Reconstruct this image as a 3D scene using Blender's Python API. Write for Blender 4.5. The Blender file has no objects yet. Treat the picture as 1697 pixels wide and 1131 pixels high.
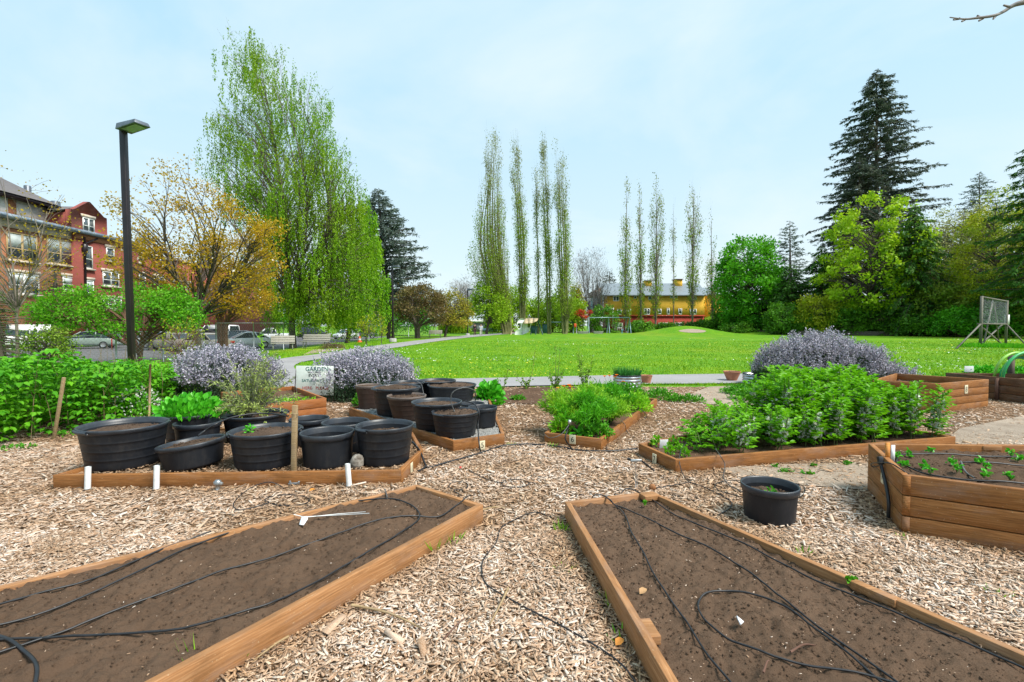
CLOUD0, CLOUD1, CLOUDCOL, SKYSTR, SUNSTR, EXPO = 0.0, 1.0, (4.7, 5.15, 5.25), .1, 3.0, 1.0
VEIL_LOW, VEIL_HIGH = (4.4, 5.15, 5.35), (2.75, 4.5, 5.45)
import bpy, math, random
import numpy as np
from mathutils import Vector, Matrix
RS = np.random.default_rng(11)
random.seed(5)
R = math.radians
scn = bpy.context.scene
COL = scn.collection
PX0, PY0, FPX, CAMH = 848.5, 565.5, 800.0, 1.47
PITCH = math.atan(25.5 / 800)
CAM = np.array([0, 0, CAMH])
_fw = np.array([0, math.cos(PITCH), -math.sin(PITCH)])
_up = np.array([0, math.sin(PITCH), math.cos(PITCH)])
_rt = np.array([1.0, 0, 0])


def ray(px, py):
    return _fw * FPX + _rt * (px - PX0) + _up * (PY0 - py)


def P(px, py, z=0.0):
    d = ray(px, py)
    return CAM + d * ((z - CAMH) / d[2])


def PD(px, py, y):
    d = ray(px, py)
    return CAM + d * (y / d[1])


def sm(a, b, x):
    t = np.clip((np.asarray(x, float) - a) / (b - a), 0, 1)
    return t * t * (3 - 2 * t)


MOUND = (PD(1150, 548, 76.0)[0], 80.0)


def zg(x, y):
    x = np.asarray(x, float); y = np.asarray(y, float)
    z = -0.6 * sm(-12.5, -21, x) * sm(12, 20, y)
    m = 1.45 * np.exp(-(((x - MOUND[0]) / 6.2) ** 2 + ((y - MOUND[1]) / 4.5) ** 2))
    z = z + np.where(m > 0.02, m - 0.02, 0)
    # wooded bank rising behind the timber wall on the right
    s = (x - 44.2) * 0.464 + (y - 74) * 0.886
    z = z + 5.0 * sm(0.4, 36, s) * sm(36, 52, x) * (1 - sm(110, 150, y))
    return z


def G(px, py):
    z = 0.0
    for _ in range(25):
        p = P(px, py, z)
        z = 0.5 * z + 0.5 * float(zg(p[0], p[1]))
    return p


# ------------------------------------------------------------------ mesh builder
class MB:
    def __init__(s):
        s.v = []; s.f = []; s.n = 0; s.ng = []

    def add(s, verts, faces):
        verts = np.asarray(verts, float).reshape(-1, 3)
        s.v.append(verts)
        if len(faces):
            s.f.append(np.asarray(faces, np.int64) + s.n)
        s.n += len(verts)

    def poly(s, verts):
        verts = np.asarray(verts, float).reshape(-1, 3)
        s.v.append(verts); s.ng.append(list(range(s.n, s.n + len(verts)))); s.n += len(verts)

    def box(s, c, size, rz=0.0, M=None):
        x, y, z = [v / 2 for v in size]
        p = np.array([[-x, -y, -z], [x, -y, -z], [x, y, -z], [-x, y, -z], [-x, -y, z], [x, -y, z], [x, y, z], [-x, y, z]])
        if M is not None:
            p = p @ np.array(M).T
        elif rz:
            c_, s_ = math.cos(rz), math.sin(rz)
            p = p @ np.array([[c_, s_, 0], [-s_, c_, 0], [0, 0, 1]])
        s.add(p + np.asarray(c, float), [[0, 3, 2, 1], [4, 5, 6, 7], [0, 1, 5, 4], [1, 2, 6, 5], [2, 3, 7, 6], [3, 0, 4, 7]])

    def bar(s, a, b, w, h=None, up=(0, 0, 1)):
        a = np.asarray(a, float); b = np.asarray(b, float); h = h or w
        d = b - a; L = np.linalg.norm(d); d = d / L
        u = np.asarray(up, float)
        if abs(d @ u) > 0.98:
            u = np.array([0, 1.0, 0])
        y = np.cross(u, d); y /= np.linalg.norm(y); z = np.cross(d, y)
        s.box((a + b) / 2, (L, w, h), M=np.stack([d, y, z], 1))

    def prism(s, poly, z0, z1):
        poly = np.asarray(poly, float); n = len(poly)
        z0 = np.broadcast_to(z0, n); z1 = np.broadcast_to(z1, n)
        v = np.concatenate([np.c_[poly, z0], np.c_[poly, z1]])
        i = np.arange(n); j = (i + 1) % n
        b = s.n
        s.add(v, np.stack([i, j, j + n, i + n], 1))
        s.ng.append([b + k for k in range(n)][::-1]); s.ng.append([b + n + k for k in range(n)])

    def tube(s, pts, rad, k=6, cap=True):
        pts = np.asarray(pts, float); n = len(pts)
        rad = np.broadcast_to(np.asarray(rad, float), n)
        t = np.gradient(pts, axis=0); t /= np.linalg.norm(t, axis=1, keepdims=True) + 1e-12
        ref = np.array([0, 0, 1.0]) if abs(t[:, 2]).mean() < 0.8 else np.array([1.0, 0, 0])
        u = np.cross(t, ref); u /= np.linalg.norm(u, axis=1, keepdims=True) + 1e-12
        w = np.cross(t, u)
        a = np.arange(k) * 2 * math.pi / k
        ring = pts[:, None, :] + rad[:, None, None] * (np.cos(a)[None, :, None] * u[:, None, :] + np.sin(a)[None, :, None] * w[:, None, :])
        i = np.arange(n - 1)[:, None] * k; j = np.arange(k)[None, :]; j2 = (j + 1) % k
        b = s.n
        s.add(ring.reshape(-1, 3), np.stack([i + j, i + j2, i + k + j2, i + k + j], -1).reshape(-1, 4))
        if cap:
            s.ng.append([b + q for q in range(k)]); s.ng.append([b + (n - 1) * k + q for q in range(k)][::-1])

    def lathe(s, prof, c=(0, 0, 0), k=32, M=None, wob=0.0):
        prof = np.asarray(prof, float); n = len(prof)
        a = np.arange(k) * 2 * math.pi / k
        rr = prof[:, 0][:, None] * (1 + wob * np.cos(2 * a + 0.7)[None, :])
        v = np.stack([rr * np.cos(a), rr * np.sin(a), np.repeat(prof[:, 1][:, None], k, 1)], -1).reshape(-1, 3)
        if M is not None:
            v = v @ np.array(M).T
        i = np.arange(n - 1)[:, None] * k; j = np.arange(k)[None, :]; j2 = (j + 1) % k
        s.add(v + np.asarray(c, float), np.stack([i + j, i + j2, i + k + j2, i + k + j], -1).reshape(-1, 4))

    def grid(s, X, Y, Z):
        n, m = X.shape
        i = np.arange(n - 1)[:, None] * m; j = np.arange(m - 1)[None, :]
        s.add(np.stack([X, Y, Z], -1).reshape(-1, 3), np.stack([i + j, i + m + j, i + m + j + 1, i + j + 1], -1).reshape(-1, 4))

    def leaves(s, c, d, nrm, L, W, oval=False, fold=0.25):
        """many leaf blades: base points c, directions d, normals nrm"""
        n = len(c)
        if n == 0:
            return
        L = np.broadcast_to(np.asarray(L, float), n)[:, None]; W = np.broadcast_to(np.asarray(W, float), n)[:, None]
        d = d / (np.linalg.norm(d, axis=1, keepdims=True) + 1e-9)
        w = np.cross(d, nrm); w /= np.linalg.norm(w, axis=1, keepdims=True) + 1e-9
        u = np.cross(w, d)
        if oval:
            v = np.stack([c, c + d * L * .3 + w * W * .5 + u * W * fold, c + d * L * .68 + w * W * .42 + u * W * fold * .8,
                          c + d * L - u * L * .12, c + d * L * .68 - w * W * .42 + u * W * fold * .8, c + d * L * .3 - w * W * .5 + u * W * fold], 1)
            q = np.array([[0, 1, 2, 3], [0, 3, 4, 5]])
            f = (np.arange(n)[:, None, None] * 6 + q[None]).reshape(-1, 4)
        else:
            v = np.stack([c, c + d * L * .45 + w * W * .5 + u * W * fold, c + d * L, c + d * L * .45 - w * W * .5 + u * W * fold], 1)
            f = np.arange(n * 4).reshape(-1, 4)
        s.add(v.reshape(-1, 3), f)

    def build(s, name, mat, parent=None, smooth=False, bevel=0.0, base=None):
        me = bpy.data.meshes.new(name)
        V = np.concatenate(s.v) if s.v else np.zeros((0, 3))
        if base is None:
            base = wloc(parent) if parent is not None else np.zeros(3)
        V = V - np.asarray(base)
        F = np.concatenate(s.f) if s.f else np.zeros((0, 4), int)
        ngl = [len(g) for g in s.ng]
        loops = np.concatenate([F.reshape(-1)] + [np.array(g) for g in s.ng]).astype(np.int32)
        tot = np.concatenate([np.full(len(F), 4), np.array(ngl, int)]).astype(np.int32)
        st = np.concatenate([[0], np.cumsum(tot)[:-1]]).astype(np.int32)
        me.vertices.add(len(V)); me.vertices.foreach_set('co', V.astype(np.float32).ravel())
        me.loops.add(len(loops)); me.loops.foreach_set('vertex_index', loops)
        me.polygons.add(len(tot)); me.polygons.foreach_set('loop_start', st)
        try:
            me.polygons.foreach_set('loop_total', tot)
        except Exception:
            pass
        if smooth:
            me.polygons.foreach_set('use_smooth', np.ones(len(tot), bool))
        me.update(calc_edges=True); me.validate()
        if mat is not None:
            me.materials.append(mat)
        o = bpy.data.objects.new(name, me); COL.objects.link(o)
        if parent is not None:
            o.parent = parent
        elif np.any(np.asarray(base)):
            o.location = Vector(base)
        if bevel:
            b = o.modifiers.new('bevel', 'BEVEL'); b.width = bevel; b.segments = 2; b.limit_method = 'ANGLE'; b.angle_limit = R(50)
        return o


def wloc(o):
    p = np.zeros(3)
    while o is not None:
        p = p + np.array(o.location); o = o.parent
    return p


def tag(o, label, cat, group=None):
    o['label'] = label; o['category'] = cat
    if group: o['group'] = group
    return o


def thing(name, label, cat, loc=(0, 0, 0), group=None):
    o = bpy.data.objects.new(name, None); COL.objects.link(o)
    o.location = Vector([float(q) for q in loc]); o.empty_display_size = 0.1
    return tag(o, label, cat, group)


KIDS = {}


def copy_tree(o, parent=None, label=None):
    c = o.copy(); COL.objects.link(c); c.parent = parent
    for ch in list(o.children):
        copy_tree(ch, c)
    if label: c['label'] = label
    return c


def struct(o):
    o['kind'] = 'structure'; return o


def stuff(o):
    o['kind'] = 'stuff'; return o


def text(body, size, mat, parent, M, name='lettering', thick=0.0006, off=0.0):
    cu = bpy.data.curves.new(name, 'FONT'); cu.body = body; cu.size = size; cu.extrude = thick; cu.offset = off
    cu.align_x = 'CENTER'; cu.align_y = 'CENTER'
    t = bpy.data.objects.new('tmp_text', cu); COL.objects.link(t)
    dg = bpy.context.evaluated_depsgraph_get(); dg.update()
    me = bpy.data.meshes.new_from_object(t.evaluated_get(dg)); me.name = name
    bpy.data.objects.remove(t); bpy.data.curves.remove(cu)
    me.materials.clear(); me.materials.append(mat)
    o = bpy.data.objects.new(name, me); COL.objects.link(o); o.parent = parent
    M = Matrix(M); M.translation -= Vector(wloc(parent)); o.matrix_local = M
    return o


def frame_on(p, right, up=(0, 0, 1)):
    """matrix whose x runs along right, y along up, z out of the face"""
    x = Vector(right).normalized(); y = Vector(up); y = (y - x * y.dot(x)).normalized(); z = x.cross(y)
    M = Matrix((x, y, z)).transposed().to_4x4(); M.translation = Vector(p); return M


def rdir(n, rs=None):
    rs = rs or RS
    v = rs.normal(size=(n, 3)); return v / np.linalg.norm(v, axis=1, keepdims=True)


# cheap value noise for geometry
_perm = np.random.default_rng(3).random((64, 64))


def vnoise(x, y, s=1.0):
    x = np.asarray(x) * s + 100.0; y = np.asarray(y) * s + 100.0
    xi = np.floor(x).astype(int); yi = np.floor(y).astype(int); fx = x - xi; fy = y - yi
    fx = fx * fx * (3 - 2 * fx); fy = fy * fy * (3 - 2 * fy)
    a = _perm[xi % 64, yi % 64]; b = _perm[(xi + 1) % 64, yi % 64]; c = _perm[xi % 64, (yi + 1) % 64]; d = _perm[(xi + 1) % 64, (yi + 1) % 64]
    return (a * (1 - fx) + b * fx) * (1 - fy) + (c * (1 - fx) + d * fx) * fy


def inpoly(x, y, poly):
    x = np.asarray(x); y = np.asarray(y); r = np.zeros(x.shape, bool); n = len(poly)
    for i in range(n):
        x1, y1 = poly[i][:2]; x2, y2 = poly[(i + 1) % n][:2]
        c = ((y1 > y) != (y2 > y)) & (x < (x2 - x1) * (y - y1) / (y2 - y1 + 1e-12) + x1)
        r ^= c
    return r


def spline(pts, n=12):
    """Catmull-Rom through points"""
    p = np.asarray(pts, float); p = np.concatenate([[2 * p[0] - p[1]], p, [2 * p[-1] - p[-2]]])
    out = []
    for i in range(1, len(p) - 2):
        t = np.linspace(0, 1, n, endpoint=False)[:, None]
        a, b, c, d = p[i - 1], p[i], p[i + 1], p[i + 2]
        out.append(.5 * (2 * b + (c - a) * t + (2 * a - 5 * b + 4 * c - d) * t ** 2 + (3 * b - a - 3 * c + d) * t ** 3))
    out.append(p[-2][None]); return np.concatenate(out)


# ------------------------------------------------------------------ materials
class NT:
    def __init__(s, m):
        s.t = m.node_tree; s.t.nodes.clear()

    def n(s, ty, **kw):
        nd = s.t.nodes.new(ty)
        for k, v in kw.items():
            if k in nd.inputs: nd.inputs[k].default_value = v
            else: setattr(nd, k, v)
        return nd

    def l(s, a, b): s.t.links.new(a, b)


def c4(c): return (c[0], c[1], c[2], 1.0)


def ramp(nt, fac, cols, pos=None, interp='LINEAR'):
    r = nt.n('ShaderNodeValToRGB'); r.color_ramp.interpolation = interp
    e = r.color_ramp.elements; n = len(cols); pos = pos or [i / (n - 1) for i in range(n)]
    while len(e) < n: e.new(0.5)
    for i in range(n): e[i].position = pos[i]; e[i].color = c4(cols[i])
    nt.l(fac, r.inputs[0]); return r.outputs[0]


def mixc(nt, fac, a, b, mode='MIX'):
    m = nt.n('ShaderNodeMix', data_type='RGBA', blend_type=mode)
    for sock, val in ((m.inputs[0], fac), (m.inputs[6], a), (m.inputs[7], b)):
        if hasattr(val, 'links'): nt.l(val, sock)
        else: sock.default_value = val if isinstance(val, (int, float)) else c4(val)
    return m.outputs[2]


def noise(nt, vec, scale, detail=4, rough=0.6, dist=0.0):
    n = nt.n('ShaderNodeTexNoise'); n.inputs['Scale'].default_value = scale; n.inputs['Detail'].default_value = detail
    n.inputs['Roughness'].default_value = rough; n.inputs['Distortion'].default_value = dist
    if vec is not None: nt.l(vec, n.inputs['Vector'])
    return n.outputs[0]


def mapping(nt, vec, scale=(1, 1, 1), loc=(0, 0, 0)):
    m = nt.n('ShaderNodeMapping'); m.inputs['Scale'].default_value = scale; m.inputs['Location'].default_value = loc
    nt.l(vec, m.inputs['Vector']); return m.outputs[0]


def bump(nt, h, strength=0.3, dist=0.01):
    b = nt.n('ShaderNodeBump'); b.inputs['Strength'].default_value = strength; b.inputs['Distance'].default_value = dist
    nt.l(h, b.inputs['Height']); return b.outputs[0]


def newmat(name):
    m = bpy.data.materials.new(name); m.use_nodes = True
    nt = NT(m); out = nt.n('ShaderNodeOutputMaterial'); p = nt.n('ShaderNodeBsdfPrincipled'); nt.l(p.outputs[0], out.inputs[0])
    tc = nt.n('ShaderNodeTexCoord')
    return m, nt, p, tc, out


def simple(name, col, rough=0.6, metal=0.0, var=0.12, scale=8.0, bmp=0.0, spec=0.5, col2=None, coat=0.0):
    m, nt, p, tc, out = newmat(name)
    dust = name in ('black_plastic', 'rim_plastic', 'brown_plastic')
    f = noise(nt, tc.outputs['Object'], scale)
    c2 = col2 or tuple(min(1, x * (1 + 2 * var)) for x in col)
    c1 = tuple(x * (1 - 2 * var) for x in col) if col2 is None else col
    cc = ramp(nt, f, [c1, c2], [0.3, 0.7])
    if dust:   # dried splashes and scuffs
        oi = nt.n('ShaderNodeObjectInfo'); va = nt.n('ShaderNodeVectorMath', operation='ADD'); nt.l(tc.outputs['Object'], va.inputs[0]); nt.l(oi.outputs['Location'], va.inputs[1])
        d1 = noise(nt, mapping(nt, va.outputs[0], (1, 1, .45)), 9, 6, .72)
        mr = nt.n('ShaderNodeMapRange'); mr.inputs[1].default_value = .5; mr.inputs[2].default_value = .78; mr.inputs[4].default_value = .3; nt.l(d1, mr.inputs[0]); cc = mixc(nt, mr.outputs[0], cc, (.085, .075, .066))
        d2 = noise(nt, va.outputs[0], 55, 2, .5)
        mr = nt.n('ShaderNodeMapRange'); mr.inputs[1].default_value = .7; mr.inputs[2].default_value = .78; mr.inputs[4].default_value = .25; nt.l(d2, mr.inputs[0]); cc = mixc(nt, mr.outputs[0], cc, (.2, .17, .14))
    nt.l(cc, p.inputs['Base Color'])
    p.inputs['Roughness'].default_value = rough; p.inputs['Metallic'].default_value = metal
    p.inputs['Specular IOR Level'].default_value = spec
    if coat: p.inputs['Coat Weight'].default_value = coat
    if bmp: nt.l(bump(nt, noise(nt, tc.outputs['Object'], scale * 6), bmp, 0.005), p.inputs['Normal'])
    return m


def leafmat(name, cols, trans=0.35, nscale=0.6, rough=0.55, shift=None, spec=0.3):
    """leaf blades: every blade its own tint, clumps of younger and older leaves"""
    m, nt, p, tc, out = newmat(name)
    k = (1.55, 1.5, .8) if name.rsplit('_', 1)[-1] in ('leaf', 'dark', 'light', 'green', 'blade', 'bud') else (1, 1, 1)
    cols = [tuple(a * b for a, b in zip(c, k)) for c in cols]
    if shift: shift = tuple(a * b for a, b in zip(shift, k))
    g = nt.n('ShaderNodeNewGeometry')
    c = ramp(nt, g.outputs['Random Per Island'], cols)
    f = noise(nt, tc.outputs['Object'], nscale, 3)
    s = shift or tuple(min(1, x * 1.35) for x in cols[-1])
    mr = nt.n('ShaderNodeMapRange'); mr.inputs[1].default_value = .42; mr.inputs[2].default_value = .68; mr.inputs[4].default_value = .75
    nt.l(f, mr.inputs[0])
    c = mixc(nt, mr.outputs[0], c, s)
    nt.l(c, p.inputs['Base Color']); p.inputs['Roughness'].default_value = rough; p.inputs['Specular IOR Level'].default_value = spec
    if trans:
        t = nt.n('ShaderNodeBsdfTranslucent'); nt.l(c, t.inputs[0])
        mx = nt.n('ShaderNodeMixShader'); mx.inputs[0].default_value = trans
        nt.l(p.outputs[0], mx.inputs[1]); nt.l(t.outputs[0], mx.inputs[2]); nt.l(mx.outputs[0], out.inputs[0])
    return m


def woodmat(name, dark, mid, light, rough=0.7, stain=0.65):
    m, nt, p, tc, out = newmat(name)
    oi = nt.n('ShaderNodeObjectInfo')
    va = nt.n('ShaderNodeVectorMath', operation='ADD'); nt.l(tc.outputs['Object'], va.inputs[0])
    vm = nt.n('ShaderNodeVectorMath', operation='SCALE'); nt.l(oi.outputs['Random'], vm.inputs['Scale']); vm.inputs[0].default_value = (37, 11, 23)
    nt.l(vm.outputs[0], va.inputs[1])
    v = va.outputs[0]
    g = noise(nt, mapping(nt, v, (1.6, 26, 26)), 2.2, 6, 0.62, 1.2)
    c = ramp(nt, g, [dark, mid, light], [0.3, 0.5, 0.72])
    w = nt.n('ShaderNodeTexWave', wave_type='BANDS', bands_direction='Z'); w.inputs['Scale'].default_value = 5; w.inputs['Distortion'].default_value = 9; w.inputs['Detail'].default_value = 3
    nt.l(mapping(nt, v, (.5, 4, 4)), w.inputs[0])
    mr0 = nt.n('ShaderNodeMath', operation='MULTIPLY'); mr0.inputs[1].default_value = 0.35; nt.l(w.outputs[1], mr0.inputs[0])
    c = mixc(nt, mr0.outputs[0], c, tuple(x * .72 for x in dark), 'MIX')
    st = noise(nt, mapping(nt, v, (2.2, 5, 5)), 1.7, 4, 0.65)
    mr = nt.n('ShaderNodeMapRange'); mr.inputs[1].default_value = .5; mr.inputs[2].default_value = .75; mr.inputs[4].default_value = stain; nt.l(st, mr.inputs[0])
    c = mixc(nt, mr.outputs[0], c, (dark[0] * .55, dark[1] * .6, dark[2] * .7))
    we = noise(nt, mapping(nt, v, (1.1, 3, 3)), 2.6, 5, .7)
    mr1 = nt.n('ShaderNodeMapRange'); mr1.inputs[1].default_value = .5; mr1.inputs[2].default_value = .7; mr1.inputs[4].default_value = .5; nt.l(we, mr1.inputs[0])
    c = mixc(nt, mr1.outputs[0], c, tuple(x * .55 + .11 for x in mid))
    fl = noise(nt, v, 90, 2, .5)
    mr2 = nt.n('ShaderNodeMapRange'); mr2.inputs[1].default_value = .68; mr2.inputs[2].default_value = .76; mr2.inputs[4].default_value = .55; nt.l(fl, mr2.inputs[0])
    c = mixc(nt, mr2.outputs[0], c, (.5, .4, .26))
    nt.l(c, p.inputs['Base Color']); p.inputs['Roughness'].default_value = rough; p.inputs['Specular IOR Level'].default_value = .25
    nt.l(bump(nt, g, 0.35, 0.004), p.inputs['Normal'])
    return m


MAT = {}
MAT['black_plastic'] = simple('black_plastic', (.0055, .007, .0105), .5, var=.25, scale=5, col2=(.012, .0145, .02), bmp=.04, spec=.4)
MAT['rim_plastic'] = simple('rim_plastic', (.024, .029, .038), .4, var=.2, scale=9, bmp=.03, spec=.5)
MAT['brown_plastic'] = simple('brown_plastic', (.03, .014, .009), .6, scale=6, col2=(.05, .028, .02))
MAT['taupe_rim'] = simple('taupe_rim', (.13, .1, .085), .6)
MAT['terracotta'] = simple('terracotta', (.36, .13, .07), .8, col2=(.5, .22, .13), scale=7, bmp=.1)
MAT['bed_wood'] = woodmat('bed_wood', (.19, .075, .02), (.3, .122, .034), (.42, .2, .072))
MAT['bed_wood_pale'] = woodmat('bed_wood_pale', (.25, .115, .042), (.36, .172, .07), (.48, .262, .125))
MAT['bed_wood_orange'] = woodmat('bed_wood_orange', (.22, .075, .02), (.34, .12, .035), (.42, .18, .06))
MAT['orange_wood'] = woodmat('orange_wood', (.5, .17, .03), (.6, .24, .05), (.68, .33, .1), stain=.1)
MAT['bed_wood_dark'] = woodmat('bed_wood_dark', (.085, .04, .02), (.15, .07, .03), (.23, .115, .055))
MAT['stake_wood'] = woodmat('stake_wood', (.24, .16, .08), (.36, .25, .13), (.46, .35, .2), stain=.2)
MAT['grey_wood'] = woodmat('grey_wood', (.09, .08, .062), (.16, .145, .12), (.25, .235, .2), stain=.3)
MAT['wall_timber'] = woodmat('wall_timber', (.07, .055, .04), (.13, .105, .08), (.22, .18, .14), stain=.5)
MAT['hose'] = simple('hose', (.012, .012, .014), .45, var=.2, scale=20)
MAT['grey_hose'] = simple('grey_hose', (.08, .08, .08), .45, var=.2, scale=20)
MAT['pvc'] = simple('pvc', (.74, .75, .74), .4, var=.05, scale=14)
MAT['grey_metal'] = simple('grey_metal', (.42, .44, .45), .4, .85, scale=14)
MAT['steel_pipe'] = simple('steel_pipe', (.28, .31, .33), .45, .6, scale=10)
MAT['corrugated'] = simple('corrugated', (.5, .53, .56), .32, .9, scale=9, var=.15)
MAT['lamp_metal'] = simple('lamp_metal', (.012, .006, .008), .4, 0, var=.2, scale=4, spec=.5)
MAT['lamp_head'] = simple('lamp_head', (.11, .13, .16), .4, .3, scale=5)
MAT['lens'] = simple('lens', (.3, .33, .36), .2, scale=5)
MAT['plate'] = simple('plate', (.66, .6, .42), .5, var=.06)
MAT['ink'] = simple('ink', (.01, .01, .01), .6)
MAT['ink_green'] = simple('ink_green', (.005, .12, .11), .6)
MAT['ink_red'] = simple('ink_red', (.42, .03, .02), .6)
MAT['sign_white'] = simple('sign_white', (.74, .79, .72), .5, var=.05)
MAT['paper'] = simple('paper', (.75, .75, .77), .6, var=.06, scale=20)
MAT['bark'] = simple('bark', (.055, .042, .032), .9, scale=3, col2=(.14, .11, .085), bmp=.5)
MAT['bark_light'] = simple('bark_light', (.12, .095, .075), .9, scale=3, col2=(.25, .21, .17), bmp=.4)
MAT['bark_green'] = simple('bark_green', (.1, .11, .03), .9, scale=1.2, col2=(.22, .21, .09), bmp=.4)
MAT['bark_red'] = simple('bark_red', (.09, .042, .026), .9, scale=3, col2=(.18, .09, .06), bmp=.4)
MAT['bark_grey'] = simple('bark_grey', (.15, .13, .13), .9, scale=3, col2=(.27, .25, .25), bmp=.2)
MAT['stem'] = simple('stem', (.13, .18, .05), .7, scale=12)
MAT['cane'] = simple('cane', (.17, .13, .06), .8, scale=12)
MAT['concrete'] = simple('concrete', (.33, .33, .3), .85, scale=6, bmp=.2)
MAT['gravel_fill'] = simple('gravel_fill', (.13, .13, .125), .9, scale=90, col2=(.4, .39, .37), bmp=.9)
MAT['asphalt'] = simple('asphalt', (.085, .082, .085), .9, scale=2, col2=(.15, .145, .15), bmp=.2)
MAT['glass'] = simple('glass', (.025, .032, .04), .06, var=.2, scale=1, spec=.9)
MAT['pane'] = simple('pane', (.05, .065, .075), .08, var=.3, scale=.7, spec=.9)
MAT['blind'] = simple('blind', (.5, .55, .55), .5, var=.08, scale=2)
MAT['tyre'] = simple('tyre', (.015, .015, .016), .8)
MAT['alloy'] = simple('alloy', (.5, .5, .51), .3, .8)
MAT['white_trim'] = simple('white_trim', (.68, .69, .67), .5, var=.05, scale=3)
MAT['red_lens'] = simple('red_lens', (.42, .012, .012), .2, spec=.8)
MAT['clear_lens'] = simple('clear_lens', (.62, .64, .66), .12, spec=.9)
MAT['teal_metal'] = simple('teal_metal', (.012, .06, .055), .4, .2)
MAT['swing_blue'] = simple('swing_blue', (.17, .26, .29), .4, .3)
MAT['white_panel'] = simple('white_panel', (.82, .83, .82), .45, var=.03, scale=1.5)
MAT['tan_panel'] = simple('tan_panel', (.46, .35, .21), .6, scale=2)
MAT['orange_plastic'] = simple('orange_plastic', (.75, .1, .015), .5)
MAT['red_paint'] = simple('red_paint', (.5, .025, .02), .5)
MAT['bench_slat'] = woodmat('bench_slat', (.24, .22, .18), (.36, .34, .29), (.48, .46, .41), stain=.25)
MAT['skin'] = simple('skin', (.42, .24, .17), .6, var=.05)
# ================================================================== ground
def m_lawn():
    m, nt, p, tc, out = newmat('lawn_grass')
    v = tc.outputs['Object']
    a = noise(nt, mapping(nt, v, (1, .45, 1)), .55, 6, .68)
    b = noise(nt, mapping(nt, v, (1, .5, 1)), 5.5, 5, .7)
    c = ramp(nt, a, [(.045, .17, .003), (.1, .245, .004), (.19, .3, .008)], [.34, .5, .66])
    c2 = ramp(nt, b, [(.04, .155, .003), (.095, .235, .004), (.21, .3, .01)], [.33, .52, .72])
    c = mixc(nt, .5, c, c2)
    dr = noise(nt, mapping(nt, v, (1, .35, 1)), .16, 4, .6); mr = nt.n('ShaderNodeMapRange'); mr.inputs[1].default_value = .52; mr.inputs[2].default_value = .72; mr.inputs[4].default_value = .65; nt.l(dr, mr.inputs[0]); c = mixc(nt, mr.outputs[0], c, (.23, .27, .015))
    nt.l(c, p.inputs['Base Color']); p.inputs['Roughness'].default_value = .85; p.inputs['Specular IOR Level'].default_value = .15
    nt.l(bump(nt, b, .8, .06), p.inputs['Normal'])
    return m


def m_mulch():
    m, nt, p, tc, out = newmat('mulch_base')
    v = tc.outputs['Object']
    a = noise(nt, v, 46, 5, .75); b = noise(nt, v, .9, 4, .6)
    c = ramp(nt, a, [(.07, .038, .02), (.2, .115, .06), (.42, .3, .2)], [.3, .5, .72])
    mr = nt.n('ShaderNodeMapRange'); mr.inputs[1].default_value = .45; mr.inputs[2].default_value = .65; mr.inputs[4].default_value = .6; nt.l(b, mr.inputs[0])
    c = mixc(nt, mr.outputs[0], c, (.14, .075, .035))
    nt.l(c, p.inputs['Base Color']); p.inputs['Roughness'].default_value = .95; p.inputs['Specular IOR Level'].default_value = .1
    nt.l(bump(nt, a, 1, .03), p.inputs['Normal'])
    return m


def m_soil(name, d, l, sc=60):
    m, nt, p, tc, out = newmat(name)
    g = nt.n('ShaderNodeNewGeometry'); v = tc.outputs['Object']
    a = noise(nt, v, sc, 5, .75); b = noise(nt, v, 3.2, 4, .6)
    c = ramp(nt, a, [d, tuple((x + y) / 2 for x, y in zip(d, l)), l], [.3, .52, .72])
    c = mixc(nt, .5, c, ramp(nt, b, [tuple(x * .75 for x in d), tuple(x * .95 for x in l)], [.3, .7]))
    sp = noise(nt, v, sc * 3.2, 2, .5)
    mr = nt.n('ShaderNodeMapRange'); mr.inputs[1].default_value = .7; mr.inputs[2].default_value = .75; mr.inputs[4].default_value = .6; nt.l(sp, mr.inputs[0])
    c = mixc(nt, mr.outputs[0], c, (.34, .24, .17))
    if name == 'soil': c = mixc(nt, .3, c, ramp(nt, g.outputs['Random Per Island'], [tuple((x + y) * .42 for x, y in zip(d, l)), tuple((x + y) * .55 for x, y in zip(d, l)), tuple(x * 1.25 for x in l)]))
    nt.l(c, p.inputs['Base Color']); p.inputs['Roughness'].default_value = .97; p.inputs['Specular IOR Level'].default_value = .1
    nt.l(bump(nt, a, .9, .012), p.inputs['Normal'])
    return m


def m_path():
    m, nt, p, tc, out = newmat('path_paving')
    v = tc.outputs['Object']
    a = noise(nt, v, .8, 5, .65); b = noise(nt, v, 60, 3, .7)
    c = ramp(nt, a, [(.22, .21, .215), (.27, .26, .262), (.32, .31, .31)], [.3, .5, .7])
    c = mixc(nt, .35, c, ramp(nt, b, [(.16, .15, .15), (.38, .36, .36)], [.35, .7]))
    nt.l(c, p.inputs['Base Color']); p.inputs['Roughness'].default_value = .9
    return m


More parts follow.
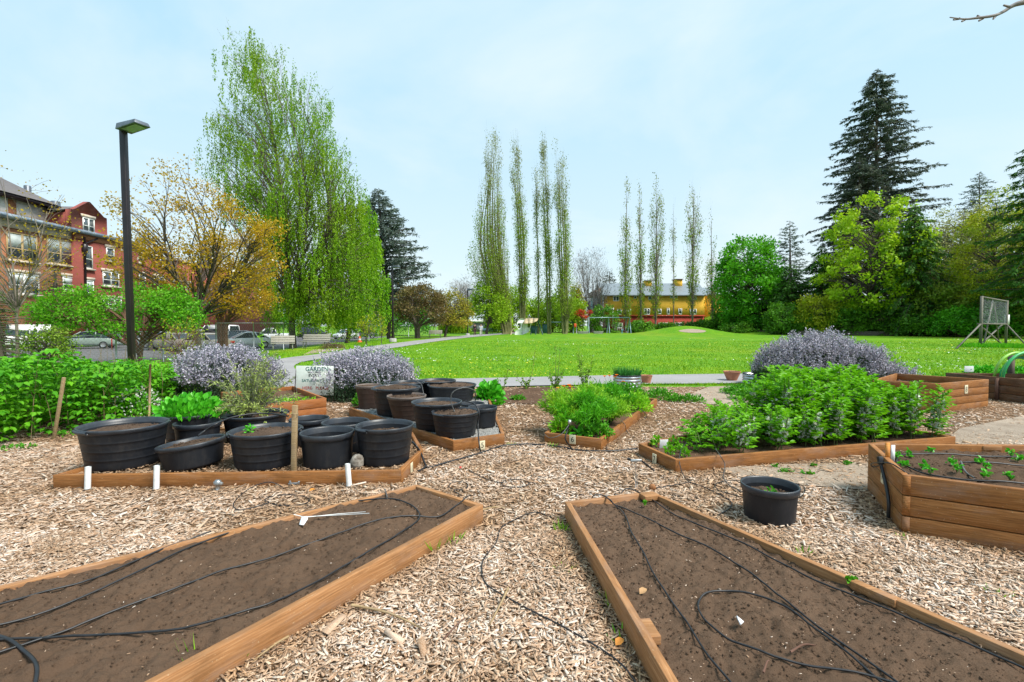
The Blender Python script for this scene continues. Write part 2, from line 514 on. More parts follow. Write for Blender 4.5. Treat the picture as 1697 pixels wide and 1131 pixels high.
def m_chips():
    m, nt, p, tc, out = newmat('wood_chips')
    g = nt.n('ShaderNodeNewGeometry'); v = tc.outputs['Object']
    pale = ramp(nt, g.outputs['Random Per Island'], [(.12, .055, .024), (.31, .155, .07), (.5, .3, .185), (.62, .445, .33), (.7, .565, .47), (.78, .71, .645)], [0, .15, .33, .54, .77, 1])
    brown = ramp(nt, g.outputs['Random Per Island'], [(.07, .03, .013), (.22, .1, .035), (.34, .165, .06), (.44, .25, .115), (.6, .45, .3)], [0, .25, .55, .85, 1])
    b = noise(nt, v, .95, 3, .6)
    mr = nt.n('ShaderNodeMapRange'); mr.inputs[1].default_value = .42; mr.inputs[2].default_value = .6; mr.inputs[4].default_value = .88; nt.l(b, mr.inputs[0])
    c = mixc(nt, mr.outputs[0], pale, brown)
    at = nt.n('ShaderNodeAttribute', attribute_name='damp')   # damp chips rot to brown along the boards
    c = mixc(nt, at.outputs['Fac'], c, brown)
    gr = noise(nt, v, 240, 2, .5)
    c = mixc(nt, .3, c, ramp(nt, gr, [(.22, .13, .07), (.75, .66, .54)], [.35, .65]))
    nt.l(c, p.inputs['Base Color']); p.inputs['Roughness'].default_value = .9; p.inputs['Specular IOR Level'].default_value = .15
    return m


MAT['lawn'] = m_lawn(); MAT['mulch'] = m_mulch(); MAT['path'] = m_path(); MAT['chips'] = m_chips()
MAT['soil'] = m_soil('soil', (.062, .038, .025), (.155, .098, .064), 150)
MAT['soil_far'] = m_soil('soil_far', (.06, .034, .022), (.16, .095, .06), 30)
MAT['pot_soil'] = m_soil('pot_soil', (.04, .027, .02), (.15, .1, .07), 45)
MAT['dirt'] = m_soil('dirt', (.25, .19, .14), (.42, .34, .27), 25)
MAT['bank'] = m_soil('bank', (.035, .03, .015), (.09, .065, .035), 1.2)

xs = np.concatenate([np.linspace(-900, -95, 12), np.arange(-90, 110, 1.25), np.linspace(115, 900, 12)])
ys = np.concatenate([np.linspace(-60, -6, 6), np.arange(-4, 150, 1.25), np.linspace(155, 1500, 12)])
X, Y = np.meshgrid(xs, ys, indexing='ij')
mb = MB(); mb.grid(X, Y, zg(X, Y)); g = mb.build('lawn', MAT['lawn'], smooth=True); struct(g)


def sheet(name, poly, mat, dz, res=None, kind='structure'):
    """flat sheet following the ground"""
    poly = np.asarray(poly, float)[:, :2]
    x0, y0 = poly.min(0); x1, y1 = poly.max(0)
    mb = MB()
    if res is None:
        mb.poly(np.c_[poly, zg(poly[:, 0], poly[:, 1]) + dz])
    else:
        import bmesh
        bm = bmesh.new(); f = bm.faces.new([bm.verts.new((p[0], p[1], 0)) for p in poly])
        for ax, a0, a1 in ((0, x0, x1), (1, y0, y1)):
            for c in np.arange(math.floor(a0 / res) * res, a1, res):
                co = [0, 0, 0]; no = [0, 0, 0]; co[ax] = c; no[ax] = 1
                bmesh.ops.bisect_plane(bm, geom=bm.verts[:] + bm.edges[:] + bm.faces[:], plane_co=co, plane_no=no)
        for v in bm.verts: v.co.z = float(zg(v.co.x, v.co.y)) + dz
        bm.normal_update()
        for f in bm.faces:
            if f.normal.z < 0: f.normal_flip()
        me = bpy.data.meshes.new(name); bm.to_mesh(me); bm.free(); me.materials.append(mat)
        o = bpy.data.objects.new(name, me); COL.objects.link(o); o['kind'] = kind; return o
    o = mb.build(name, mat); o['kind'] = kind; return o


MULCH = [(-13, -4), (-12.5, 7), (-9.5, 10.2), (-5.2, 10.9), (-2.5, 11.35), (0, 11.45), (3, 11.5), (5.3, 11.45), (6.5, 10.9), (9.5, 10.4), (16, 10.3), (16, -4)]
sheet('mulch_ground', MULCH, MAT['mulch'], .006, 2.5)

# paved path: runs behind the beds, then swings away up the left side of the lawn
near_e = [G(1500, 630), G(1230, 637), G(1000, 639), G(850, 642), G(700, 645), G(560, 648), G(440, 651), G(330, 650)]
left_e = [G(395, 622), G(425, 606), G(470, 595), G(520, 589), G(560, 583), G(640, 571.5), G(700, 564), G(760, 557.5), G(800, 554.2), G(850, 551.6)]
far_e = [G(1500, 616), G(1230, 621), G(1000, 624), G(850, 627.5), G(700, 630.5), G(600, 631), G(530, 628)]
right_e = [G(505, 620), G(487, 610), G(500, 601.5), G(540, 594.5), G(600, 584.5), G(660, 576.5), G(720, 567), G(780, 559.5), G(820, 555.8), G(860, 552.8)]
pp = [q[:2] for q in near_e] + [q[:2] for q in spline(left_e, 4)] + [q[:2] for q in spline(right_e, 4)[::-1]] + [q[:2] for q in far_e[::-1]]
PATH = pp
sheet('path', pp, MAT['path'], .03, 3.0)
pave = MB()
sheet('street', [(-120, 27), (-40, 26.2), (-21.5, 25.2), (-20.8, 42), (-21.5, 62), (-23, 95), (-60, 95), (-39.5, 60), (-41, 46.5), (-41.5, 36), (-120, 36)], MAT['asphalt'], .02, 4)
sheet('pavement', [(-43.6, 37), (-41.9, 37), (-41.4, 46.5), (-39.9, 60), (-60.5, 95), (-63, 95), (-42, 60)], MAT['concrete'], .12, 4)
sheet('dirt_path', [G(1195, 778)[:2], G(1290, 772)[:2], G(1440, 768)[:2], G(1440, 815)[:2], G(1330, 806)[:2], G(1250, 800)[:2]], MAT['dirt'], .014)
sheet('dirt_ground', [G(1130, 660)[:2], G(1175, 642)[:2], G(1240, 640)[:2], G(1300, 655)[:2], G(1230, 680)[:2], G(1160, 668)[:2]], MAT['dirt'], .014)
sheet('dirt_patch', [G(1560, 738)[:2], G(1590, 712)[:2], G(1697, 690)[:2], G(1780, 700)[:2], G(1720, 745)[:2]], MAT['dirt'], .014)
sheet('soil_bed_ground', [G(812, 655)[:2], G(868, 644)[:2], G(990, 642)[:2], G(1000, 668)[:2], G(940, 690)[:2], G(905, 672)[:2], G(840, 670)[:2]], MAT['soil_far'], .02)
sheet('sand_bare_ground', [PD(1125, 553, 74)[:2] + [0, -.0], G(1150, 549.5)[:2], (MOUND[0] + 1.4, 75.6), (MOUND[0] - 1.4, 75.4)], MAT['dirt'], .2) if False else None
a = np.linspace(0, 2 * math.pi, 18, endpoint=False)
sheet('bare_ground', [(MOUND[0] - .2 + 2.1 * math.cos(t) * (1 + .1 * math.sin(3 * t)), 75.9 + 1.15 * math.sin(t)) for t in a], MAT['dirt'], .03, .8)
playd = [G(845, 550)[:2], G(935, 550.5)[:2], G(1050, 551)[:2], (23, 100), (4, 104), (0, 98)]
sheet('wooded_bank', [(43.6, 75), (48, 73), (56, 69.6), (61.5, 66.9), (69, 61.8), (80, 57), (110, 60), (110, 118), (52, 118), (47, 100), (43.5, 90)], MAT['bank'], .03, 3)
sheet('playground_ground', playd, MAT['soil_far'], .02, 6)
# bare earth under the benches beside the path
sheet('earth_verge', [G(500, 589)[:2], G(560, 581)[:2], G(575, 577)[:2], G(520, 580)[:2]], MAT['dirt'], .012)


# ================================================================== raised beds
def ccw(poly):
    a = sum(poly[i][0] * poly[(i + 1) % len(poly)][1] - poly[(i + 1) % len(poly)][0] * poly[i][1] for i in range(len(poly)))
    return poly if a > 0 else poly[::-1]


def inset(poly, t):
    n = len(poly); out = []
    for i in range(n):
        a = np.array(poly[i - 1][:2]); b = np.array(poly[i][:2]); c = np.array(poly[(i + 1) % n][:2])
        d1 = (b - a) / np.linalg.norm(b - a); d2 = (c - b) / np.linalg.norm(c - b)
        n1 = np.array([-d1[1], d1[0]]); n2 = np.array([-d2[1], d2[0]])
        A = np.array([d1, -d2]).T; rhs = (b + n2 * t) - (b + n1 * t)
        s = np.linalg.solve(A, rhs)[0]; out.append(b + n1 * t + d1 * s)
    return out


BEDS = []; BEDSOIL = []
def soil_at(x, y):
    for poly, sz, amp in BEDSOIL:
        if inpoly(np.array([x]), np.array([y]), poly)[0]: return sz, float(amp * (2.2 * (vnoise(x, y, 2.3) - .5) + 1.8 * (vnoise(x, y, 8) - .5) + 1.5 * (vnoise(x + 3, y, 22) - .5)))
    return None, 0.0



def raised_bed(label, corners, ztop, n, wood, soilz, soil='soil', res=.03, amp=.012, crumbs=0, z0=-.02, flecks=0, crumb=.4, cat='raised bed', group='wooden raised beds'):
    poly = ccw([np.array(c[:2], float) for c in corners]); t = .04
    BEDS.append(poly); BEDSOIL.append((poly, soilz, amp))
    cen = np.mean(poly, 0)
    root = thing('raised_bed', label, cat, (cen[0], cen[1], 0), group)
    ins = inset(poly, t)
    h = (ztop - z0) / n
    for i in range(len(poly)):
        j = (i + 1) % len(poly)
        A, B = poly[i], poly[j]; d = (B - A) / np.linalg.norm(B - A); nn = np.array([-d[1], d[0]])
        for k in range(n):
            za, zb = z0 + k * h + (.006 if k else 0), z0 + (k + 1) * h
            q = [A + d * .001, B - d * .001, ins[j] - d * .001, ins[i] + d * .001]
            loc = [((p - A) @ d, (p - A) @ nn) for p in q]
            mb = MB(); mb.prism(loc, za, zb)
            o = mb.build('board', MAT[wood], None, bevel=.004)
            o.parent = root; o.location = Vector((A[0] - cen[0], A[1] - cen[1], 0)); o.rotation_euler = (0, 0, math.atan2(d[1], d[0]))
    # soil
    si = np.array(inset(poly, t * .6)); x0, y0 = si.min(0); x1, y1 = si.max(0)
    gx = np.arange(x0, x1 + res, res); gy = np.arange(y0, y1 + res, res)
    X, Y = np.meshgrid(gx, gy, indexing='ij')
    Z = soilz + amp * (2.2 * (vnoise(X, Y, 2.3) - .5) + 1.8 * (vnoise(X, Y, 8) - .5) + 1.5 * (vnoise(X + 3, Y, 22) - .5) + 1.3 * (vnoise(X, Y + 9, 50) - .5))
    ok = inpoly(X, Y, si)
    mb = MB(); nn, m = X.shape
    I = np.arange(nn * m).reshape(nn, m)
    keep = (ok[:-1, :-1] & ok[1:, :-1] & ok[1:, 1:] & ok[:-1, 1:])
    F = np.stack([I[:-1, :-1], I[1:, :-1], I[1:, 1:], I[:-1, 1:]], -1)[keep]
    mb.add(np.stack([X, Y, Z], -1).reshape(-1, 3), F)
    if crumbs:
        px, py = RS.uniform(x0, x1, crumbs), RS.uniform(y0, y1, crumbs); k = inpoly(px, py, inset(poly, t * 1.2)); px, py = px[k], py[k]
        chip(mb, px, py, soilz + amp * (2.2 * (vnoise(px, py, 2.3) - .5) + 1.8 * (vnoise(px, py, 8) - .5) + 1.5 * (vnoise(px + 3, py, 22) - .5)) + .003, crumb, 0, True)
    so = mb.build('soil', MAT[soil], root)
    if flecks:
        px, py = RS.uniform(x0, x1, flecks), RS.uniform(y0, y1, flecks); k = inpoly(px, py, inset(poly, t * 1.2)); px, py = px[k], py[k]
        fb = MB(); chip(fb, px, py, soilz + amp * (2.2 * (vnoise(px, py, 2.3) - .5) + 1.5 * (vnoise(px, py, 8) - .5)) + .006, .33)
        f = fb.build('wood_flecks', MAT['chips'], root); stuff(f)
    return root


def lump(mb, c, s):
    """little octahedral crumbs"""
    n = len(c)
    if not n: return
    s = np.broadcast_to(s, n)[:, None, None]
    v = np.array([[1, 0, 0], [0, 1, 0], [-1, 0, 0], [0, -1, 0], [0, 0, .8], [0, 0, -.8]]) + 0.0
    v = v[None] * (1 + .7 * (RS.random((n, 6, 3)) - .5)) * s
    a = RS.random(n) * 6.28; ca, sa = np.cos(a), np.sin(a)
    v = np.stack([v[..., 0] * ca[:, None] - v[..., 1] * sa[:, None], v[..., 0] * sa[:, None] + v[..., 1] * ca[:, None], v[..., 2]], -1)
    q = np.array([[0, 1, 4, 4], [1, 2, 4, 4], [2, 3, 4, 4], [3, 0, 4, 4]])
    q = np.array([[4, 0, 5, 1], [4, 2, 5, 3]])  # bow shaped: cheap lumps from two folded quads
    q = np.array([[4, 3, 0, 1], [4, 1, 2, 3]])
    mb.add((v + c[:, None, :]).reshape(-1, 3), (np.arange(n)[:, None, None] * 6 + q[None]).reshape(-1, 4))


def chip(mb, px, py, z, scale=1.0, big=0.0, block=False):
    n = len(px)
    L = (.011 + .036 * RS.random(n) ** 2 + big * (RS.random(n) ** 3) * 2.2) * scale; W = np.minimum(L * (.1 + .3 * RS.random(n) ** 1.5), .013 * scale) + .0015; T = .001 + .0025 * RS.random(n)
    if block: W = L * (.5 + .5 * RS.random(n)); T = L * (.25 + .35 * RS.random(n)) / scale
    L = L[:, None]; W = W[:, None]; T = (T * scale)[:, None]
    a = RS.random(n) * 6.283; tilt = RS.normal(0, .17, n); roll = RS.normal(0, .3, n)
    d = np.c_[np.cos(a) * np.cos(tilt), np.sin(a) * np.cos(tilt), np.sin(tilt)]
    w = np.cross(np.array([0, 0, 1.0]), d); w /= np.linalg.norm(w, axis=1, keepdims=True)
    u = np.cross(d, w); w, u = w * np.cos(roll)[:, None] + u * np.sin(roll)[:, None], u * np.cos(roll)[:, None] - w * np.sin(roll)[:, None]
    c = np.c_[px, py, np.broadcast_to(z, n)]
    k1 = .55 + .45 * RS.random((n, 1)); k2 = .5 + .5 * RS.random((n, 1)); be = u * L * RS.normal(0, .06, (n, 1))
    top = [c - d * L / 2 - w * W * k1 / 2, c + d * L / 2 - w * W * k2 / 2, c + d * L / 2 + w * W / 2 * k2, c - d * L / 2 + w * W / 2]
    top = [t_ + u * T / 2 for t_ in top]; bot = [t_ - u * T for t_ in top]
    v = np.stack(top + bot, 1)
    q = np.array([[0, 1, 2, 3], [0, 4, 5, 1], [1, 5, 6, 2], [2, 6, 7, 3], [3, 7, 4, 0]])
    mb.add(v.reshape(-1, 3), (np.arange(n)[:, None, None] * 8 + q[None]).reshape(-1, 4))


def number_plate(root, txt, p, right, w=.062, h=.1, upr=(0, 0, 1)):
    """small cream plate with a black digit screwed on a board; p = centre on the board face"""
    M = frame_on(p, right, upr)
    z = np.array(M.to_3x3().col[2]); r = np.array(M.to_3x3().col[0]); u = np.array(M.to_3x3().col[1])
    mb = MB(); mb.box(np.array(p) + z * .0045, (w, h, .006), M=np.stack([r, u, z], 1))
    o = mb.build('number_plate', MAT['plate'], root, bevel=.001)
    M.translation = Vector(np.array(p) + z * .0078 - u * .002)
    text(txt, h * .82, MAT['ink'], o, M, 'digit')
    return o


def facedir(a, b):
    return np.array([b[0] - a[0], b[1] - a[1], 0])


T = .14
# two empty beds nearest the camera
A1, A2 = P(691, 803, T), P(801, 836, T)
dl = P(0, 970, T) - A1; dl /= np.linalg.norm(dl); dr = P(257, 1131, T) - A2; dr /= np.linalg.norm(dr)
bedA = raised_bed('low bed of bare soil left of the chip path holding a white tag',
                  [A1, A1 + dl * 4.4, A2 + dr * 4.1, A2], T, 1, 'bed_wood_pale', .112, res=.012, amp=.016, crumbs=26000, flecks=1500, crumb=.22)
B1, B2 = P(936, 831, T), P(1080, 814, T)
dl = P(1108, 1131, T) - B1; dl /= np.linalg.norm(dl); dr = P(1697, 1079, T) - B2; dr /= np.linalg.norm(dr)
bedB = raised_bed('low bed of bare soil right of the chip path with a big drip line loop',
                  [B1, B1 + dl * 3.5, B2 + dr * 4.0, B2], T, 1, 'bed_wood_pale', .105, res=.012, amp=.014, crumbs=26000, flecks=2100, crumb=.22)
BA, BB = bedA, bedB
# bed 1 with the black pots
c1 = P(665, 780, .13)
bed1 = raised_bed('low bed crowded with black plastic tubs, three white pipes along its front board',
                  [P(87, 788, .13), c1, P(701, 745, .13), (-1.25, 6.05), (-3.9, 6.3)], .13, 1, 'bed_wood', .085, 'mulch', res=.05, amp=.012)
# bed 5 filled with gravel
c5 = P(751, 731, T); r5 = P(836, 719, T); l5 = P(578, 676, T)
bed5 = raised_bed('bed five, filled level with grey gravel and carrying ten pots',
                  [l5, c5, r5, (-.42, 8.9), (-1.75, 9.7)], T, 1, 'bed_wood', .118, 'gravel_fill', res=.05, amp=.008, crumbs=9000, crumb=.55)
# bed 6, feathery greens
c6 = P(996, 728, T); l6 = P(902, 717, T); r6 = P(1089, 661, T)
bed6 = raised_bed('bed six, narrow wedge bed overflowing with feathery bright green plants',
                  [l6, c6, r6, (1.85, 9.4)], T, 1, 'bed_wood', .1, 'soil_far', res=.05)
# bed 7, broad beans
l7 = P(1058, 735, T); c7 = P(1119, 762, T); r7 = P(1584, 724, T)
bed7 = raised_bed('bed seven, long low bed planted with tall white-flowering broad beans',
                  [l7, c7, r7, (4.95, 6.85), (4.3, 7.3)], T, 1, 'bed_wood', .1, 'soil_far', res=.04, crumbs=1500, flecks=300)
# tall bed on the right
l2, c2, r2, b2 = P(1439, 735, .42), P(1496, 787, .42), P(1697, 812, .42), P(1697, 737, .42)
d2 = r2 - c2; d2 /= np.linalg.norm(d2); e2 = b2 - l2; e2 /= np.linalg.norm(e2)
bed2 = raised_bed('tall three-board bed of young seedlings with a black standpipe at its corner',
                  [l2, c2, c2 + d2 * 3.0, l2 + e2 * 3.4], .42, 3, 'bed_wood', .37, res=.02, amp=.014, crumbs=2500, flecks=500)
# bed 8
H8 = .5
c8, r8, l8, k8 = P(1557, 636, H8), P(1639, 629, H8), P(1446, 630, H8), P(1484, 619, H8)
bed8 = raised_bed('tall four-board bed eight standing empty behind the broad beans', [l8, c8, r8, k8], H8, 4, 'bed_wood', .36, 'soil_far', res=.05)
H9 = .46
l9, f9 = P(1567, 618, H9), P(1697, 629, H9)
d9 = f9 - l9; L9 = np.linalg.norm(d9); d9 /= L9
e9 = np.array([d9[1], -d9[0], 0]) * -1
bed9 = raised_bed('dark weathered tall bed at the right edge with a hose coil behind it', [l9, l9 + d9 * 5.2, l9 + d9 * 4.6 + e9 * 1.5, l9 + d9 * .6 + e9 * 1.5], H9, 3, 'bed_wood_dark', .36, 'soil_far', res=.06)
pst = MB(); q = P(1664, 625, H9); q = l9 + d9 * ((q - l9) @ d9) - e9 * .022; pst.box((q[0], q[1], .21), (.05, .035, .46), rz=math.atan2(d9[1], d9[0]))
pst.build('corner_post', MAT['bark_red'], bed9)
# orange-brown bed on the left
H3 = .28
f3, k3, g3 = P(541, 660, H3), P(487, 640, H3), P(425, 672, H3)
bed3 = raised_bed('two-board orange-brown bed behind the olive bush, beside the paper sign', [f3, k3, k3 + (g3 - f3) * 1.2, g3], H3, 2, 'bed_wood_orange', .2, 'soil_far', res=.05)

f = facedir(c5, r5); q = P(799, 738, .075); number_plate(bed5, '5', q, f, .07, .105)
f = facedir(l6, c6); q = P(949, 728.5, .1); number_plate(bed6, '6', q, f, .08, .11)
f = facedir(l7, c7); q = P(1085, 761, .06); number_plate(bed7, '7', q, f, .07, .11)
f = facedir(c8, r8)
t8 = (P(1599, 636, H8) - c8) @ (r8 - c8) / ((r8 - c8) @ (r8 - c8)); q = c8 + (r8 - c8) * .52; q[2] = .36; number_plate(bed8, '8', q, f, .1, .15)
f = facedir(c1, P(701, 745, .13)); q = c1 + (P(701, 745, .13) - c1) * .42; q[2] = .055; number_plate(bed1, '1', q, f, .07, .11)
f = facedir(l2, c2); q = l2 + (c2 - l2) * .5; q[2] = .27; number_plate(bed2, '1', q, f, .07, .12)
for k in range(3):   # end grain of the left boards showing on the front
    nn = np.array([d2[1], -d2[0], 0]); nn = nn if nn @ c2 < 0 else -nn
    a = c2 + d2 * .024 + nn * .0; mb = MB(); mb.box((a[0], a[1], -.02 + (k + .5) * (.44 / 3) + .003), (.042, .006, .44 / 3 - .01), rz=math.atan2(d2[1], d2[0])); mb.build('board_end', MAT['bed_wood'], bed2)

# wooden cleats inside the beds
def cleat(root, p, d, L=.16, w=.07):
    mb = MB(); mb.box(p, (L, w, .04), rz=math.atan2(d[1], d[0])); mb.build('cleat', MAT['bed_wood_pale'], root, bevel=.003)
cleat(bedB, P(1079, 1047, .118) + np.array([-.015, 0, 0]), B1 + 0 - P(1108, 1131, T), .13, .07)
cleat(bedB, P(1449, 983, .122), B2 - P(1697, 1079, T), .2, .05)
cleat(bedB, P(1076, 823, .128), B2 - B1, .13, .09)
cleat(bed2, P(1640, 742, .395), b2 - l2, .16, .06)

# ================================================================== wood chips (nobody could count them)
def scatter_area(n, ymin, ymax):
    y = np.sqrt(RS.random(n) * (ymax ** 2 - ymin ** 2) + ymin ** 2); x = (RS.random(n) * 2 - 1) * (y * 1.2 + .7)
    return x, y


def free(x, y, m=0.0):
    k = inpoly(x, y, MULCH)
    for b in BEDS: k &= ~inpoly(x, y, inset(b, -m) if m else b)
    return k


DIRTS = [[G(1195, 778)[:2], G(1290, 772)[:2], G(1440, 768)[:2], G(1440, 815)[:2], G(1330, 806)[:2], G(1250, 800)[:2]],
         [G(1130, 660)[:2], G(1175, 642)[:2], G(1240, 640)[:2], G(1300, 655)[:2], G(1230, 680)[:2], G(1160, 668)[:2]],
         [G(1560, 738)[:2], G(1590, 712)[:2], G(1697, 690)[:2], G(1780, 700)[:2], G(1720, 745)[:2]],
         [G(812, 655)[:2], G(868, 644)[:2], G(990, 642)[:2], G(1000, 668)[:2], G(940, 690)[:2], G(905, 672)[:2], G(840, 670)[:2]]]
cb = MB(); damp = []
def dampness(x, y):
    dd = np.full(len(x), 9.0)
    for b in BEDS:
        for i in range(len(b)):
            a = np.array(b[i][:2]); c = np.array(b[(i + 1) % len(b)][:2]); ab = c - a
            t = np.clip(((x - a[0]) * ab[0] + (y - a[1]) * ab[1]) / (ab @ ab), 0, 1)
            dd = np.minimum(dd, np.hypot(x - a[0] - t * ab[0], y - a[1] - t * ab[1]))
    q = 1 - sm(.03, .22, dd + .12 * (vnoise(x, y, 3) - .5))
    return q
for (n, a, b, sc, big) in ((110000, 1.1, 3.4, .86, .026), (76000, 3.2, 6.0, 1.2, .022), (52000, 5.8, 11.6, 1.7, .012)):
    x, y = scatter_area(n, a, b); k = free(x, y)
    for dp in DIRTS: k &= ~(inpoly(x, y, dp) & (RS.random(n) > .06 + .25 * vnoise(x, y, 2)))
    x, y = x[k], y[k]
    chip(cb, x, y, .008 + .016 * RS.random(len(x)) ** 2, sc, big); damp.append(np.repeat(dampness(x, y), 8))
n = 70000; x, y = scatter_area(n, 1.5, 6.5); k = free(x, y); x, y = x[k], y[k]   # fines between the chips
chip(cb, x, y, .012 + .012 * RS.random(len(x)), .36, .01); damp.append(np.repeat(np.where(RS.random(len(x)) < .6, 1.0, 0.0), 8))
n = 420; x, y = scatter_area(n, 1.6, 6); k = free(x, y); x, y = x[k], y[k]   # long pale splinters on top
chip(cb, x, y, .03, 3.0, .004); damp.append(np.zeros(len(x) * 8))
# chips inside the pot bed
x = RS.uniform(-4.2, -.9, 9000); y = RS.uniform(4.2, 6.4, 9000); k = inpoly(x, y, inset(BEDS[2], .05)); x, y = x[k], y[k]
chip(cb, x, y, .094 + .012 * RS.random(len(x)), 1.1); damp.append(np.full(len(x) * 8, .85))
o = cb.build('wood_chips', MAT['chips']); stuff(o); o['label'] = 'pale wood chip mulch between the beds'
at = o.data.attributes.new('damp', 'FLOAT', 'POINT'); at.data.foreach_set('value', np.concatenate(damp).astype(np.float32))


# ================================================================== pots
def pot(label, px, w, pyr, pyb, z0=.0, style='tub', tilt=0.0, taper=.8, depth=.06, soil=True, group='black plastic pots in the pot bed', name='plant_pot', tiltaxis=(0, 1, 0), wob=0.0, soilmat='pot_soil'):
    Yc = P(px, pyb, z0)[1]
    st = math.sqrt(1 + ((px - PX0) / FPX) ** 2)
    for _ in range(6):
        D = w * Yc / FPX / st; Yc = P(px, pyb, z0)[1] + D / 2 * taper
    c = PD(px, (pyr + pyb) / 2, Yc); x, y = c[0], c[1]
    h = PD(px, pyr, Yc)[2] - z0; r = D / 2; rb = r * taper
    root = thing(name, label, 'plant pot', (x, y, z0), group)
    M = np.array(Matrix.Rotation(tilt, 3, Vector(tiltaxis))) if tilt else None
    lip = min(.075, h * .17) if style == 'flange' else min(.05, h * .13); body = {'brown': 'brown_plastic', 'terra': 'terracotta'}.get(style, 'black_plastic')
    rimm = {'brown': 'taupe_rim', 'terra': 'terracotta', 'flange': 'rim_plastic'}.get(style, 'rim_plastic')
    rt = r * .95
    prof = [(rb * .9, 0), (rb * .985, .008), (rb, .02)]
    hb = h - lip
    nr = 3 if style in ('tub', 'brown') else 0
    for k in range(1, 13):
        f_ = k / 12; rr = rb + (rt - rb) * f_
        prof.append((rr, .02 + (hb - .02) * f_))
        if nr and k in (3, 6, 9):
            zz = .02 + (hb - .02) * f_
            prof += [(rr + r * .006, zz + h * .006), (rr + r * .003, zz + h * .02)]
    mb = MB(); base = np.array([x, y, z0]); mb.lathe(prof, base, 44, M, wob)
    mb.lathe([(rt * .955, hb), (rt * .95 * .97 + .0, h - depth - .04), (rb * .93, max(.03, h * .25))], base, 44, M, wob)
    mb.build('pot_body', MAT[body], root, smooth=True)
    rm = MB()
    if style == 'flange':
        rp = [(rt * .95, hb - .004), (rt + .002, hb - .004), (r * 1.005, hb + .003), (r * 1.02, h - .006), (r * 1.0, h), (r * .965, h), (r * .945, h - .012), (rt * .95, hb - .004)]
    else:
        rp = [(rt * .955, hb), (rt, hb), (r * .985, hb + lip * .25), (r, hb + lip * .6), (r * 1.005, h - .004), (r * .985, h), (r * .955, h - .003), (r * .935, h - lip * .6), (rt * .955, hb)]
    rm.lathe(rp, base, 44, M, wob); rm.build('rim', MAT[rimm], root, smooth=True)
    if style == 'tub':
        a0 = RS.uniform(.2, 1.2)
        for k in range(2):
            hb_ = MB(); a = a0 + k * math.pi
            arc = np.linspace(a - .32, a + .32, 9)
            pts = np.c_[(r * 1.012) * np.cos(arc), (r * 1.012) * np.sin(arc), np.full(9, h - lip * .42)]
            if M is not None: pts = pts @ M.T
            hb_.tube(pts + base, lip * .3, 6); hb_.build('handle', MAT[rimm], root, smooth=True)
    if soil:
        sb = MB(); rr = np.linspace(0, rt * .955, 12); aa = np.linspace(0, 2 * math.pi, 41)
        A_, R_ = np.meshgrid(aa, rr)
        X_ = R_ * np.cos(A_); Y_ = R_ * np.sin(A_)
        Z_ = h - depth + .05 * (vnoise(X_ + x, Y_ + y, 9) - .5) * (1 - (R_ / rr[-1]) ** 3) + .025 * (vnoise(X_ + x, Y_ + y, 30) - .5) + .02 * (1 - R_ / rr[-1])
        V = np.stack([X_, Y_, Z_], -1)
        if M is not None: V = V @ M.T
        V = V + base
        sb.grid(V[..., 0], V[..., 1], V[..., 2])
        n = 160; a = RS.random(n) * 6.28; q = np.sqrt(RS.random(n)) * rt * .85
        cc = np.c_[q * np.cos(a), q * np.sin(a), np.full(n, h - depth + .012)]
        if M is not None: cc = cc @ M.T
        cc = cc + base; chip(sb, cc[:, 0], cc[:, 1], cc[:, 2], .5, 0, True)
        sb.build('soil', MAT[soilmat], root)
    return root, np.array([x, y, z0]), r, h


ZB, ZG = .09, .122
pa = pot('largest black tub of all, at the left end of the front row', 207, 160, 702, 784, ZB, 'tub', taper=.82, depth=.07, wob=.01)
pb = pot('squat black pot tipped to one side, second from the left in the front row', 322, 118, 731, 783, ZB, 'flange', tilt=R(-7), taper=.86, depth=.035)
pc = pot('wide black tub full of earth with a sprig at its rim, beside the wooden stake', 441, 124, 711, 783, ZB, 'tub', taper=.84, depth=.045)
pd_ = pot('plain black bucket-like pot with a broad smooth rim, just right of the wooden stake', 543, 92, 714.5, 780, ZB, 'flange', taper=.88, depth=.16)
pe = pot('black tub at the right front corner of its bed, earth sunk low inside', 638, 98, 703, 776, ZB, 'tub', taper=.83, depth=.1)
pf = pot('black pot with a thin grey rim wedged behind the tipped one', 328, 82, 699, 752, ZB, 'flange', taper=.85, depth=.12)
pg = pot('wide black tub holding the leafy bright green plant', 318, 100, 684, 742, ZB, 'tub', taper=.84, depth=.06)
ph = pot('wide black tub holding the olive bush', 424, 112, 684, 738, ZB, 'tub', taper=.84, depth=.06)
pi_ = pot('empty black pot half hidden by the wooden stake, against the orange-brown bed', 513, 68, 693, 742, ZB, 'flange', taper=.86, depth=.2)
pj = pot('empty black pot with a wide rim behind the gap of the two front ones', 573, 80, 698, 755, ZB, 'flange', taper=.86, depth=.2)
GG = 'pots on the gravel bed'
p1 = pot('dark brown ribbed pot at the far left of the gravel bed, beside the rosemary', 611, 44, 638, 679, ZG, 'brown', taper=.72, depth=.03, group=GG)
p2 = pot('big black tub heaped with earth between the two brown pots', 657, 80, 641, 692, ZG, 'tub', taper=.8, depth=.02, group=GG)
p3 = pot('brown pot with a pale thick rolled rim, front left on the gravel', 674, 66, 655, 700, ZG, 'brown', taper=.68, depth=.03, group=GG)
p4 = pot('deep black tub in the middle of the gravel bed under an arching grey hose', 724, 85, 665, 717, ZG, 'tub', taper=.8, depth=.05, group=GG)
p5 = pot('black tub at the very front corner of the gravel bed above the number five', 755, 80, 681, 728, ZG, 'tub', taper=.83, depth=.02, group=GG)
p6 = pot('small black pot at the right end of the gravel bed, rim banded', 800, 48, 674, 711, ZG, 'flange', taper=.88, depth=.08, group=GG)
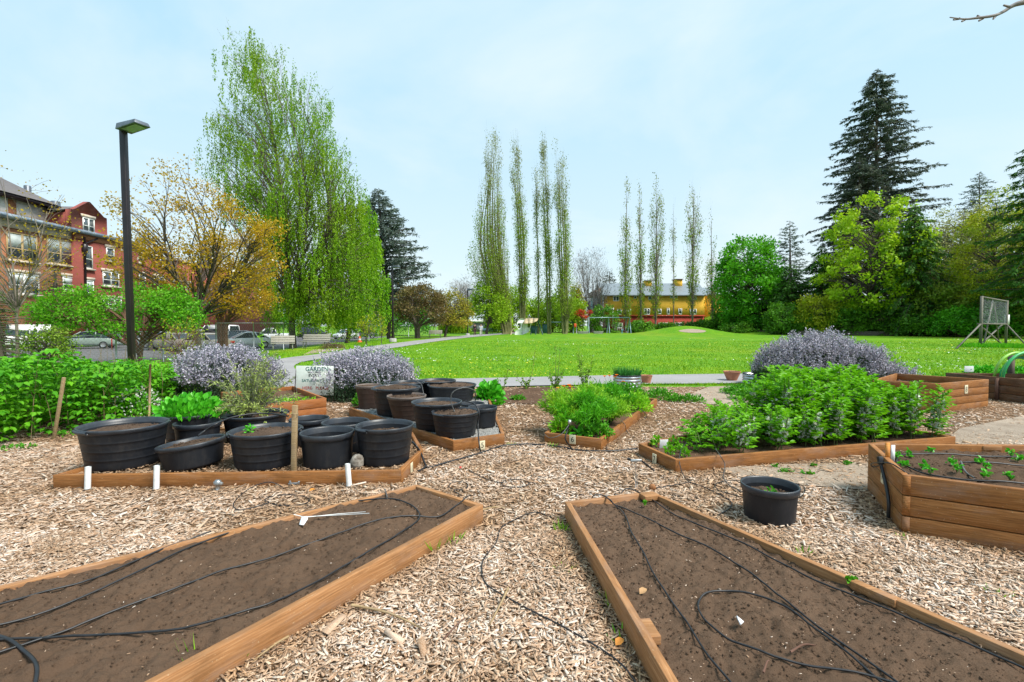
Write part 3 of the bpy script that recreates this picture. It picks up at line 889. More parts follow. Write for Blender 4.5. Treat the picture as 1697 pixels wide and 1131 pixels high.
p7 = pot('broad black tub of earth at the back right of the gravel bed', 749, 82, 637, 669, ZG, 'tub', taper=.84, depth=.02, group=GG)
p8 = pot('black tub farthest back on the gravel bed, only its rim showing', 724, 64, 630, 662, ZG, 'tub', taper=.84, depth=.05, group=GG)
p9 = pot('black tub in front of the flowering rosemary, its rim behind the big heaped tub', 675, 56, 633, 668, ZG, 'tub', taper=.84, depth=.05, group=GG)
p10 = pot('little black pot squeezed behind the small banded one', 783, 40, 668, 698, ZG, 'flange', taper=.88, depth=.08, group=GG)
ps = pot('lone black pot with a grey-blue rim standing on the wood chips', 1275, 100, 802, 876, 0.0, 'flange', taper=.87, depth=.085, group='black plastic pots')
t1 = pot('terracotta bowl planter with a thick pale rim among the low herbs', 1213, 30, 615.5, 633, 0.0, 'terra', taper=.55, depth=.03, group='terracotta pots', name='terracotta_pot')
t2 = pot('plain terracotta pot tucked beside the metal tub of chives', 1071, 21, 622, 637, 0.0, 'terra', taper=.66, depth=.03, group='terracotta pots', name='terracotta_pot')


def metal_tub(label, px, w, pyr, pyb):
    Yc = P(px, pyb)[1]; D = w * Yc / FPX; Yc += D / 2; D = w * Yc / FPX; r = D / 2
    c = PD(px, pyb, Yc); h = PD(px, pyr, Yc)[2]
    root = thing('metal_tub', label, 'planter', (c[0], Yc, 0), 'corrugated metal tubs')
    prof = []
    for k in range(25):
        zz = h * k / 24; prof.append((r * (.955 + .045 * (.5 - .5 * math.cos(k / 24 * 2 * math.pi * 4))), zz))
    mb = MB(); mb.lathe(prof + [(r * .95, h), (r * .93, h * .6)], (c[0], Yc, 0), 40); mb.build('tub_wall', MAT['corrugated'], root, smooth=True)
    mb = MB(); mb.lathe([(r * .96, h - .01), (r * 1.0, h + .0), (r * 1.0, h + .022), (r * .95, h + .022), (r * .95, h - .01)], (c[0], Yc, 0), 40); mb.build('rim', MAT['black_plastic'], root, smooth=True)
    mb = MB(); a = np.linspace(0, 2 * math.pi, 25)[:-1]; mb.poly(np.c_[c[0] + r * .945 * np.cos(a), Yc + r * .945 * np.sin(a), np.full(24, h - .04)]); mb.build('soil', MAT['pot_soil'], root)
    return root, np.array([c[0], Yc, 0]), r, h


m1 = metal_tub('corrugated metal tub of chives with a terracotta pot beside it', 1039, 46, 622.5, 645)
m2 = metal_tub('corrugated metal tub with a dark stake and pale card standing in it', 1254, 44, 620, 640)
# ================================================================== garden plants
LM = {}
LM['rasp'] = leafmat('raspberry_leaf', [(.024, .14, .006), (.045, .21, .008), (.08, .28, .014)], .35, 1.6, shift=(.13, .34, .02))
LM['bean'] = leafmat('bean_leaf', [(.05, .19, .006), (.085, .27, .008), (.12, .33, .014)], .42, 1.2, shift=(.15, .35, .015), rough=.45)
LM['petal_white'] = leafmat('white_petal', [(.75, .75, .66), (.85, .85, .8)], .3, 5)
LM['fern_d'] = leafmat('feathery_dark', [(.03, .18, .008), (.055, .25, .01), (.09, .32, .014)], .42, 4, shift=(.09, .32, .018))
LM['fern_l'] = leafmat('feathery_light', [(.07, .22, .014), (.12, .31, .02), (.2, .4, .03)], .3, 4, shift=(.24, .4, .03))
LM['herb'] = leafmat('herb_leaf', [(.025, .14, .01), (.045, .2, .013), (.08, .27, .02)], .3, 3, shift=(.09, .28, .02))
LM['lime'] = leafmat('lime_leaf', [(.07, .24, .012), (.13, .33, .018), (.2, .4, .03)], .35, 3)
LM['olive'] = leafmat('olive_leaf', [(.08, .115, .07), (.16, .2, .13), (.32, .38, .24)], .25, 2, shift=(.24, .32, .09))
LM['ros_green'] = leafmat('rosemary_needle', [(.018, .045, .022), (.035, .075, .03), (.06, .1, .05)], .15, 2)
LM['ros_flower'] = leafmat('rosemary_flower', [(.3, .27, .38), (.46, .43, .54), (.6, .57, .66), (.7, .68, .74)], .25, 3, shift=(.54, .51, .6))
LM['ros_flower2'] = leafmat('rosemary_flower_grey', [(.28, .26, .34), (.41, .385, .47), (.53, .5, .58), (.63, .61, .67)], .25, 3, shift=(.49, .46, .54))
LM['poppy'] = leafmat('poppy_petal', [(.8, .17, .01), (.9, .28, .02)], .3, 5)
LM['chive'] = leafmat('chive_leaf', [(.012, .09, .03), (.03, .15, .04)], .2, 4)
LM['leafy'] = leafmat('leafy_green', [(.02, .19, .012), (.04, .26, .016), (.075, .33, .03)], .3, 5, rough=.35)
LM['grass'] = leafmat('grass_blade', [(.05, .19, .012), (.1, .27, .016), (.17, .33, .03)], .3, 4)
LM['lawnblade'] = leafmat('lawn_blade', [(.03, .13, .003), (.065, .195, .004), (.11, .24, .006), (.18, .28, .01)], .25, .5)
LM['daisy'] = leafmat('daisy', [(.75, .75, .7), (.8, .8, .76)], .1, 1)
LM['dandelion'] = leafmat('dandelion', [(.6, .5, .02), (.7, .58, .05)], .1, 1)


def U(a, b, n=None): return RS.uniform(a, b, n)


def dome(n, c, rx, ry, h, skin=.55):
    """points in a dome volume, biased to its surface; returns points and outward directions"""
    d = rdir(n); d[:, 2] = np.abs(d[:, 2])
    q = (skin + (1 - skin) * RS.random(n)) ** .7
    p = d * q[:, None] * np.array([rx, ry, h]); return p + np.asarray(c), d


def stems(mb, root, tips, r=.004, k=4, bow=.2):
    for t in tips:
        t = np.asarray(t); m = (root + t) / 2; m[2] += bow * abs(t[2] - root[2]) * .5
        mb.tube(spline([root + (t - root) * .02, m, t], 4), np.linspace(r, r * .4, 9), k, cap=False)


# ---- raspberry hedge
HP = [(-6.1, 5.3), (-5.95, 6.6), (-5.9, 7.7), (-6.25, 9.3), (-7.9, 11.0), (-9, 11.2), (-13, 10.8), (-12.5, 5.5)]
root = thing('raspberry_hedge', 'dense bright green raspberry hedge filling the left edge behind two thin stakes', 'hedge', (-8.5, 8, 0))
n = 22000
x = U(-13, -5.8, n); y = U(5.2, 11.2, n); k = inpoly(x, y, HP); x, y = x[k], y[k]; n = len(x)
hh = 1.02 - .25 * sm(6.2, 8.5, y) + .2 * (vnoise(x, y, .9) - .5) + .28 * (vnoise(x, y, 3.1) - .5) - .16 * sm(8.3, 10, y)
z = hh * (1 - .95 * RS.random(n) ** 1.15)
edge = .12 * np.sin(z * 5)
c = np.c_[x + U(-.08, .08, n), y, z]
mbf = MB(); a = RS.random(n) * 6.283
d0 = np.c_[np.cos(a), np.sin(a), U(-.55, .25, n)]
for off, s in ((0, 1.0), (1.05, .82), (-1.05, .82)):
    ca, sa = math.cos(off), math.sin(off)
    d = np.c_[d0[:, 0] * ca - d0[:, 1] * sa, d0[:, 0] * sa + d0[:, 1] * ca, d0[:, 2] - .1]
    L = (.06 + .055 * RS.random(n)) * s
    mbf.leaves(c + d * .012, d, np.c_[RS.normal(0, .35, n), RS.normal(0, .35, n), np.ones(n)], L, L * .66, True)
mbf.build('foliage', LM['rasp'], root)
mbc = MB()
for _ in range(170):
    for _t in range(20):
        px, py = U(-9.5, -5.9), U(5.5, 11)
        if inpoly(px, py, HP): break
    h = U(.7, 1.05); mbc.tube([(px, py, 0), (px + U(-.05, .05), py + U(-.05, .05), h * .5), (px + U(-.15, .15), py + U(-.15, .15), h)], [.006, .005, .003], 4, cap=False)
stuff(mbc.build('canes', MAT['cane'], root))


def stick(name, label, cat, a, b, r, mat, group=None, square=False, wood_cap=True):
    a = np.asarray(a, float); b = np.asarray(b, float)
    mb = MB()
    if square: mb.bar(a, b, r * 2, r * 2, up=(0, 1, 0))
    else: mb.tube([a, (a + b) / 2, b], r, 8)
    o = mb.build(name, MAT[mat], None, base=a, bevel=.002 if square else 0, smooth=False)
    return tag(o, label, cat, group)


q = PD(89, 733, 6.15); b = PD(106, 626, 6.15)
stick('wooden_stake', 'thin weathered stake leaning in the raspberry leaves, the one at the far left', 'stake', (q[0], q[1], 0), (b[0], b[1], b[2]), .015, 'stake_wood', 'wooden stakes', True)
q = P(247, 694, 0); b = PD(249, 604, q[1])
s2 = stick('wooden_stake', 'slim pale stake at the right end of the raspberry hedge, string tied on', 'stake', q, b, .016, 'stake_wood', 'wooden stakes')
sb_ = MB(); e = PD(190, 657, 7.4); sp_ = spline([PD(248.5, 640, q[1]), PD(220, 653, q[1] - .1), e], 6); sb_.tube(sp_, .004, 4)
tag(sb_.build('string', MAT['stake_wood'], None), 'slack cord hanging between the stake and the raspberry leaves', 'string')
q = P(487, 781, .085); b = PD(489, 672, q[1] + .02)
st3 = stick('wooden_stake', 'stout square stake standing among the black pots, string wound round its top', 'stake', q, b, .021, 'stake_wood', 'wooden stakes', True)
mb = MB(); w_ = PD(489, 690, q[1] + .02)
for k in range(3): mb.box(w_ + np.array([0, 0, .012 * k]), (.05, .05, .006), rz=.1)
o = mb.build('twine', MAT['stake_wood'], st3)

# ---- white flowers under the hedge
root = thing('flower_clump', 'low clump of small white flowers at the foot of the slim hedge stake', 'flowers', (-6.0, 7.7, 0))
n = 260; p, d = dome(n, (-6.0, 7.7, 0), .42, .35, .5, .6)
mb = MB(); mb.leaves(p, d + rdir(n) * .4, rdir(n), .035, .028, True); mb.build('blossoms', LM['petal_white'], root)
n = 500; p, d = dome(n, (-6.0, 7.7, 0), .45, .4, .45, .2); mb = MB(); mb.leaves(p, rdir(n), rdir(n), .06, .035, True); mb.build('leaves', LM['herb'], root)


# ---- rosemary
def rosemary(label, c, rx, ry, h, n, spiky, fm):
    c = np.asarray(c, float)
    root = thing('rosemary_bush', label, 'bush', c, 'flowering rosemary bushes')
    d = rdir(n); d[:, 2] = np.abs(d[:, 2]) * 1.0
    lumpf = 1 + .32 * (vnoise(d[:, 0] * 3 + c[0], d[:, 2] * 3 + d[:, 1] * 3, 1.6) - .5)
    p = d * np.array([rx, ry, h]) * (lumpf * U(.72, .98, n) ** .6)[:, None]
    sq = (np.abs(d[:, 0]) ** 3.2 + np.abs(d[:, 1]) ** 3.2 + np.abs(d[:, 2]) ** 3.2) ** (-1 / 3.2); p *= (sq * .93)[:, None]; p[:, :2] *= .93; p[:, 2] *= .9
    p[:, 2] = np.maximum(p[:, 2], .03)
    up = d * (1 - spiky) * .9 + np.array([0, 0, .35 + spiky]) + rdir(n) * .28
    up /= np.linalg.norm(up, axis=1, keepdims=True)
    L = U(.12, .3, n) * (.7 + .5 * spiky) * (.75 + .35 * h)
    fl = MB(); gr = MB()
    bare = (p[:, 2] / h < .3) | (RS.random(n) < .13)
    side = d.copy()
    for k in range(16):
        t = k / 16
        pos = p + up * (L * t)[:, None] + rdir(n) * .018 + c
        if k % 3 == 0:
            gr.leaves(pos, rdir(n) * .7 + up * .9, rdir(n), U(.025, .05, n), .012)
        m = (~bare) & (RS.random(n) < .5 + .5 * t)
        if m.any():
            mm = int(m.sum()); fl.leaves(pos[m] + rdir(mm) * .012, rdir(mm) + d[m] * .5, rdir(mm), U(.022, .044, mm), U(.02, .036, mm), False, .4)
    ni = int(n * 6.0); q = rdir(ni); q[:, 2] = np.abs(q[:, 2]); pi = q * (RS.random(ni) ** .4 * .9)[:, None] * np.array([rx, ry, h]) + c
    gr.leaves(pi, rdir(ni) + np.array([0, 0, .5]), rdir(ni), U(.03, .07, ni), U(.014, .024, ni))
    fl.build('blossoms', LM[fm], root); gr.build('needles', LM['ros_green'], root)
    st = MB()
    for i in range(26):
        a = U(0, 6.28); st.tube(spline([c + [0, 0, 0], c + [rx * .35 * math.cos(a), ry * .35 * math.sin(a), h * .35], c + [rx * .75 * math.cos(a), ry * .75 * math.sin(a), h * U(.4, .75)]], 3), np.linspace(.015, .005, 7), 5, cap=False)
    st.build('stems', MAT['bark'], root)
    return root


rosemary('round mound of lilac flowering rosemary behind the leafy tub and olive bush', (-5.75, 9.75, 0), 1.02, .95, 1.08, 2300, .15, 'ros_flower')
rosemary('spiky upright rosemary with pale lilac flowers between the paper sign and the gravel bed', (-2.95, 9.75, 0), 1.1, .85, .9, 2100, .75, 'ros_flower')
rosemary('widest rosemary mound, greyish mauve, behind the broad beans by the metal tub', (7.1, 11.0, 0), 1.42, 1.15, 1.27, 4600, .25, 'ros_flower2')
tail = rosemary('low trailing rosemary running from the wide mauve mound towards bed eight', (8.3, 10.8, 0), .7, .6, .55, 900, .2, 'ros_flower2')


# ---- leafy clumps
def clump(name, label, cat, c, rx, ry, h, n, L, W, mat, oval=True, up=.35, skin=.35, group=None, stem=0, droop=0.0, cone=0):
    c = np.asarray(c, float); root = thing(name, label, cat, c, group)
    p, d = dome(n, c, rx, ry, h, skin)
    p[:, 2] += .02
    dd = d * .8 + rdir(n) * .7 + np.array([0, 0, up]); dd[:, 2] -= droop
    mb = MB(); Ls = L * U(.6, 1.25, n); mb.leaves(p - dd * .02, dd, rdir(n) * .6 + np.array([0, 0, 1.0]), Ls, Ls * W / L, oval)
    mb.build('leaves', LM[mat], root)
    if stem:
        st = MB(); i = RS.choice(n, stem); stems(st, c, p[i], .005); st.build('stems', MAT['stem'], root)
    return root


def fern(name, label, c, r, h, n, mat, group=None, cat='plant'):
    """feathery fennel-like plant: arching stems with hair-thin leaf threads"""
    c = np.asarray(c, float); root = thing(name, label, cat, c, group)
    ns = 34; mb = MB(); st = MB(); per = n // ns
    for i in range(ns):
        a = U(0, 6.28); q = math.sqrt(U(0, 1)) * r; t = np.array([q * math.cos(a), q * math.sin(a), h * (1 - .45 * (q / r) ** 2) * U(.8, 1.08)])
        cur = spline([c, c + t * [.4, .4, .65], c + t], 6); st.tube(cur, np.linspace(.005, .0015, len(cur)), 4, cap=False)
        f = .25 + .75 * RS.random(per) ** .7
        base = np.stack([np.interp(f, np.linspace(0, 1, len(cur)), cur[:, k]) for k in range(3)], 1)
        base += rdir(per) * (.015 + .06 * f[:, None] * RS.random((per, 1)))
        d = rdir(per) + np.array([t[0], t[1], 0]) / r * .6 + np.array([0, 0, .55])
        mb.leaves(base, d, rdir(per), U(.04, .1, per), U(.008, .015, per), False, .1)
    st.build('stems', MAT['stem'], root); mb.build('leaves', LM[mat], root); return root


G6 = 'greens growing in bed six'
fern('feathery_plant', 'dark green feathery plant bulging over the front of bed six', (.97, 6.22, .1), .42, .47, 6200, 'fern_d', G6)
fern('feathery_plant', 'yellow-green feathery plant at the left corner of bed six', (.7, 6.5, .1), .36, .5, 4600, 'fern_l', G6)
fern('feathery_plant', 'tall pale feathery plant in the middle of bed six', (1.12, 7.0, .1), .4, .52, 4600, 'fern_l', G6)
fern('feathery_plant', 'light green feathery plant leaning over the right board of bed six', (1.38, 6.72, .1), .3, .38, 3600, 'fern_l', G6)
fern('feathery_plant', 'darkest feathery plant at the back of bed six below the metal tub', (1.55, 7.75, .1), .4, .46, 4800, 'fern_d', G6)
clump('herb_plant', 'bushy light herb near the far right corner of bed six', 'plant', (1.98, 7.75, .1), .3, .3, .3, 900, .06, .025, 'lime', group=G6)
clump('herb_plant', 'dark mounded herb at the far end of bed six', 'plant', (2.08, 8.65, .1), .36, .36, .34, 900, .06, .03, 'herb', group=G6)
clump('herb_plant', 'small yellowish sprig at the front left board of bed six', 'plant', (.62, 6.12, .1), .14, .12, .2, 160, .09, .022, 'lime', group=G6)
clump('herb_plant', 'dark low leaves spilling over the front corner of bed six', 'plant', (1.05, 5.92, .1), .22, .16, .2, 420, .05, .03, 'herb', group=G6)
root = thing('chard_plant', 'broad strap leaves hanging over the front board beside the six plate', 'plant', (.83, 5.98, .1), G6)
mb = MB(); a = np.array([-2.4, -1.6, -.9, .3, 2.2, 1.2]); mb.leaves(np.tile([.83, 5.97, .13], (6, 1)), np.c_[np.cos(a), np.sin(a), [.15, -.25, -.1, .3, .4, .6]], np.tile([0, 0, 1.0], (6, 1)), .2, .055, True); mb.build('leaves', LM['leafy'], root)


def poppies(label, pts, base):
    root = thing('poppy_plant', label, 'flowers', base, 'orange poppies'); st = MB(); pt = MB(); lf = MB()
    for q in pts:
        q = np.asarray(q); b = np.array([base[0] + U(-.1, .1), base[1] + U(-.1, .1), 0]); st.tube(spline([b, (b + q) / 2 + [0.02, 0, .03], q], 4), .003, 4, cap=False)
        a = np.arange(5) * 1.256; pt.leaves(np.tile(q, (5, 1)), np.c_[np.cos(a), np.sin(a), np.full(5, .8)], np.c_[-np.cos(a), -np.sin(a), np.ones(5)], .05, .05, True)
    p, d = dome(220, base, .22, .2, .25, .2); lf.leaves(p, rdir(220) + [0, 0, .4], rdir(220), .06, .014)
    st.build('stems', MAT['stem'], root); pt.build('blossoms', LM['poppy'], root); lf.build('leaves', LM['fern_l'], root)


poppies('cluster of orange poppies behind the left side of bed six', [PD(x_, y_, 8.2) for x_, y_ in ((925, 645), (934, 642), (939, 646), (946, 643), (949, 647), (943, 640))], (.95, 8.2, 0))
poppies('few orange poppies in front of the metal tub of chives', [PD(x_, y_, 9.9) for x_, y_ in ((1002, 625), (1010, 624), (1019, 626), (1022, 623), (1033, 634))], (2.05, 9.9, 0))

# chives and tufts
def tuft(name, label, c, r, h, n, mat='chive', w=.008, spread=.35, cat='plant', group=None):
    c = np.asarray(c, float); a = RS.random(n) * 6.28; q = np.sqrt(RS.random(n)) * r
    p = c + np.c_[q * np.cos(a), q * np.sin(a), np.zeros(n)]
    d = np.c_[np.cos(a) * spread * q / r + RS.normal(0, .16, n), np.sin(a) * spread * q / r + RS.normal(0, .16, n), np.ones(n)]
    mb = MB(); mb.leaves(p, d, rdir(n), h * U(.5, 1.1, n), w, False, .1); o = mb.build(name, LM[mat], None, base=c); return tag(o, label, cat, group)


tuft('chives', 'thick tuft of chives growing in the metal tub', m1[1] + [0, 0, m1[3] - .04], m1[2] * .85, .27, 500, w=.012)
tuft('chives', 'small bright tuft of chives in the tub with the stake', m2[1] + [.08, 0, m2[3] - .04], m2[2] * .35, .24, 220, 'herb', w=.012, spread=.5)
q = m2[1] + [-.06, -.05, m2[3] - .05]
stick('wooden_stake', 'short dark stake stuck in the metal tub by the widest rosemary', 'stake', q, q + [.01, 0, .42], .014, 'bark', 'wooden stakes', True)
mb = MB(); mb.box(q + [.0, .05, .16], (.17, .008, .2)); tag(mb.build('plant_label', MAT['paper'], None, base=q), 'pale blank card behind the dark stake in the metal tub', 'label')
GM = 'low herb mats beside the path'
clump('herb_mat', 'low herb mat under the terracotta bowl planter', 'plant', (4.95, 10.35, 0), .5, .4, .2, 900, .05, .03, 'herb', group=GM)
clump('herb_mat', 'low herb mat between the terracotta bowl and the broad beans', 'plant', (4.75, 9.5, 0), .5, .35, .24, 900, .05, .03, 'herb', group=GM)
clump('herb_mat', 'creeping herb mat beside the plain terracotta pot', 'plant', (2.95, 9.6, 0), .38, .35, .22, 700, .05, .028, 'herb', group=GM)
clump('herb_mat', 'creeping herb mat past the far end of bed six', 'plant', (3.35, 9.25, 0), .42, .2, .14, 500, .045, .026, 'herb', group=GM)
clump('herb_mat', 'pale twiggy herb behind the far right corner of bed six', 'plant', (2.55, 9.55, 0), .2, .2, .32, 260, .05, .01, 'olive', group=GM)
clump('kale_plant', 'leafy green kale between the gravel bed and the path', 'plant', (-.42, 8.9, 0), .26, .24, .42, 260, .13, .1, 'leafy', group=None, stem=20)
clump('weed_clump', 'small flat weed on the brown earth near the kale', 'weed', P(858, 664), .17, .14, .09, 120, .06, .03, 'herb')
clump('herb_plant', 'dark green leafy clump at the foot of the spiky rosemary', 'plant', (-2.5, 8.75, 0), .42, .3, .34, 700, .07, .045, 'herb')
clump('ground_cover', 'low weedy greenery behind the empty bed eight', 'plant', (9.6, 10.2, 0), 1.6, .4, .34, 1500, .07, .03, 'herb')
clump('ground_cover', 'greenery between the dark bed and the backstop lawn', 'plant', (11.6, 11.6, 0), 2.4, .5, .34, 1800, .08, .03, 'herb')

# thin rose stems on the brown earth
def rose(label, b, stems_, leafn):
    b = np.asarray(b, float); root = thing('rose_bush', label, 'rose bush', b, 'young rose bushes'); st = MB(); lf = MB()
    for (dx, h) in stems_:
        t = b + np.array([dx, U(-.1, .1), h]); cur = spline([b, b + np.array([dx * .6, 0, h * .4]), t], 5); st.tube(cur, np.linspace(.006, .0025, len(cur)), 4, cap=False)
        m = leafn; f = RS.random(m) ** .9
        base = np.stack([np.interp(f, np.linspace(0, 1, len(cur)), cur[:, k]) for k in range(3)], 1) + rdir(m) * .04
        lf.leaves(base, rdir(m), rdir(m), U(.04, .07, m), .035, True)
    st.build('stems', MAT['cane'], root); lf.build('leaves', LM['olive2'], root)


LM['olive2'] = leafmat('rose_leaf', [(.045, .13, .02), (.09, .2, .03), (.15, .26, .05)], .3, 3)
rose('sparse young rose with one long bent cane, leftmost on the brown earth', G(873, 646), [(-.1, .35), (.06, .3), (.2, .95), (-.3, .5), (-.02, .3)], 16)
rose('young rose with tall thin canes on the brown earth behind the poppies', G(920, 644), [(-.15, .4), (.02, .3), (.02, 1.0), (.2, .45), (.12, .95), (-.1, .35), (.1, .33)], 26)
rose('tallest leafy young rose in front of the path beside the feathery greens', G(967, 645), [(-.12, .98), (.0, .5), (.12, .45), (-.06, .85), (.2, .75), (.05, .4), (.1, .5)], 34)
rose('half hidden young rose at the left end of the brown earth', G(832, 648), [(-.1, .3), (.08, .35), (.14, .55)], 14)


# ---- broad beans: four plants, then copies
def bean(h):
    root = thing('broad_bean_plant', 'white-flowering broad bean plant standing in bed seven', 'bean plant', (0, 0, 0), 'broad bean plants in bed seven')
    st = MB(); lf = MB(); fl = MB()
    for s in range(2 if h < .5 else 3):
        top = np.array([U(-.09, .09), U(-.09, .09), h * U(.85, 1.05)]); b = np.array([U(-.03, .03), U(-.03, .03), 0])
        cur = spline([b, (b + top) / 2 + [U(-.02, .02), U(-.02, .02), 0], top], 5); st.tube(cur, .006, 4, cap=False)
        nl = int(h * 30)
        for i in range(nl):
            f = .06 + .94 * i / nl; p = np.array([np.interp(f, np.linspace(0, 1, len(cur)), cur[:, k]) for k in range(3)])
            a = i * 2.4 + U(-.4, .4); d = np.array([math.cos(a), math.sin(a), .55 if f < .85 else 1.1]); m = 6
            t = np.repeat(np.linspace(.3, 1, 3), 2) * (.11 if f < .85 else .06)
            sd = np.array([-d[1], d[0], 0]); sg = np.tile([1, -1], 3)[:, None]
            lf.leaves(p + d * t[:, None], d * .6 + sd * sg + rdir(m) * .25, rdir(m) * .35 + [0, 0, 1], U(.042, .072, m), .034, True)
            if .2 < f < .82 and h > .3:
                k = 7; fl.leaves(p + rdir(k) * .014 + d * .018, d + rdir(k) * .8, rdir(k), .031, .024, True)
    st.build('stem', MAT['stem'], root); lf.build('leaves', LM['bean'], root)
    if len(fl.v): fl.build('blossoms', LM['petal_white'], root)
    return root


protos = {h: [bean(h) for _ in range(3)] for h in (.26, .42, .62, .74)}
used = set(); pts = []
bp = inset(BEDS[5 - 0], .12) if False else None
B7 = [q for q in BEDS if abs(q[0][0] - l7[0]) < 3 and any(np.allclose(v_[:2], r7[:2]) for v_ in q)][0]
B7i = inset(B7, .13)
for gx in np.arange(1.7, 5.3, .2):
    for gy in np.arange(4.8, 7.4, .21):
        x_, y_ = gx + U(-.06, .06), gy + U(-.06, .06)
        if not inpoly(x_, y_, B7i) or x_ < 1.95: continue
        front = (y_ - (5.0 + .27 * (x_ - 1.62)))        # distance from the front board
        h = .26 if x_ < 2.3 else (.42 if x_ < 3.0 and front < .75 else (.62 if x_ > 4.75 or front < .3 else .74))
        if x_ > 3.0 and front < .3 and x_ < 3.5: h = .42
        if x_ / y_ < .5: h = min(h, .42)
        elif x_ / y_ < .555: h = min(h, .62)
        pts.append((x_, y_, h))
for i, (x_, y_, h) in enumerate(pts):
    k = i % 3; pr = protos[h][k]
    o = pr if (h, k) not in used else copy_tree(pr); used.add((h, k))
    o.location = (x_, y_, .1); o.rotation_euler = (RS.normal(0, .06), RS.normal(0, .06), U(0, 6.28)); s = U(.88, 1.1); o.scale = (s, s, s)
for h in protos:
    for k in range(3):
        if (h, k) not in used:
            for ch in list(protos[h][k].children): bpy.data.objects.remove(ch)
            bpy.data.objects.remove(protos[h][k])

# ---- pot plants
c = pg[1] + [0, 0, pg[3] - .05]
root = thing('leafy_plant', 'glossy bright green plant with rounded leaves in the wide tub', 'plant', c)
n = 700; p, d = dome(n, c, .38, .34, .25, .3); mb = MB(); L = U(.045, .085, n); mb.leaves(p, d * .5 + rdir(n) * .45 + [0, 0, .6], rdir(n) * .5 + [0, -.6, .4], L, L * .72, True, .12); mb.build('leaves', LM['leafy'], root)
mb = MB(); stems(mb, c, p[RS.choice(n, 40)], .006); mb.build('stems', MAT['stem'], root)
c = ph[1] + [-.06, 0, ph[3] - .06]
root = thing('olive_bush', 'loose silvery olive bush with narrow leaves sprawling over the black tubs', 'bush', c)
st = MB(); lf = MB()
for i in range(80):
    a = U(0, 6.28); el = U(.05, 1.35); L = U(.38, .78) if el > .4 else U(.38, .66); d = np.array([math.cos(a) * math.cos(el), math.sin(a) * math.cos(el) * .7, math.sin(el)])
    t = c + d * L * np.array([1.02, .9, 1.25]); cur = spline([c, c + d * L * .5 + [0, 0, .1], t + [0, 0, -.05 * (1 - d[2])]], 6); st.tube(cur, np.linspace(.006, .0016, len(cur)), 4, cap=False)
    m = 56; f = .2 + .8 * RS.random(m); base = np.stack([np.interp(f, np.linspace(0, 1, len(cur)), cur[:, k]) for k in range(3)], 1) + rdir(m) * .012
    lf.leaves(base, rdir(m) + d * .7, rdir(m), U(.035, .065, m), U(.009, .015, m), False, .15)
cur = spline([c, PD(438, 640, c[1]), PD(434, 585, c[1] + .4), PD(433, 556, c[1] + .5)], 6)
st.build('branches', MAT['bark_grey'], root); lf.build('leaves', LM['olive'], root)
root = thing('wild_shoot', 'single tall leafy shoot rising beside the left rosemary', 'plant', (-5.02, 9.6, 0)); st = MB(); lf = MB()
cur = spline([(-5.02, 9.6, 0), PD(435, 610, 9.6), PD(432, 556, 9.6)], 6); st.tube(cur, np.linspace(.007, .003, len(cur)), 4); m = 46; f = .5 + .5 * RS.random(m)
base = np.stack([np.interp(f, np.linspace(0, 1, len(cur)), cur[:, k]) for k in range(3)], 1); lf.leaves(base, rdir(m) + [0, 0, .7], rdir(m), .1, .025); st.build('stem', MAT['stem'], root); lf.build('leaves', LM['lime'], root)
c = pc[1] + [-.14, -.06, pc[3] - .04]
clump('pot_seedling', 'small leafy sprig at the left rim of the earth-filled tub', 'plant', c, .06, .05, .09, 26, .045, .03, 'leafy')
c = pe[1]
for (lab, q, r_, h_) in (('tiny weeds sprouting on the earth of the lone pot', ps[1] + [0, 0, ps[3] - .085], .09, .025),):
    clump('weed_clump', lab, 'weed', q, r_, r_, h_, 24, .035, .02, 'herb')
clump('bed_weeds', 'low green weeds in the orange-brown bed', 'weed', (f3[0] - .55, f3[1] + .05, .2), .5, .25, .07, 200, .05, .02, 'lime')
clump('bed_plants', 'fresh green plants growing in the dark bed by the hose coil', 'plant', (l9[0] + 1.05, l9[1] + .25, .36), .4, .3, .22, 260, .09, .06, 'leafy')
clump('bed_plants', 'second clump of greens in the dark bed at the picture edge', 'plant', (l9[0] + 1.7, l9[1] + .2, .36), .3, .3, .2, 200, .09, .06, 'leafy')
# seedlings of the tall bed
for i, (x_, y_) in enumerate(((1487, 762), (1507, 760), (1541, 752), (1498, 776), (1529, 778), (1578, 772), (1624, 770), (1634, 778), (1674, 757), (1686, 765), (1674, 796), (1541, 786), (1586, 783), (1631, 792))):
    clump('bean_seedling', 'young seedling in the tall right-hand bed', 'seedling', P(x_, y_, .372), .04, .04, .06, 16, .033, .024, 'leafy', group='seedlings in the tall bed', stem=5)
# beans seedlings at the point of bed seven
for i, (x_, y_) in enumerate(((1087, 741), (1117, 742), (1128, 752), (1110, 756), (1135, 760))):
    clump('bean_seedling', 'small seedling at the pointed left end of bed seven', 'seedling', P(x_, y_, .1), .07, .07, .13, 34, .045, .03, 'bean', group='seedlings in bed seven', stem=6)
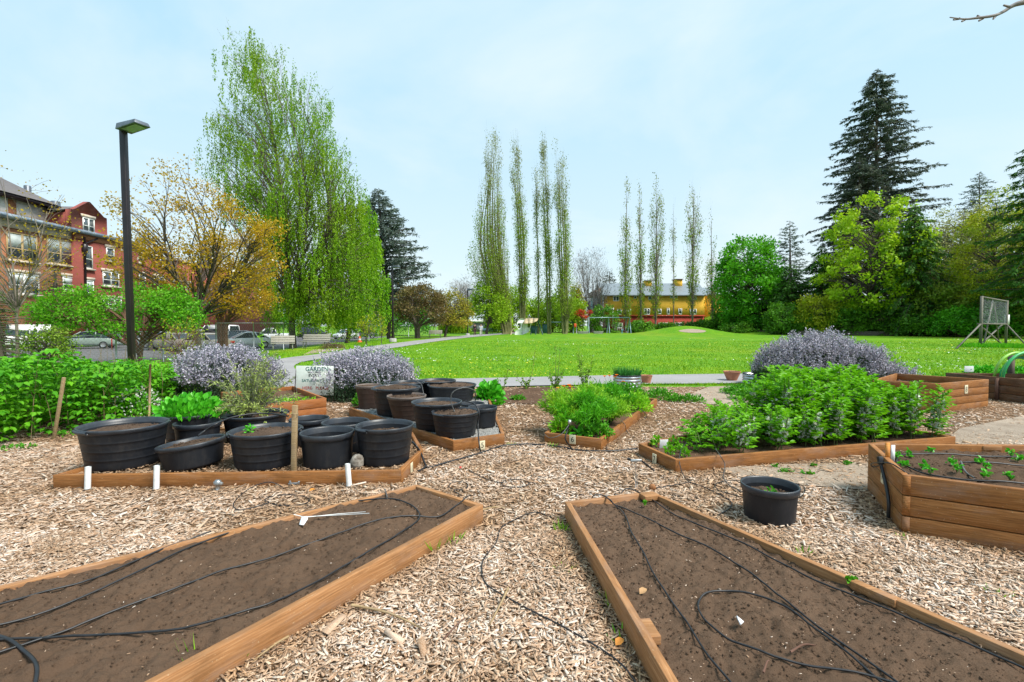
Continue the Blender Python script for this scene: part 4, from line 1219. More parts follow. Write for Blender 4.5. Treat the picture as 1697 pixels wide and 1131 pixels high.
# grass tufts and weeds in the chips
for i, (x_, y_, h_, n_, lab) in enumerate(((722, 912, .16, 16, 'grass tuft with long arching blades against the right board of the left front bed'), (751, 900, .1, 18, 'shorter grass tuft near the corner of the left front bed'), (330, 1120, .16, 20, 'grass tuft at the lower left under the near board'), (400, 1085, .1, 8, 'few grass blades leaning on the near left board'), (1012, 1000, .09, 12, 'grass blades against the left board of the right front bed'),
                                          (1030, 1062, .07, 10, 'little grass tuft lower along the right front bed'), (930, 880, .08, 30, 'weed tuft at the left corner of the right front bed'), (935, 945, .05, 12, 'tiny sprout in the middle of the chip path'), (1332, 918, .07, 12, 'lime sprout between the lone pot and the tall bed'), (1652, 985, .05, 14, 'flat grass sprout below the tall right bed'), (1500, 895, .05, 10, 'sprout at the foot of the tall bed corner'), (160, 800, .1, 24, 'weeds beside the left end of the pot bed'), (1210, 712, .05, 16, 'sprout on the chips behind bed seven'), (848, 738, .05, 18, 'sprout beside the main hose near the five plate'), (915, 742, .08, 24, 'weed tuft under the left board of bed six'), (1062, 690, .08, 24, 'weed tuft beside the right board of bed six'), (870, 628, .1, 10, 'grass at the edge of the path'))):
    tuft('grass_tuft', lab, P(x_, y_, 0), .05, h_, n_, 'grass', .008, .9, 'grass tuft', 'grass tufts in the wood chips')
for i, (x_, y_, r_, lab) in enumerate(((1300, 784, .09, 'flat green weed on the bare dirt nearest bed seven'), (1338, 788, .07, 'small weed on the bare dirt, second from bed seven'), (1348, 775, .05, 'weed at the foot of the long board of bed seven'), (1405, 772, .07, 'weed on the dirt close to the tall bed'), (1412, 968, .035, 'round-leaved weed inside the right board of the right front bed'), (1068, 838, .02, 'tiny sprout in the far corner of the right front bed'), (1285, 776, .04, 'smallest weed beside the long board of bed seven'), (30, 745, .25, 'nettly weeds at the foot of the raspberry hedge'), (115, 722, .2, 'creeping weeds at the hedge foot by the big tub'))):
    clump('weed_clump', lab, 'weed', P(x_, y_, .112 if x_ in (1412, 1068) else 0), r_, r_ * .7, .02 + r_ * .15, 12 + int(r_ * 260), .035, .024, 'herb', group='weeds between the beds')
# lawn blades, daisies and dandelions near the path
n = 90000; y = 11.8 + 34 * RS.random(n) ** 1.7; x = U(-.75, 1.15, n) * y; k = ~inpoly(x, y, PATH) & ~inpoly(x, y, MULCH) & (x > -13); x, y = x[k], y[k]; n = len(x)
mb = MB(); mb.leaves(np.c_[x, y, zg(x, y)], rdir(n) * .7 + [0, 0, 1], rdir(n), U(.04, .1, n) * (.7 + .6 * vnoise(x, y, .7)), .012 + .0007 * y, False, .1)
o = mb.build('grass', LM['lawnblade']); stuff(o); o['label'] = 'short bright lawn grass'
for nm, n, mt, sz in (('daisies', 5200, 'daisy', .026), ('dandelions', 2600, 'dandelion', .03)):
    y = 13.5 + 38 * RS.random(n) ** 1.4; x = U(-.55, 1.12, n) * y; k = ~inpoly(x, y, PATH) & ~inpoly(x, y, MULCH) & (vnoise(x * .6, y, .35 if mt == 'daisy' else .2) > (.64 if mt == 'daisy' else .53)) & (x > -9); x, y = x[k], y[k]; n = len(x)
    mb = MB(); a = RS.random(n) * 6.28; s = sz * U(.6, 1.2, n)[:, None] * (.8 + y[:, None] / 50)
    c = np.c_[x, y, zg(x, y) + .07]; e1 = np.c_[np.cos(a), np.sin(a), U(-.3, .3, n)] * s; e2 = np.c_[-np.sin(a), np.cos(a), U(-.3, .3, n)] * s
    mb.add(np.stack([c + e1, c + e2, c - e1, c - e2], 1).reshape(-1, 3), np.arange(n * 4).reshape(-1, 4)); o = mb.build(nm, LM[mt]); stuff(o)
# ================================================================== trees
LM['birch'] = leafmat('birch_leaf', [(.075, .19, .006), (.12, .25, .008), (.17, .3, .014)], .45, .22, shift=(.19, .27, .012))
LM['weep'] = leafmat('weeping_leaf', [(.075, .22, .006), (.12, .29, .01), (.17, .34, .015)], .45, .3, shift=(.2, .34, .015))
LM['cherry'] = leafmat('bronze_leaf', [(.22, .12, .01), (.33, .2, .014), (.4, .28, .03)], .5, .5, shift=(.29, .24, .022))
LM['blossom'] = leafmat('blossom', [(.6, .52, .45), (.7, .64, .58)], .2, 3)
LM['vase'] = leafmat('fresh_leaf', [(.035, .17, .008), (.07, .25, .012), (.11, .31, .018)], .4, .7, shift=(.13, .32, .02))
LM['poplar'] = leafmat('poplar_leaf', [(.1, .17, .01), (.15, .235, .014), (.2, .29, .03)], .4, .2, shift=(.15, .27, .018))
LM['poplar_top'] = leafmat('poplar_bud', [(.12, .14, .1), (.17, .19, .14), (.22, .25, .2)], .4, .3)
LM['cedar'] = leafmat('blue_cedar_needle', [(.085, .125, .105), (.125, .17, .145), (.18, .225, .195)], .3, .3)
LM['fir'] = leafmat('fir_needle', [(.055, .09, .065), (.09, .13, .095), (.14, .18, .13)], .3, .25, shift=(.14, .135, .095))
LM['thuja'] = leafmat('dark_evergreen', [(.025, .1, .012), (.05, .155, .016), (.09, .21, .024)], .25, .3)
LM['maple'] = leafmat('maple_leaf', [(.03, .17, .01), (.055, .235, .012), (.09, .29, .018)], .4, .25)
LM['limetree'] = leafmat('lime_maple_leaf', [(.12, .24, .008), (.18, .31, .012), (.26, .38, .02)], .4, .3)
LM['haw'] = leafmat('hawthorn_leaf', [(.15, .18, .08), (.26, .27, .16), (.45, .45, .36)], .3, .4, shift=(.19, .24, .07))
LM['yellow'] = leafmat('yellow_leaf', [(.16, .2, .012), (.24, .28, .015), (.32, .33, .03)], .35, .25, shift=(.14, .24, .02))
LM['bush'] = leafmat('bush_leaf', [(.03, .11, .01), (.055, .165, .013), (.09, .215, .02)], .3, .3)
LM['bramble'] = leafmat('bramble_leaf', [(.05, .13, .012), (.09, .19, .015), (.14, .24, .03)], .3, .3, shift=(.17, .19, .04))
LM['plum'] = leafmat('plum_leaf', [(.07, .045, .03), (.11, .075, .05), (.15, .115, .08)], .3, .4, shift=(.1, .1, .035))
LM['orange'] = leafmat('orange_green_leaf', [(.12, .14, .015), (.18, .18, .02), (.22, .18, .035)], .35, .3)
LM['redleaf'] = leafmat('red_leaf', [(.2, .012, .012), (.3, .025, .02), (.38, .05, .03)], .3, 1)
LM['bg'] = leafmat('spring_green_leaf', [(.09, .19, .01), (.14, .26, .015), (.2, .31, .025)], .4, .15)
LM['twig'] = leafmat('twig_spray', [(.1, .085, .08), (.16, .14, .13), (.22, .2, .19)], 0, .5)


class Sil:
    """crown outline read off as (height, centre, radius) at one depth"""
    def __init__(s, Y, rows):
        r = sorted(rows, key=lambda q: -q[0])
        s.z = np.array([PD(848, q[0], Y)[2] for q in r]); s.x0 = np.array([PD(q[1], q[0], Y)[0] for q in r]); s.x1 = np.array([PD(q[2], q[0], Y)[0] for q in r]); s.Y = Y

    def at(s, z):
        a = np.interp(z, s.z, s.x0); b = np.interp(z, s.z, s.x1); return (a + b) / 2, (b - a) / 2

    @property
    def lo(s): return s.z[0]

    @property
    def hi(s): return s.z[-1]


def ground_at(px, Y):
    d = ray(px, 560); x = d[0] / d[1] * Y; return np.array([x, Y, float(zg(x, Y))])


def tree(name, label, Y, bpx, rows, mat, n=90, per=90, L=.3, W=None, csx=.9, csz=.6, trunk_r=.22, bark='bark', fork=.28, rise=.5, ry=1.0, weep=0.0, stems_=1,
         group=None, cat='tree', inner=.35, mat2=None, frac2=0.0, topthin=0.0, up=0.0, twig=True, bdens=1.0, oval=False, mat_top=None, top_from=.5, lean=0.0, flat=0.0):
    S = Sil(Y, rows); b = ground_at(bpx, Y)
    root = thing(name, label, cat, b, group)
    W = W or L * .62
    zf = b[2] + max(.3, (S.lo - b[2]) * .9 if fork is None else (S.hi - b[2]) * fork)
    # ---- leaf clumps
    zz = np.linspace(S.lo, S.hi, 200); rr = np.array([S.at(q)[1] for q in zz]) ** 1.25 * (1 - topthin * ((zz - S.lo) / (S.hi - S.lo)) ** 1.5) + .02
    cdf = np.cumsum(rr); cdf /= cdf[-1]
    z = np.interp(RS.random(n), cdf, zz); q = np.sqrt(inner + (1 - inner) * RS.random(n)); a = RS.random(n) * 6.283
    xc = np.array([S.at(k)[0] for k in z]); r = np.array([S.at(k)[1] for k in z]); mx = max(S.x1 - S.x0) / 2
    C = np.c_[xc + r * q * np.cos(a) * .93, Y + r * q * np.sin(a) * ry, z]
    tr = MB()
    tops = []
    if stems_ == 1:
        hz = S.lo + (S.hi - S.lo) * .93
        mid = np.array([S.at(zf)[0] * .3 + b[0] * .7, Y, zf]); pts = [b - [0, 0, .2], (b + mid) / 2, mid] + [np.array([S.at(k)[0] + U(-.15, .15) * r.mean() * .3, Y + U(-.1, .1), k]) for k in np.linspace(zf + (hz - zf) * .35, hz, 3)]
        tops.append(spline(pts, 5))
    else:
        for k in range(stems_):
            t = (k + .5) / stems_ * 2 - 1
            hz = S.lo + (S.hi - S.lo) * (.95 - .18 * abs(t) - .1 * U(0, 1)); x1, r1 = S.at(S.lo + (hz - S.lo) * .5); x2, r2 = S.at(hz)
            j = U(-.5, .5)
            pts = [b + [t * trunk_r * .6, j * trunk_r * .5, -.2], b + [t * trunk_r * 1.3, j * trunk_r, (zf - b[2])], np.array([x1 + t * r1 * .5, Y + j * r1 * .7, S.lo + (hz - S.lo) * .45]), np.array([x2 + t * r2 * .45, Y + j * r2 * .6, hz])]
            tops.append(spline(pts, 6))
    tR = trunk_r / math.sqrt(stems_) * (1.15 if stems_ > 1 else 1)
    for t in tops:
        f = np.linspace(0, 1, len(t)); rad = tR * ((1 - f) ** .85 * .95 + .05); rad[0] *= 1.35; tr.tube(t, rad, 8, cap=False)
    for i in range(n):
        if RS.random() > bdens: continue
        t = tops[i % len(tops)] if stems_ > 1 else tops[0]
        if stems_ > 1: t = min(tops, key=lambda T: np.hypot(np.interp(C[i, 2], T[:, 2], T[:, 0]) - C[i, 0], np.interp(C[i, 2], T[:, 2], T[:, 1]) - C[i, 1]))
        hd = math.hypot(np.interp(C[i, 2], t[:, 2], t[:, 0]) - C[i, 0], np.interp(C[i, 2], t[:, 2], t[:, 1]) - C[i, 1])
        za = np.clip(C[i, 2] - rise * hd - .1, zf * (.8 + .2 * RS.random()), t[-1, 2] - .05)
        A = np.array([np.interp(za, t[:, 2], t[:, 0]), np.interp(za, t[:, 2], t[:, 1]), za])
        f0 = np.interp(za, t[:, 2], np.linspace(0, 1, len(t))); ra = min(tR * ((1 - f0) ** .85 * .95 + .05) * .7, .02 + .018 * hd)
        M_ = (A + C[i]) / 2 + np.array([U(-.1, .1) * hd, U(-.1, .1) * hd, (.12 if weep == 0 else .22) * hd + U(-.06, .06) * hd])
        cur = spline([A, M_, C[i]], 4); tr.tube(cur, np.linspace(ra, max(.006, ra * .25), len(cur)), 5, cap=False)
        if twig:
            for _ in range(3):
                e = C[i] + rdir(1)[0] * np.array([csx, csx, csz]) * 1.1 + [0, 0, up * csz]; k = RS.integers(3, len(cur)); tr.tube([cur[k - 1], (cur[k - 1] + e) / 2 + [0, 0, .05 * hd], e], [max(.006, ra * .3), max(.005, ra * .2), .004], 3, cap=False)
    tr.build('trunk', MAT[bark], root, smooth=True)
    lo, hi = S.lo, S.hi
    idx = np.repeat(np.arange(n), (per * U(.55, 1.45, n) * np.where(RS.random(n) < topthin * .6 * ((z - lo) / (hi - lo)), .3, 1)).astype(int)); m = len(idx)
    if weep:
        t = RS.random(m); sid = idx * 7 + RS.integers(0, 7, m); off = _perm[sid % 64, (sid // 64) % 64][:, None] * 0 + np.stack([_perm[sid % 64, (sid * 3 + 1) % 64] - .5, _perm[(sid * 5) % 64, sid % 64] - .5, _perm[(sid * 11) % 64, (sid * 7) % 64] - .5], 1) * 2 * np.array([csx, csx, csz])
        p = C[idx] + off + np.c_[RS.normal(0, .06, m), RS.normal(0, .06, m), -weep * t * (.6 + .8 * _perm[(sid * 13) % 64, (sid * 17) % 64])]
        d = rdir(m) * .7 + [0, 0, -1.0]
    else:
        p = C[idx] + np.clip(RS.normal(0, 1, (m, 3)), -1.9, 1.9) * np.array([csx, csx, csz]) * .62
        d = rdir(m) + [0, 0, up - flat]
    nr = rdir(m) * .8 + [0, 0, .6]
    Ls = L * U(.6, 1.3, m)
    kind = np.zeros(m, int)
    if mat2: kind[RS.random(m) < frac2] = 1
    if mat_top: kind[(p[:, 2] - lo) / (hi - lo) + RS.normal(0, .12, m) > top_from] = 1
    mb = MB(); k = kind == 0; mb.leaves(p[k], d[k], nr[k], Ls[k], Ls[k] * W / L, oval); mb.build('crown', LM[mat], root)
    if (kind == 1).any():
        k = kind == 1; mb = MB(); mb.leaves(p[k], d[k], nr[k], Ls[k], Ls[k] * W / L, oval); mb.build('blossom' if mat2 else 'upper_crown', LM[mat2 or mat_top], root)
    return root


def conifer(name, label, Y, bpx, rows, mat, nb=160, k=12, spray=.8, sw=.28, droop=.25, rise=.1, trunk_r=.35, bark='bark', group=None, hang=0.3, gap=0.0):
    S = Sil(Y, rows); b = ground_at(bpx, Y); root = thing(name, label, 'tree', b, group)
    top = np.array([S.at(S.hi)[0], Y, S.hi]); tr = MB(); ax = spline([b - [0, 0, .3], np.array([(b[0] + top[0]) / 2, Y, (b[2] + S.hi) / 2]), top], 8)
    f = np.linspace(0, 1, len(ax)); tr.tube(ax, trunk_r * (1 - f) ** .8 + .03, 8, cap=False)
    P_, D_, N_, L_ = [], [], [], []
    zlo = S.lo
    for i in range(nb):
        u = (i + RS.random()) / nb; z = zlo + (S.hi - zlo) * u ** .92; az = i * 2.399 + U(-.4, .4)
        xc = np.interp(z, ax[:, 2], ax[:, 0]); c, r = S.at(z); right = c + r - xc; left = xc - (c - r); R_ = (right if math.cos(az) > 0 else left); R_ = max(.25, R_) * abs(math.cos(az)) + r * abs(math.sin(az)) if True else r
        R_ = max(.2, min(R_, r * 1.3)) * U(.62, 1.06)
        if gap and RS.random() < gap: continue
        dh = np.array([math.cos(az), math.sin(az), 0]); t = np.linspace(0, 1, 6)[:, None]
        cur = np.array([xc, Y, z]) + dh * R_ * t + np.array([0, 0, 1]) * R_ * ((rise + U(-.14, .2)) * t - droop * U(.2, 1.5) * t ** 2)
        tr.tube(cur, np.linspace(min(.09, .02 + .012 * R_), .012, 6), 4, cap=False)
        kk = max(4, int(k * (.35 + R_ / 3.0))); tt = .12 + .88 * RS.random(kk) ** .75
        base = np.stack([np.interp(tt, t[:, 0], cur[:, q]) for q in range(3)], 1)
        lat = np.array([-dh[1], dh[0], 0]); sg = RS.choice([-1, 1], kk)[:, None]
        wl = (.25 + .5 * RS.random((kk, 1)))
        d = dh * 1.0 + lat * sg * wl * 1.4 + np.array([0, 0, 1]) * (U(-.35, .25, kk)[:, None] - hang * RS.random((kk, 1)))
        P_.append(base + rdir(kk) * .08); D_.append(d); N_.append(rdir(kk) * .45 + [0, 0, 1]); L_.append(spray * (1.15 - .45 * tt) * U(.6, 1.2, kk) * min(1, .45 + R_ / 4))
    P_ = np.concatenate(P_); D_ = np.concatenate(D_); N_ = np.concatenate(N_); L_ = np.concatenate(L_)
    mb = MB(); mb.leaves(P_, D_, N_, L_, L_ * sw / spray, False, .15)
    # finer side sprigs
    m = len(P_); j = RS.integers(0, m, m * 2); dd = D_[j] / np.linalg.norm(D_[j], axis=1, keepdims=True)
    mb.leaves(P_[j] + dd * (L_[j] * U(.1, .8, m * 2))[:, None], dd * .6 + rdir(m * 2) * .8 - [0, 0, hang], rdir(m * 2), L_[j] * .5, L_[j] * .5 * .3)
    tr.build('trunk', MAT[bark], root, smooth=True); mb.build('crown', LM[mat], root)
    return root


# ---- left
tree('birch_tree', 'tallest birch, leafy and drooping, rising above the benches left of the path', 42, 485,
     [(36, 372, 400), (60, 368, 455), (100, 366, 500), (130, 368, 545), (190, 352, 560), (230, 346, 582), (280, 352, 602), (330, 360, 614), (380, 385, 624), (430, 405, 628), (480, 418, 622), (516, 432, 612)],
     'birch', n=560, per=200, L=.165, W=.08, csx=.75, csz=.5, trunk_r=.34, bark='bark', fork=.14, rise=1.5, ry=.8, weep=1.9, stems_=7, topthin=.55, inner=.01)
tree('weeping_tree', 'bright yellow-green weeping tree just right of the tallest birch', 47, 575,
     [(312, 578, 600), (350, 548, 618), (410, 538, 634), (450, 540, 642), (500, 552, 646), (528, 580, 642)], 'weep', n=160, per=190, L=.19, W=.1, csx=.6, csz=.4, trunk_r=.25, rise=.8, ry=.9, weep=1.7, fork=.2)
tree('orange_leaf_tree', 'spreading tree with bronze-orange young leaves in front of the tallest birch', 26, 328,
     [(232, 288, 294), (262, 270, 318), (300, 248, 345), (330, 232, 395), (352, 206, 458), (382, 184, 478), (412, 184, 476), (445, 198, 470), (475, 226, 452), (505, 268, 430)],
     'cherry', n=190, per=80, L=.135, W=.085, csx=.55, csz=.36, trunk_r=.2, bark='bark', fork=.21, rise=.75, ry=.85, topthin=.85, mat2='blossom', frac2=.025, inner=.2, stems_=4)
tree('orange_leaf_tree', 'smaller bronze tree with a pale fluted reddish trunk behind the rosemary', 34, 371,
     [(400, 350, 435), (430, 342, 455), (470, 340, 458), (505, 345, 450), (525, 360, 430)], 'cherry', n=80, per=90, L=.14, W=.09, csx=.5, csz=.4, trunk_r=.34, bark='bark_red', fork=.3, rise=1.2, stems_=6)
tree('vase_tree', 'low wide tree with fresh green leaves and a split reddish trunk beside the tall lamp', 21, 229,
     [(476, 222, 282), (490, 100, 308), (505, 60, 335), (520, 48, 350), (536, 70, 342), (546, 140, 330)], 'vase', n=135, per=105, L=.1, W=.075, csx=.42, csz=.26, trunk_r=.16, bark='bark_red', fork=.22, rise=.45, ry=.5, stems_=4)
tree('street_tree', 'thin half-bare tree with sparse orange leaves at the far left edge', 17, 28,
     [(262, -20, 30), (300, -60, 62), (350, -80, 105), (400, -90, 112), (450, -80, 100), (490, -60, 80)], 'cherry', n=60, per=30, L=.08, W=.055, csx=.45, csz=.4, trunk_r=.07, bark='bark_light', fork=.34, rise=1.2, topthin=.95, stems_=3)
conifer('dark_conifer', 'small dark conifer in front of the brick facade, left of the tall lamp', 40, 92, [(445, 88, 94), (470, 76, 110), (500, 64, 125), (530, 60, 128)], 'thuja', nb=70, k=10, spray=.5, sw=.2)
conifer('dark_conifer', 'small dark conifer in front of the brick facade, right of the tall lamp', 40, 253, [(462, 250, 256), (480, 236, 272), (505, 226, 286), (535, 224, 288)], 'thuja', nb=70, k=10, spray=.5, sw=.2)
conifer('dark_conifer', 'dark conifer cut by the left edge above the raspberry hedge', 15, -14, [(480, -20, -6), (520, -50, 14), (560, -60, 20), (600, -60, 24)], 'thuja', nb=110, k=14, spray=.22, sw=.06)
tree('yellow_shrub', 'yellow-green shrub between the white truck and the green estate car', 17.5, 75, [(545, 62, 95), (560, 50, 108), (580, 45, 112), (598, 48, 112)], 'bramble', n=60, per=50, L=.08, W=.05, csx=.25, csz=.2, trunk_r=.05, fork=.1, cat='bush')
tree('sapling', 'thin yellowish sapling in front of the parked tan car', 18, 305, [(530, 282, 312), (548, 270, 335), (570, 262, 340), (590, 280, 330)], 'yellow', n=40, per=12, L=.075, W=.045, csx=.25, csz=.2, trunk_r=.03, bark='bark_red', fork=.1, rise=1.2, stems_=3, group='saplings by the fence')
tree('sapling', 'young sapling with pale yellow leaves leaning over the traffic cone', 38, 607, [(524, 604, 618), (535, 592, 628), (548, 595, 620), (556, 600, 612)], 'yellow', n=34, per=14, L=.14, W=.08, csx=.3, csz=.22, trunk_r=.05, fork=.2, rise=1, stems_=2, group='saplings by the fence')
tree('sapling', 'very thin upright sapling between the cone and the far lamp', 40, 632, [(520, 629, 636), (540, 626, 640), (556, 628, 638)], 'yellow', n=20, per=12, L=.14, W=.08, csx=.2, csz=.25, trunk_r=.035, fork=.2, rise=1.5, group='saplings by the fence')
conifer('blue_cedar', 'large blue-grey cedar behind the far lamp, right of the weeping tree', 62, 648, [(314, 622, 630), (340, 612, 645), (368, 600, 668), (400, 596, 690), (432, 595, 706), (462, 598, 724), (492, 600, 738), (520, 605, 735)], 'cedar', nb=230, k=16, spray=1.1, sw=.3, droop=.12, rise=.2, trunk_r=.5, hang=.25)
tree('plum_tree', 'low brownish-pink plum tree with dark trunks near the far bench', 56, 692, [(474, 672, 712), (490, 656, 736), (510, 650, 744), (525, 658, 742), (535, 670, 730)], 'plum', n=110, per=60, L=.24, W=.13, csx=.7, csz=.4, trunk_r=.3, fork=.25, rise=.6, stems_=3)
tree('orange_green_tree', 'rounded orange-green tree between the brown plum and the third lamp', 64, 737, [(484, 722, 756), (500, 712, 776), (520, 715, 784), (536, 722, 780)], 'orange', n=80, per=60, L=.26, W=.15, csx=.7, csz=.45, trunk_r=.2, fork=.25)
tree('spring_tree', 'yellow-green tree behind the two walkers', 82, 806, [(472, 795, 818), (490, 782, 834), (512, 778, 846), (532, 786, 846)], 'bg', n=80, per=60, L=.36, W=.2, csx=.9, csz=.6, trunk_r=.25, fork=.22)
tree('bare_tree', 'pale bare twiggy tree far behind the third lamp', 118, 770, [(465, 756, 786), (480, 746, 798), (500, 742, 802), (520, 750, 795)], 'twig', n=90, per=30, L=.9, W=.07, csx=1.6, csz=1.4, trunk_r=.3, bark='bark_grey', fork=.15, rise=1.4, up=.8)
tree('bare_tree', 'grey bare tree at the left end of the yellow house', 108, 983, [(424, 960, 992), (440, 948, 1006), (470, 944, 1014), (500, 955, 1010), (520, 970, 1000)], 'twig', n=110, per=26, L=.9, W=.07, csx=1.4, csz=1.5, trunk_r=.35, bark='bark_grey', fork=.12, rise=2.2, up=1.0, stems_=4)
tree('red_maple', 'small bright red shrub left of the swings', 98, 965, [(512, 962, 972), (517, 952, 980), (524, 951, 979), (529, 958, 972)], 'redleaf', n=22, per=60, L=.28, W=.17, csx=.55, csz=.3, trunk_r=.08, cat='bush')
tree('narrow_tree', 'narrow orange-tinged tree behind the red shrub', 104, 957, [(455, 952, 957), (475, 947, 964), (500, 945, 970), (530, 950, 968)], 'orange', n=50, per=40, L=.4, W=.22, csx=.6, csz=.9, trunk_r=.15)
conifer('far_conifer', 'reddish conifer top peeping over the left end of the metal roof', 128, 1010, [(450, 1008, 1012), (462, 1000, 1020), (478, 994, 1026), (510, 990, 1030)], 'fir', nb=70, k=9, spray=1.1, sw=.4)
GB = 'spring green trees behind the playground'
for i, (px, tp, w, Y, lab) in enumerate(((752, 520, 44, 96, 'lowest spring green tree, behind the third lamp'), (850, 478, 54, 112, 'spring green tree filling the gap between the two leftmost poplars'), (882, 496, 44, 118, 'spring green tree low behind the white play shell'), (916, 488, 46, 110, 'spring green tree behind the thin middle poplars'), (946, 492, 40, 100, 'spring green tree around the foot of the fifth poplar'), (826, 505, 40, 100, 'spring green tree left of the white play shell'))):
    tree('spring_tree', lab, Y, px, [(tp, px - w * .2, px + w * .2), (tp + 14, px - w * .42, px + w * .42), (tp + 32, px - w * .5, px + w * .5), (545, px - w * .42, px + w * .42)], 'bg', n=70, per=60, L=.5, W=.28, csx=1.2, csz=.8, trunk_r=.22, fork=.2, group=GB)
GD = 'leafy trees across the street'
for i, (px, tp, w, Y, lab) in enumerate(((455, 486, 70, 98, 'street tree behind the silver pickup'), (522, 480, 70, 104, 'street tree behind the black car'), (585, 486, 66, 100, 'street tree behind the small grey cars'), (640, 478, 60, 106, 'street tree left of the far lamp'), (690, 492, 60, 100, 'street tree behind the brown plum'), (400, 480, 60, 92, 'street tree behind the white van'))):
    tree('street_tree', lab, Y, px, [(tp, px - w * .2, px + w * .2), (tp + 16, px - w * .42, px + w * .42), (tp + 36, px - w * .5, px + w * .5), (546, px - w * .44, px + w * .44)], 'bush' if i % 2 else 'maple', n=80, per=60, L=.45, W=.27, csx=1.1, csz=.8, trunk_r=.22, fork=.2, group=GD)

# ---- poplars
GP = 'tall columnar poplars'
def poplar(label, Y, bpx, rows, n, per, st, tr=.45, L=.24, thin=.55):
    tr *= .75; house = Y > 100; per = int(per * (.75 if house else 1.2)); st = 1 if house else st
    return tree('poplar_tree', label, Y, bpx, rows, 'poplar', n=n, per=per, L=L, W=L * .55, csx=.5, csz=1.5, trunk_r=tr, bark='bark_light' if house else 'bark_green', fork=.06, rise=5.0, stems_=st, group=GP, inner=.02, topthin=thin, up=1.4, mat_top='poplar_top', top_from=.62)
poplar('broadest poplar with many stems, leftmost of all the poplars', 84, 838, [(226, 808, 822), (255, 800, 832), (300, 795, 835), (350, 788, 840), (400, 778, 847), (440, 774, 850), (480, 784, 852), (515, 812, 850)], 250, 46, 7, .95)
poplar('second poplar from the left, its tip the highest', 86, 866, [(221, 846, 851), (260, 846, 862), (300, 846, 867), (350, 850, 872), (400, 853, 877), (450, 855, 881), (495, 858, 880)], 120, 46, 3, .55)
poplar('slimmest poplar of the left-hand group', 88, 892, [(264, 885, 889), (300, 882, 893), (350, 884, 894), (420, 887, 896), (500, 888, 898)], 55, 34, 1, .3)
poplar('slender poplar close left of the fifth one', 86, 910, [(236, 897, 903), (280, 893, 908), (330, 895, 913), (400, 898, 916), (460, 900, 918), (510, 902, 920)], 100, 46, 2, .42)
poplar('fifth poplar, widening into green tufts beside the bare tree', 85, 936, [(230, 918, 926), (268, 915, 939), (320, 917, 942), (380, 919, 944), (430, 918, 950), (480, 916, 956), (520, 922, 954)], 150, 46, 4, .6)
poplar('first poplar in front of the yellow house, at its left end', 104, 1037, [(300, 1036, 1042), (340, 1033, 1045), (400, 1028, 1047), (440, 1025, 1047), (490, 1026, 1049), (525, 1030, 1046)], 80, 46, 2, .42, .34, .75)
poplar('second poplar in front of the yellow house', 104, 1062, [(300, 1055, 1065), (350, 1053, 1069), (400, 1051, 1069), (450, 1051, 1072), (500, 1055, 1071), (525, 1057, 1068)], 70, 42, 2, .4, .34, .8)
poplar('third poplar in front of the yellow house, its tip the highest there', 104, 1086, [(293, 1085, 1090), (330, 1078, 1097), (365, 1075, 1101), (410, 1072, 1102), (450, 1074, 1100), (500, 1078, 1098), (525, 1081, 1094)], 85, 46, 2, .45, .34, .75)
poplar('bare stick-thin poplar in front of the middle of the yellow house', 104, 1116, [(340, 1115, 1118), (400, 1112, 1120), (460, 1113, 1120), (510, 1113, 1120)], 30, 22, 1, .24, .3, .9)
poplar('broad pale poplar in front of the right end of the yellow house', 104, 1147, [(297, 1149, 1155), (330, 1138, 1161), (370, 1136, 1162), (410, 1134, 1165), (450, 1134, 1162), (490, 1138, 1158), (520, 1142, 1154)], 85, 42, 2, .45, .34, .85)
poplar('shortest poplar, rightmost, beside the round maple', 104, 1180, [(352, 1177, 1180), (390, 1174, 1184), (420, 1171, 1188), (460, 1167, 1192), (500, 1168, 1196), (520, 1172, 1190)], 60, 38, 1, .36, .34, .9)

# ---- right
tree('round_maple', 'dense round mid-green maple at the right end of the yellow house', 92, 1242, [(396, 1228, 1258), (410, 1208, 1280), (440, 1192, 1293), (480, 1187, 1297), (515, 1190, 1292), (545, 1200, 1288)], 'maple', n=220, per=90, L=.5, W=.32, csx=1.15, csz=.8, trunk_r=.4, fork=.2)
conifer('blue_conifer', 'small tiered blue-green conifer behind the round maple', 112, 1309, [(366, 1307, 1311), (385, 1299, 1319), (410, 1290, 1330), (435, 1285, 1337), (470, 1280, 1340), (520, 1280, 1342)], 'cedar', nb=120, k=10, spray=1.2, sw=.35, droop=.05, rise=.15, hang=.1)
conifer('evergreen_tree', 'dark evergreen beside the round maple, below the blue conifer', 84, 1312, [(438, 1308, 1314), (460, 1292, 1334), (490, 1280, 1344), (530, 1276, 1346), (548, 1278, 1344)], 'thuja', nb=150, k=15, spray=.9, sw=.35, droop=.4, hang=.7, group='dark evergreens on the bank')
conifer('evergreen_tree', 'dark evergreen between the blue conifer and the tallest fir', 82, 1362, [(408, 1359, 1365), (440, 1340, 1386), (475, 1328, 1398), (520, 1322, 1404), (546, 1324, 1400)], 'thuja', nb=170, k=15, spray=.9, sw=.35, droop=.4, hang=.7, group='dark evergreens on the bank')
conifer('tall_fir', 'tallest fir on the right, dark and ragged against the sky', 88, 1450, [(118, 1450, 1456), (140, 1438, 1476), (165, 1431, 1484), (200, 1416, 1496), (240, 1398, 1504), (270, 1400, 1512), (300, 1388, 1518), (335, 1384, 1522), (370, 1380, 1522), (420, 1375, 1525), (470, 1375, 1525)], 'fir', nb=330, k=24, spray=1.1, sw=.3, droop=.2, rise=.14, trunk_r=.5, hang=.6, gap=.06)
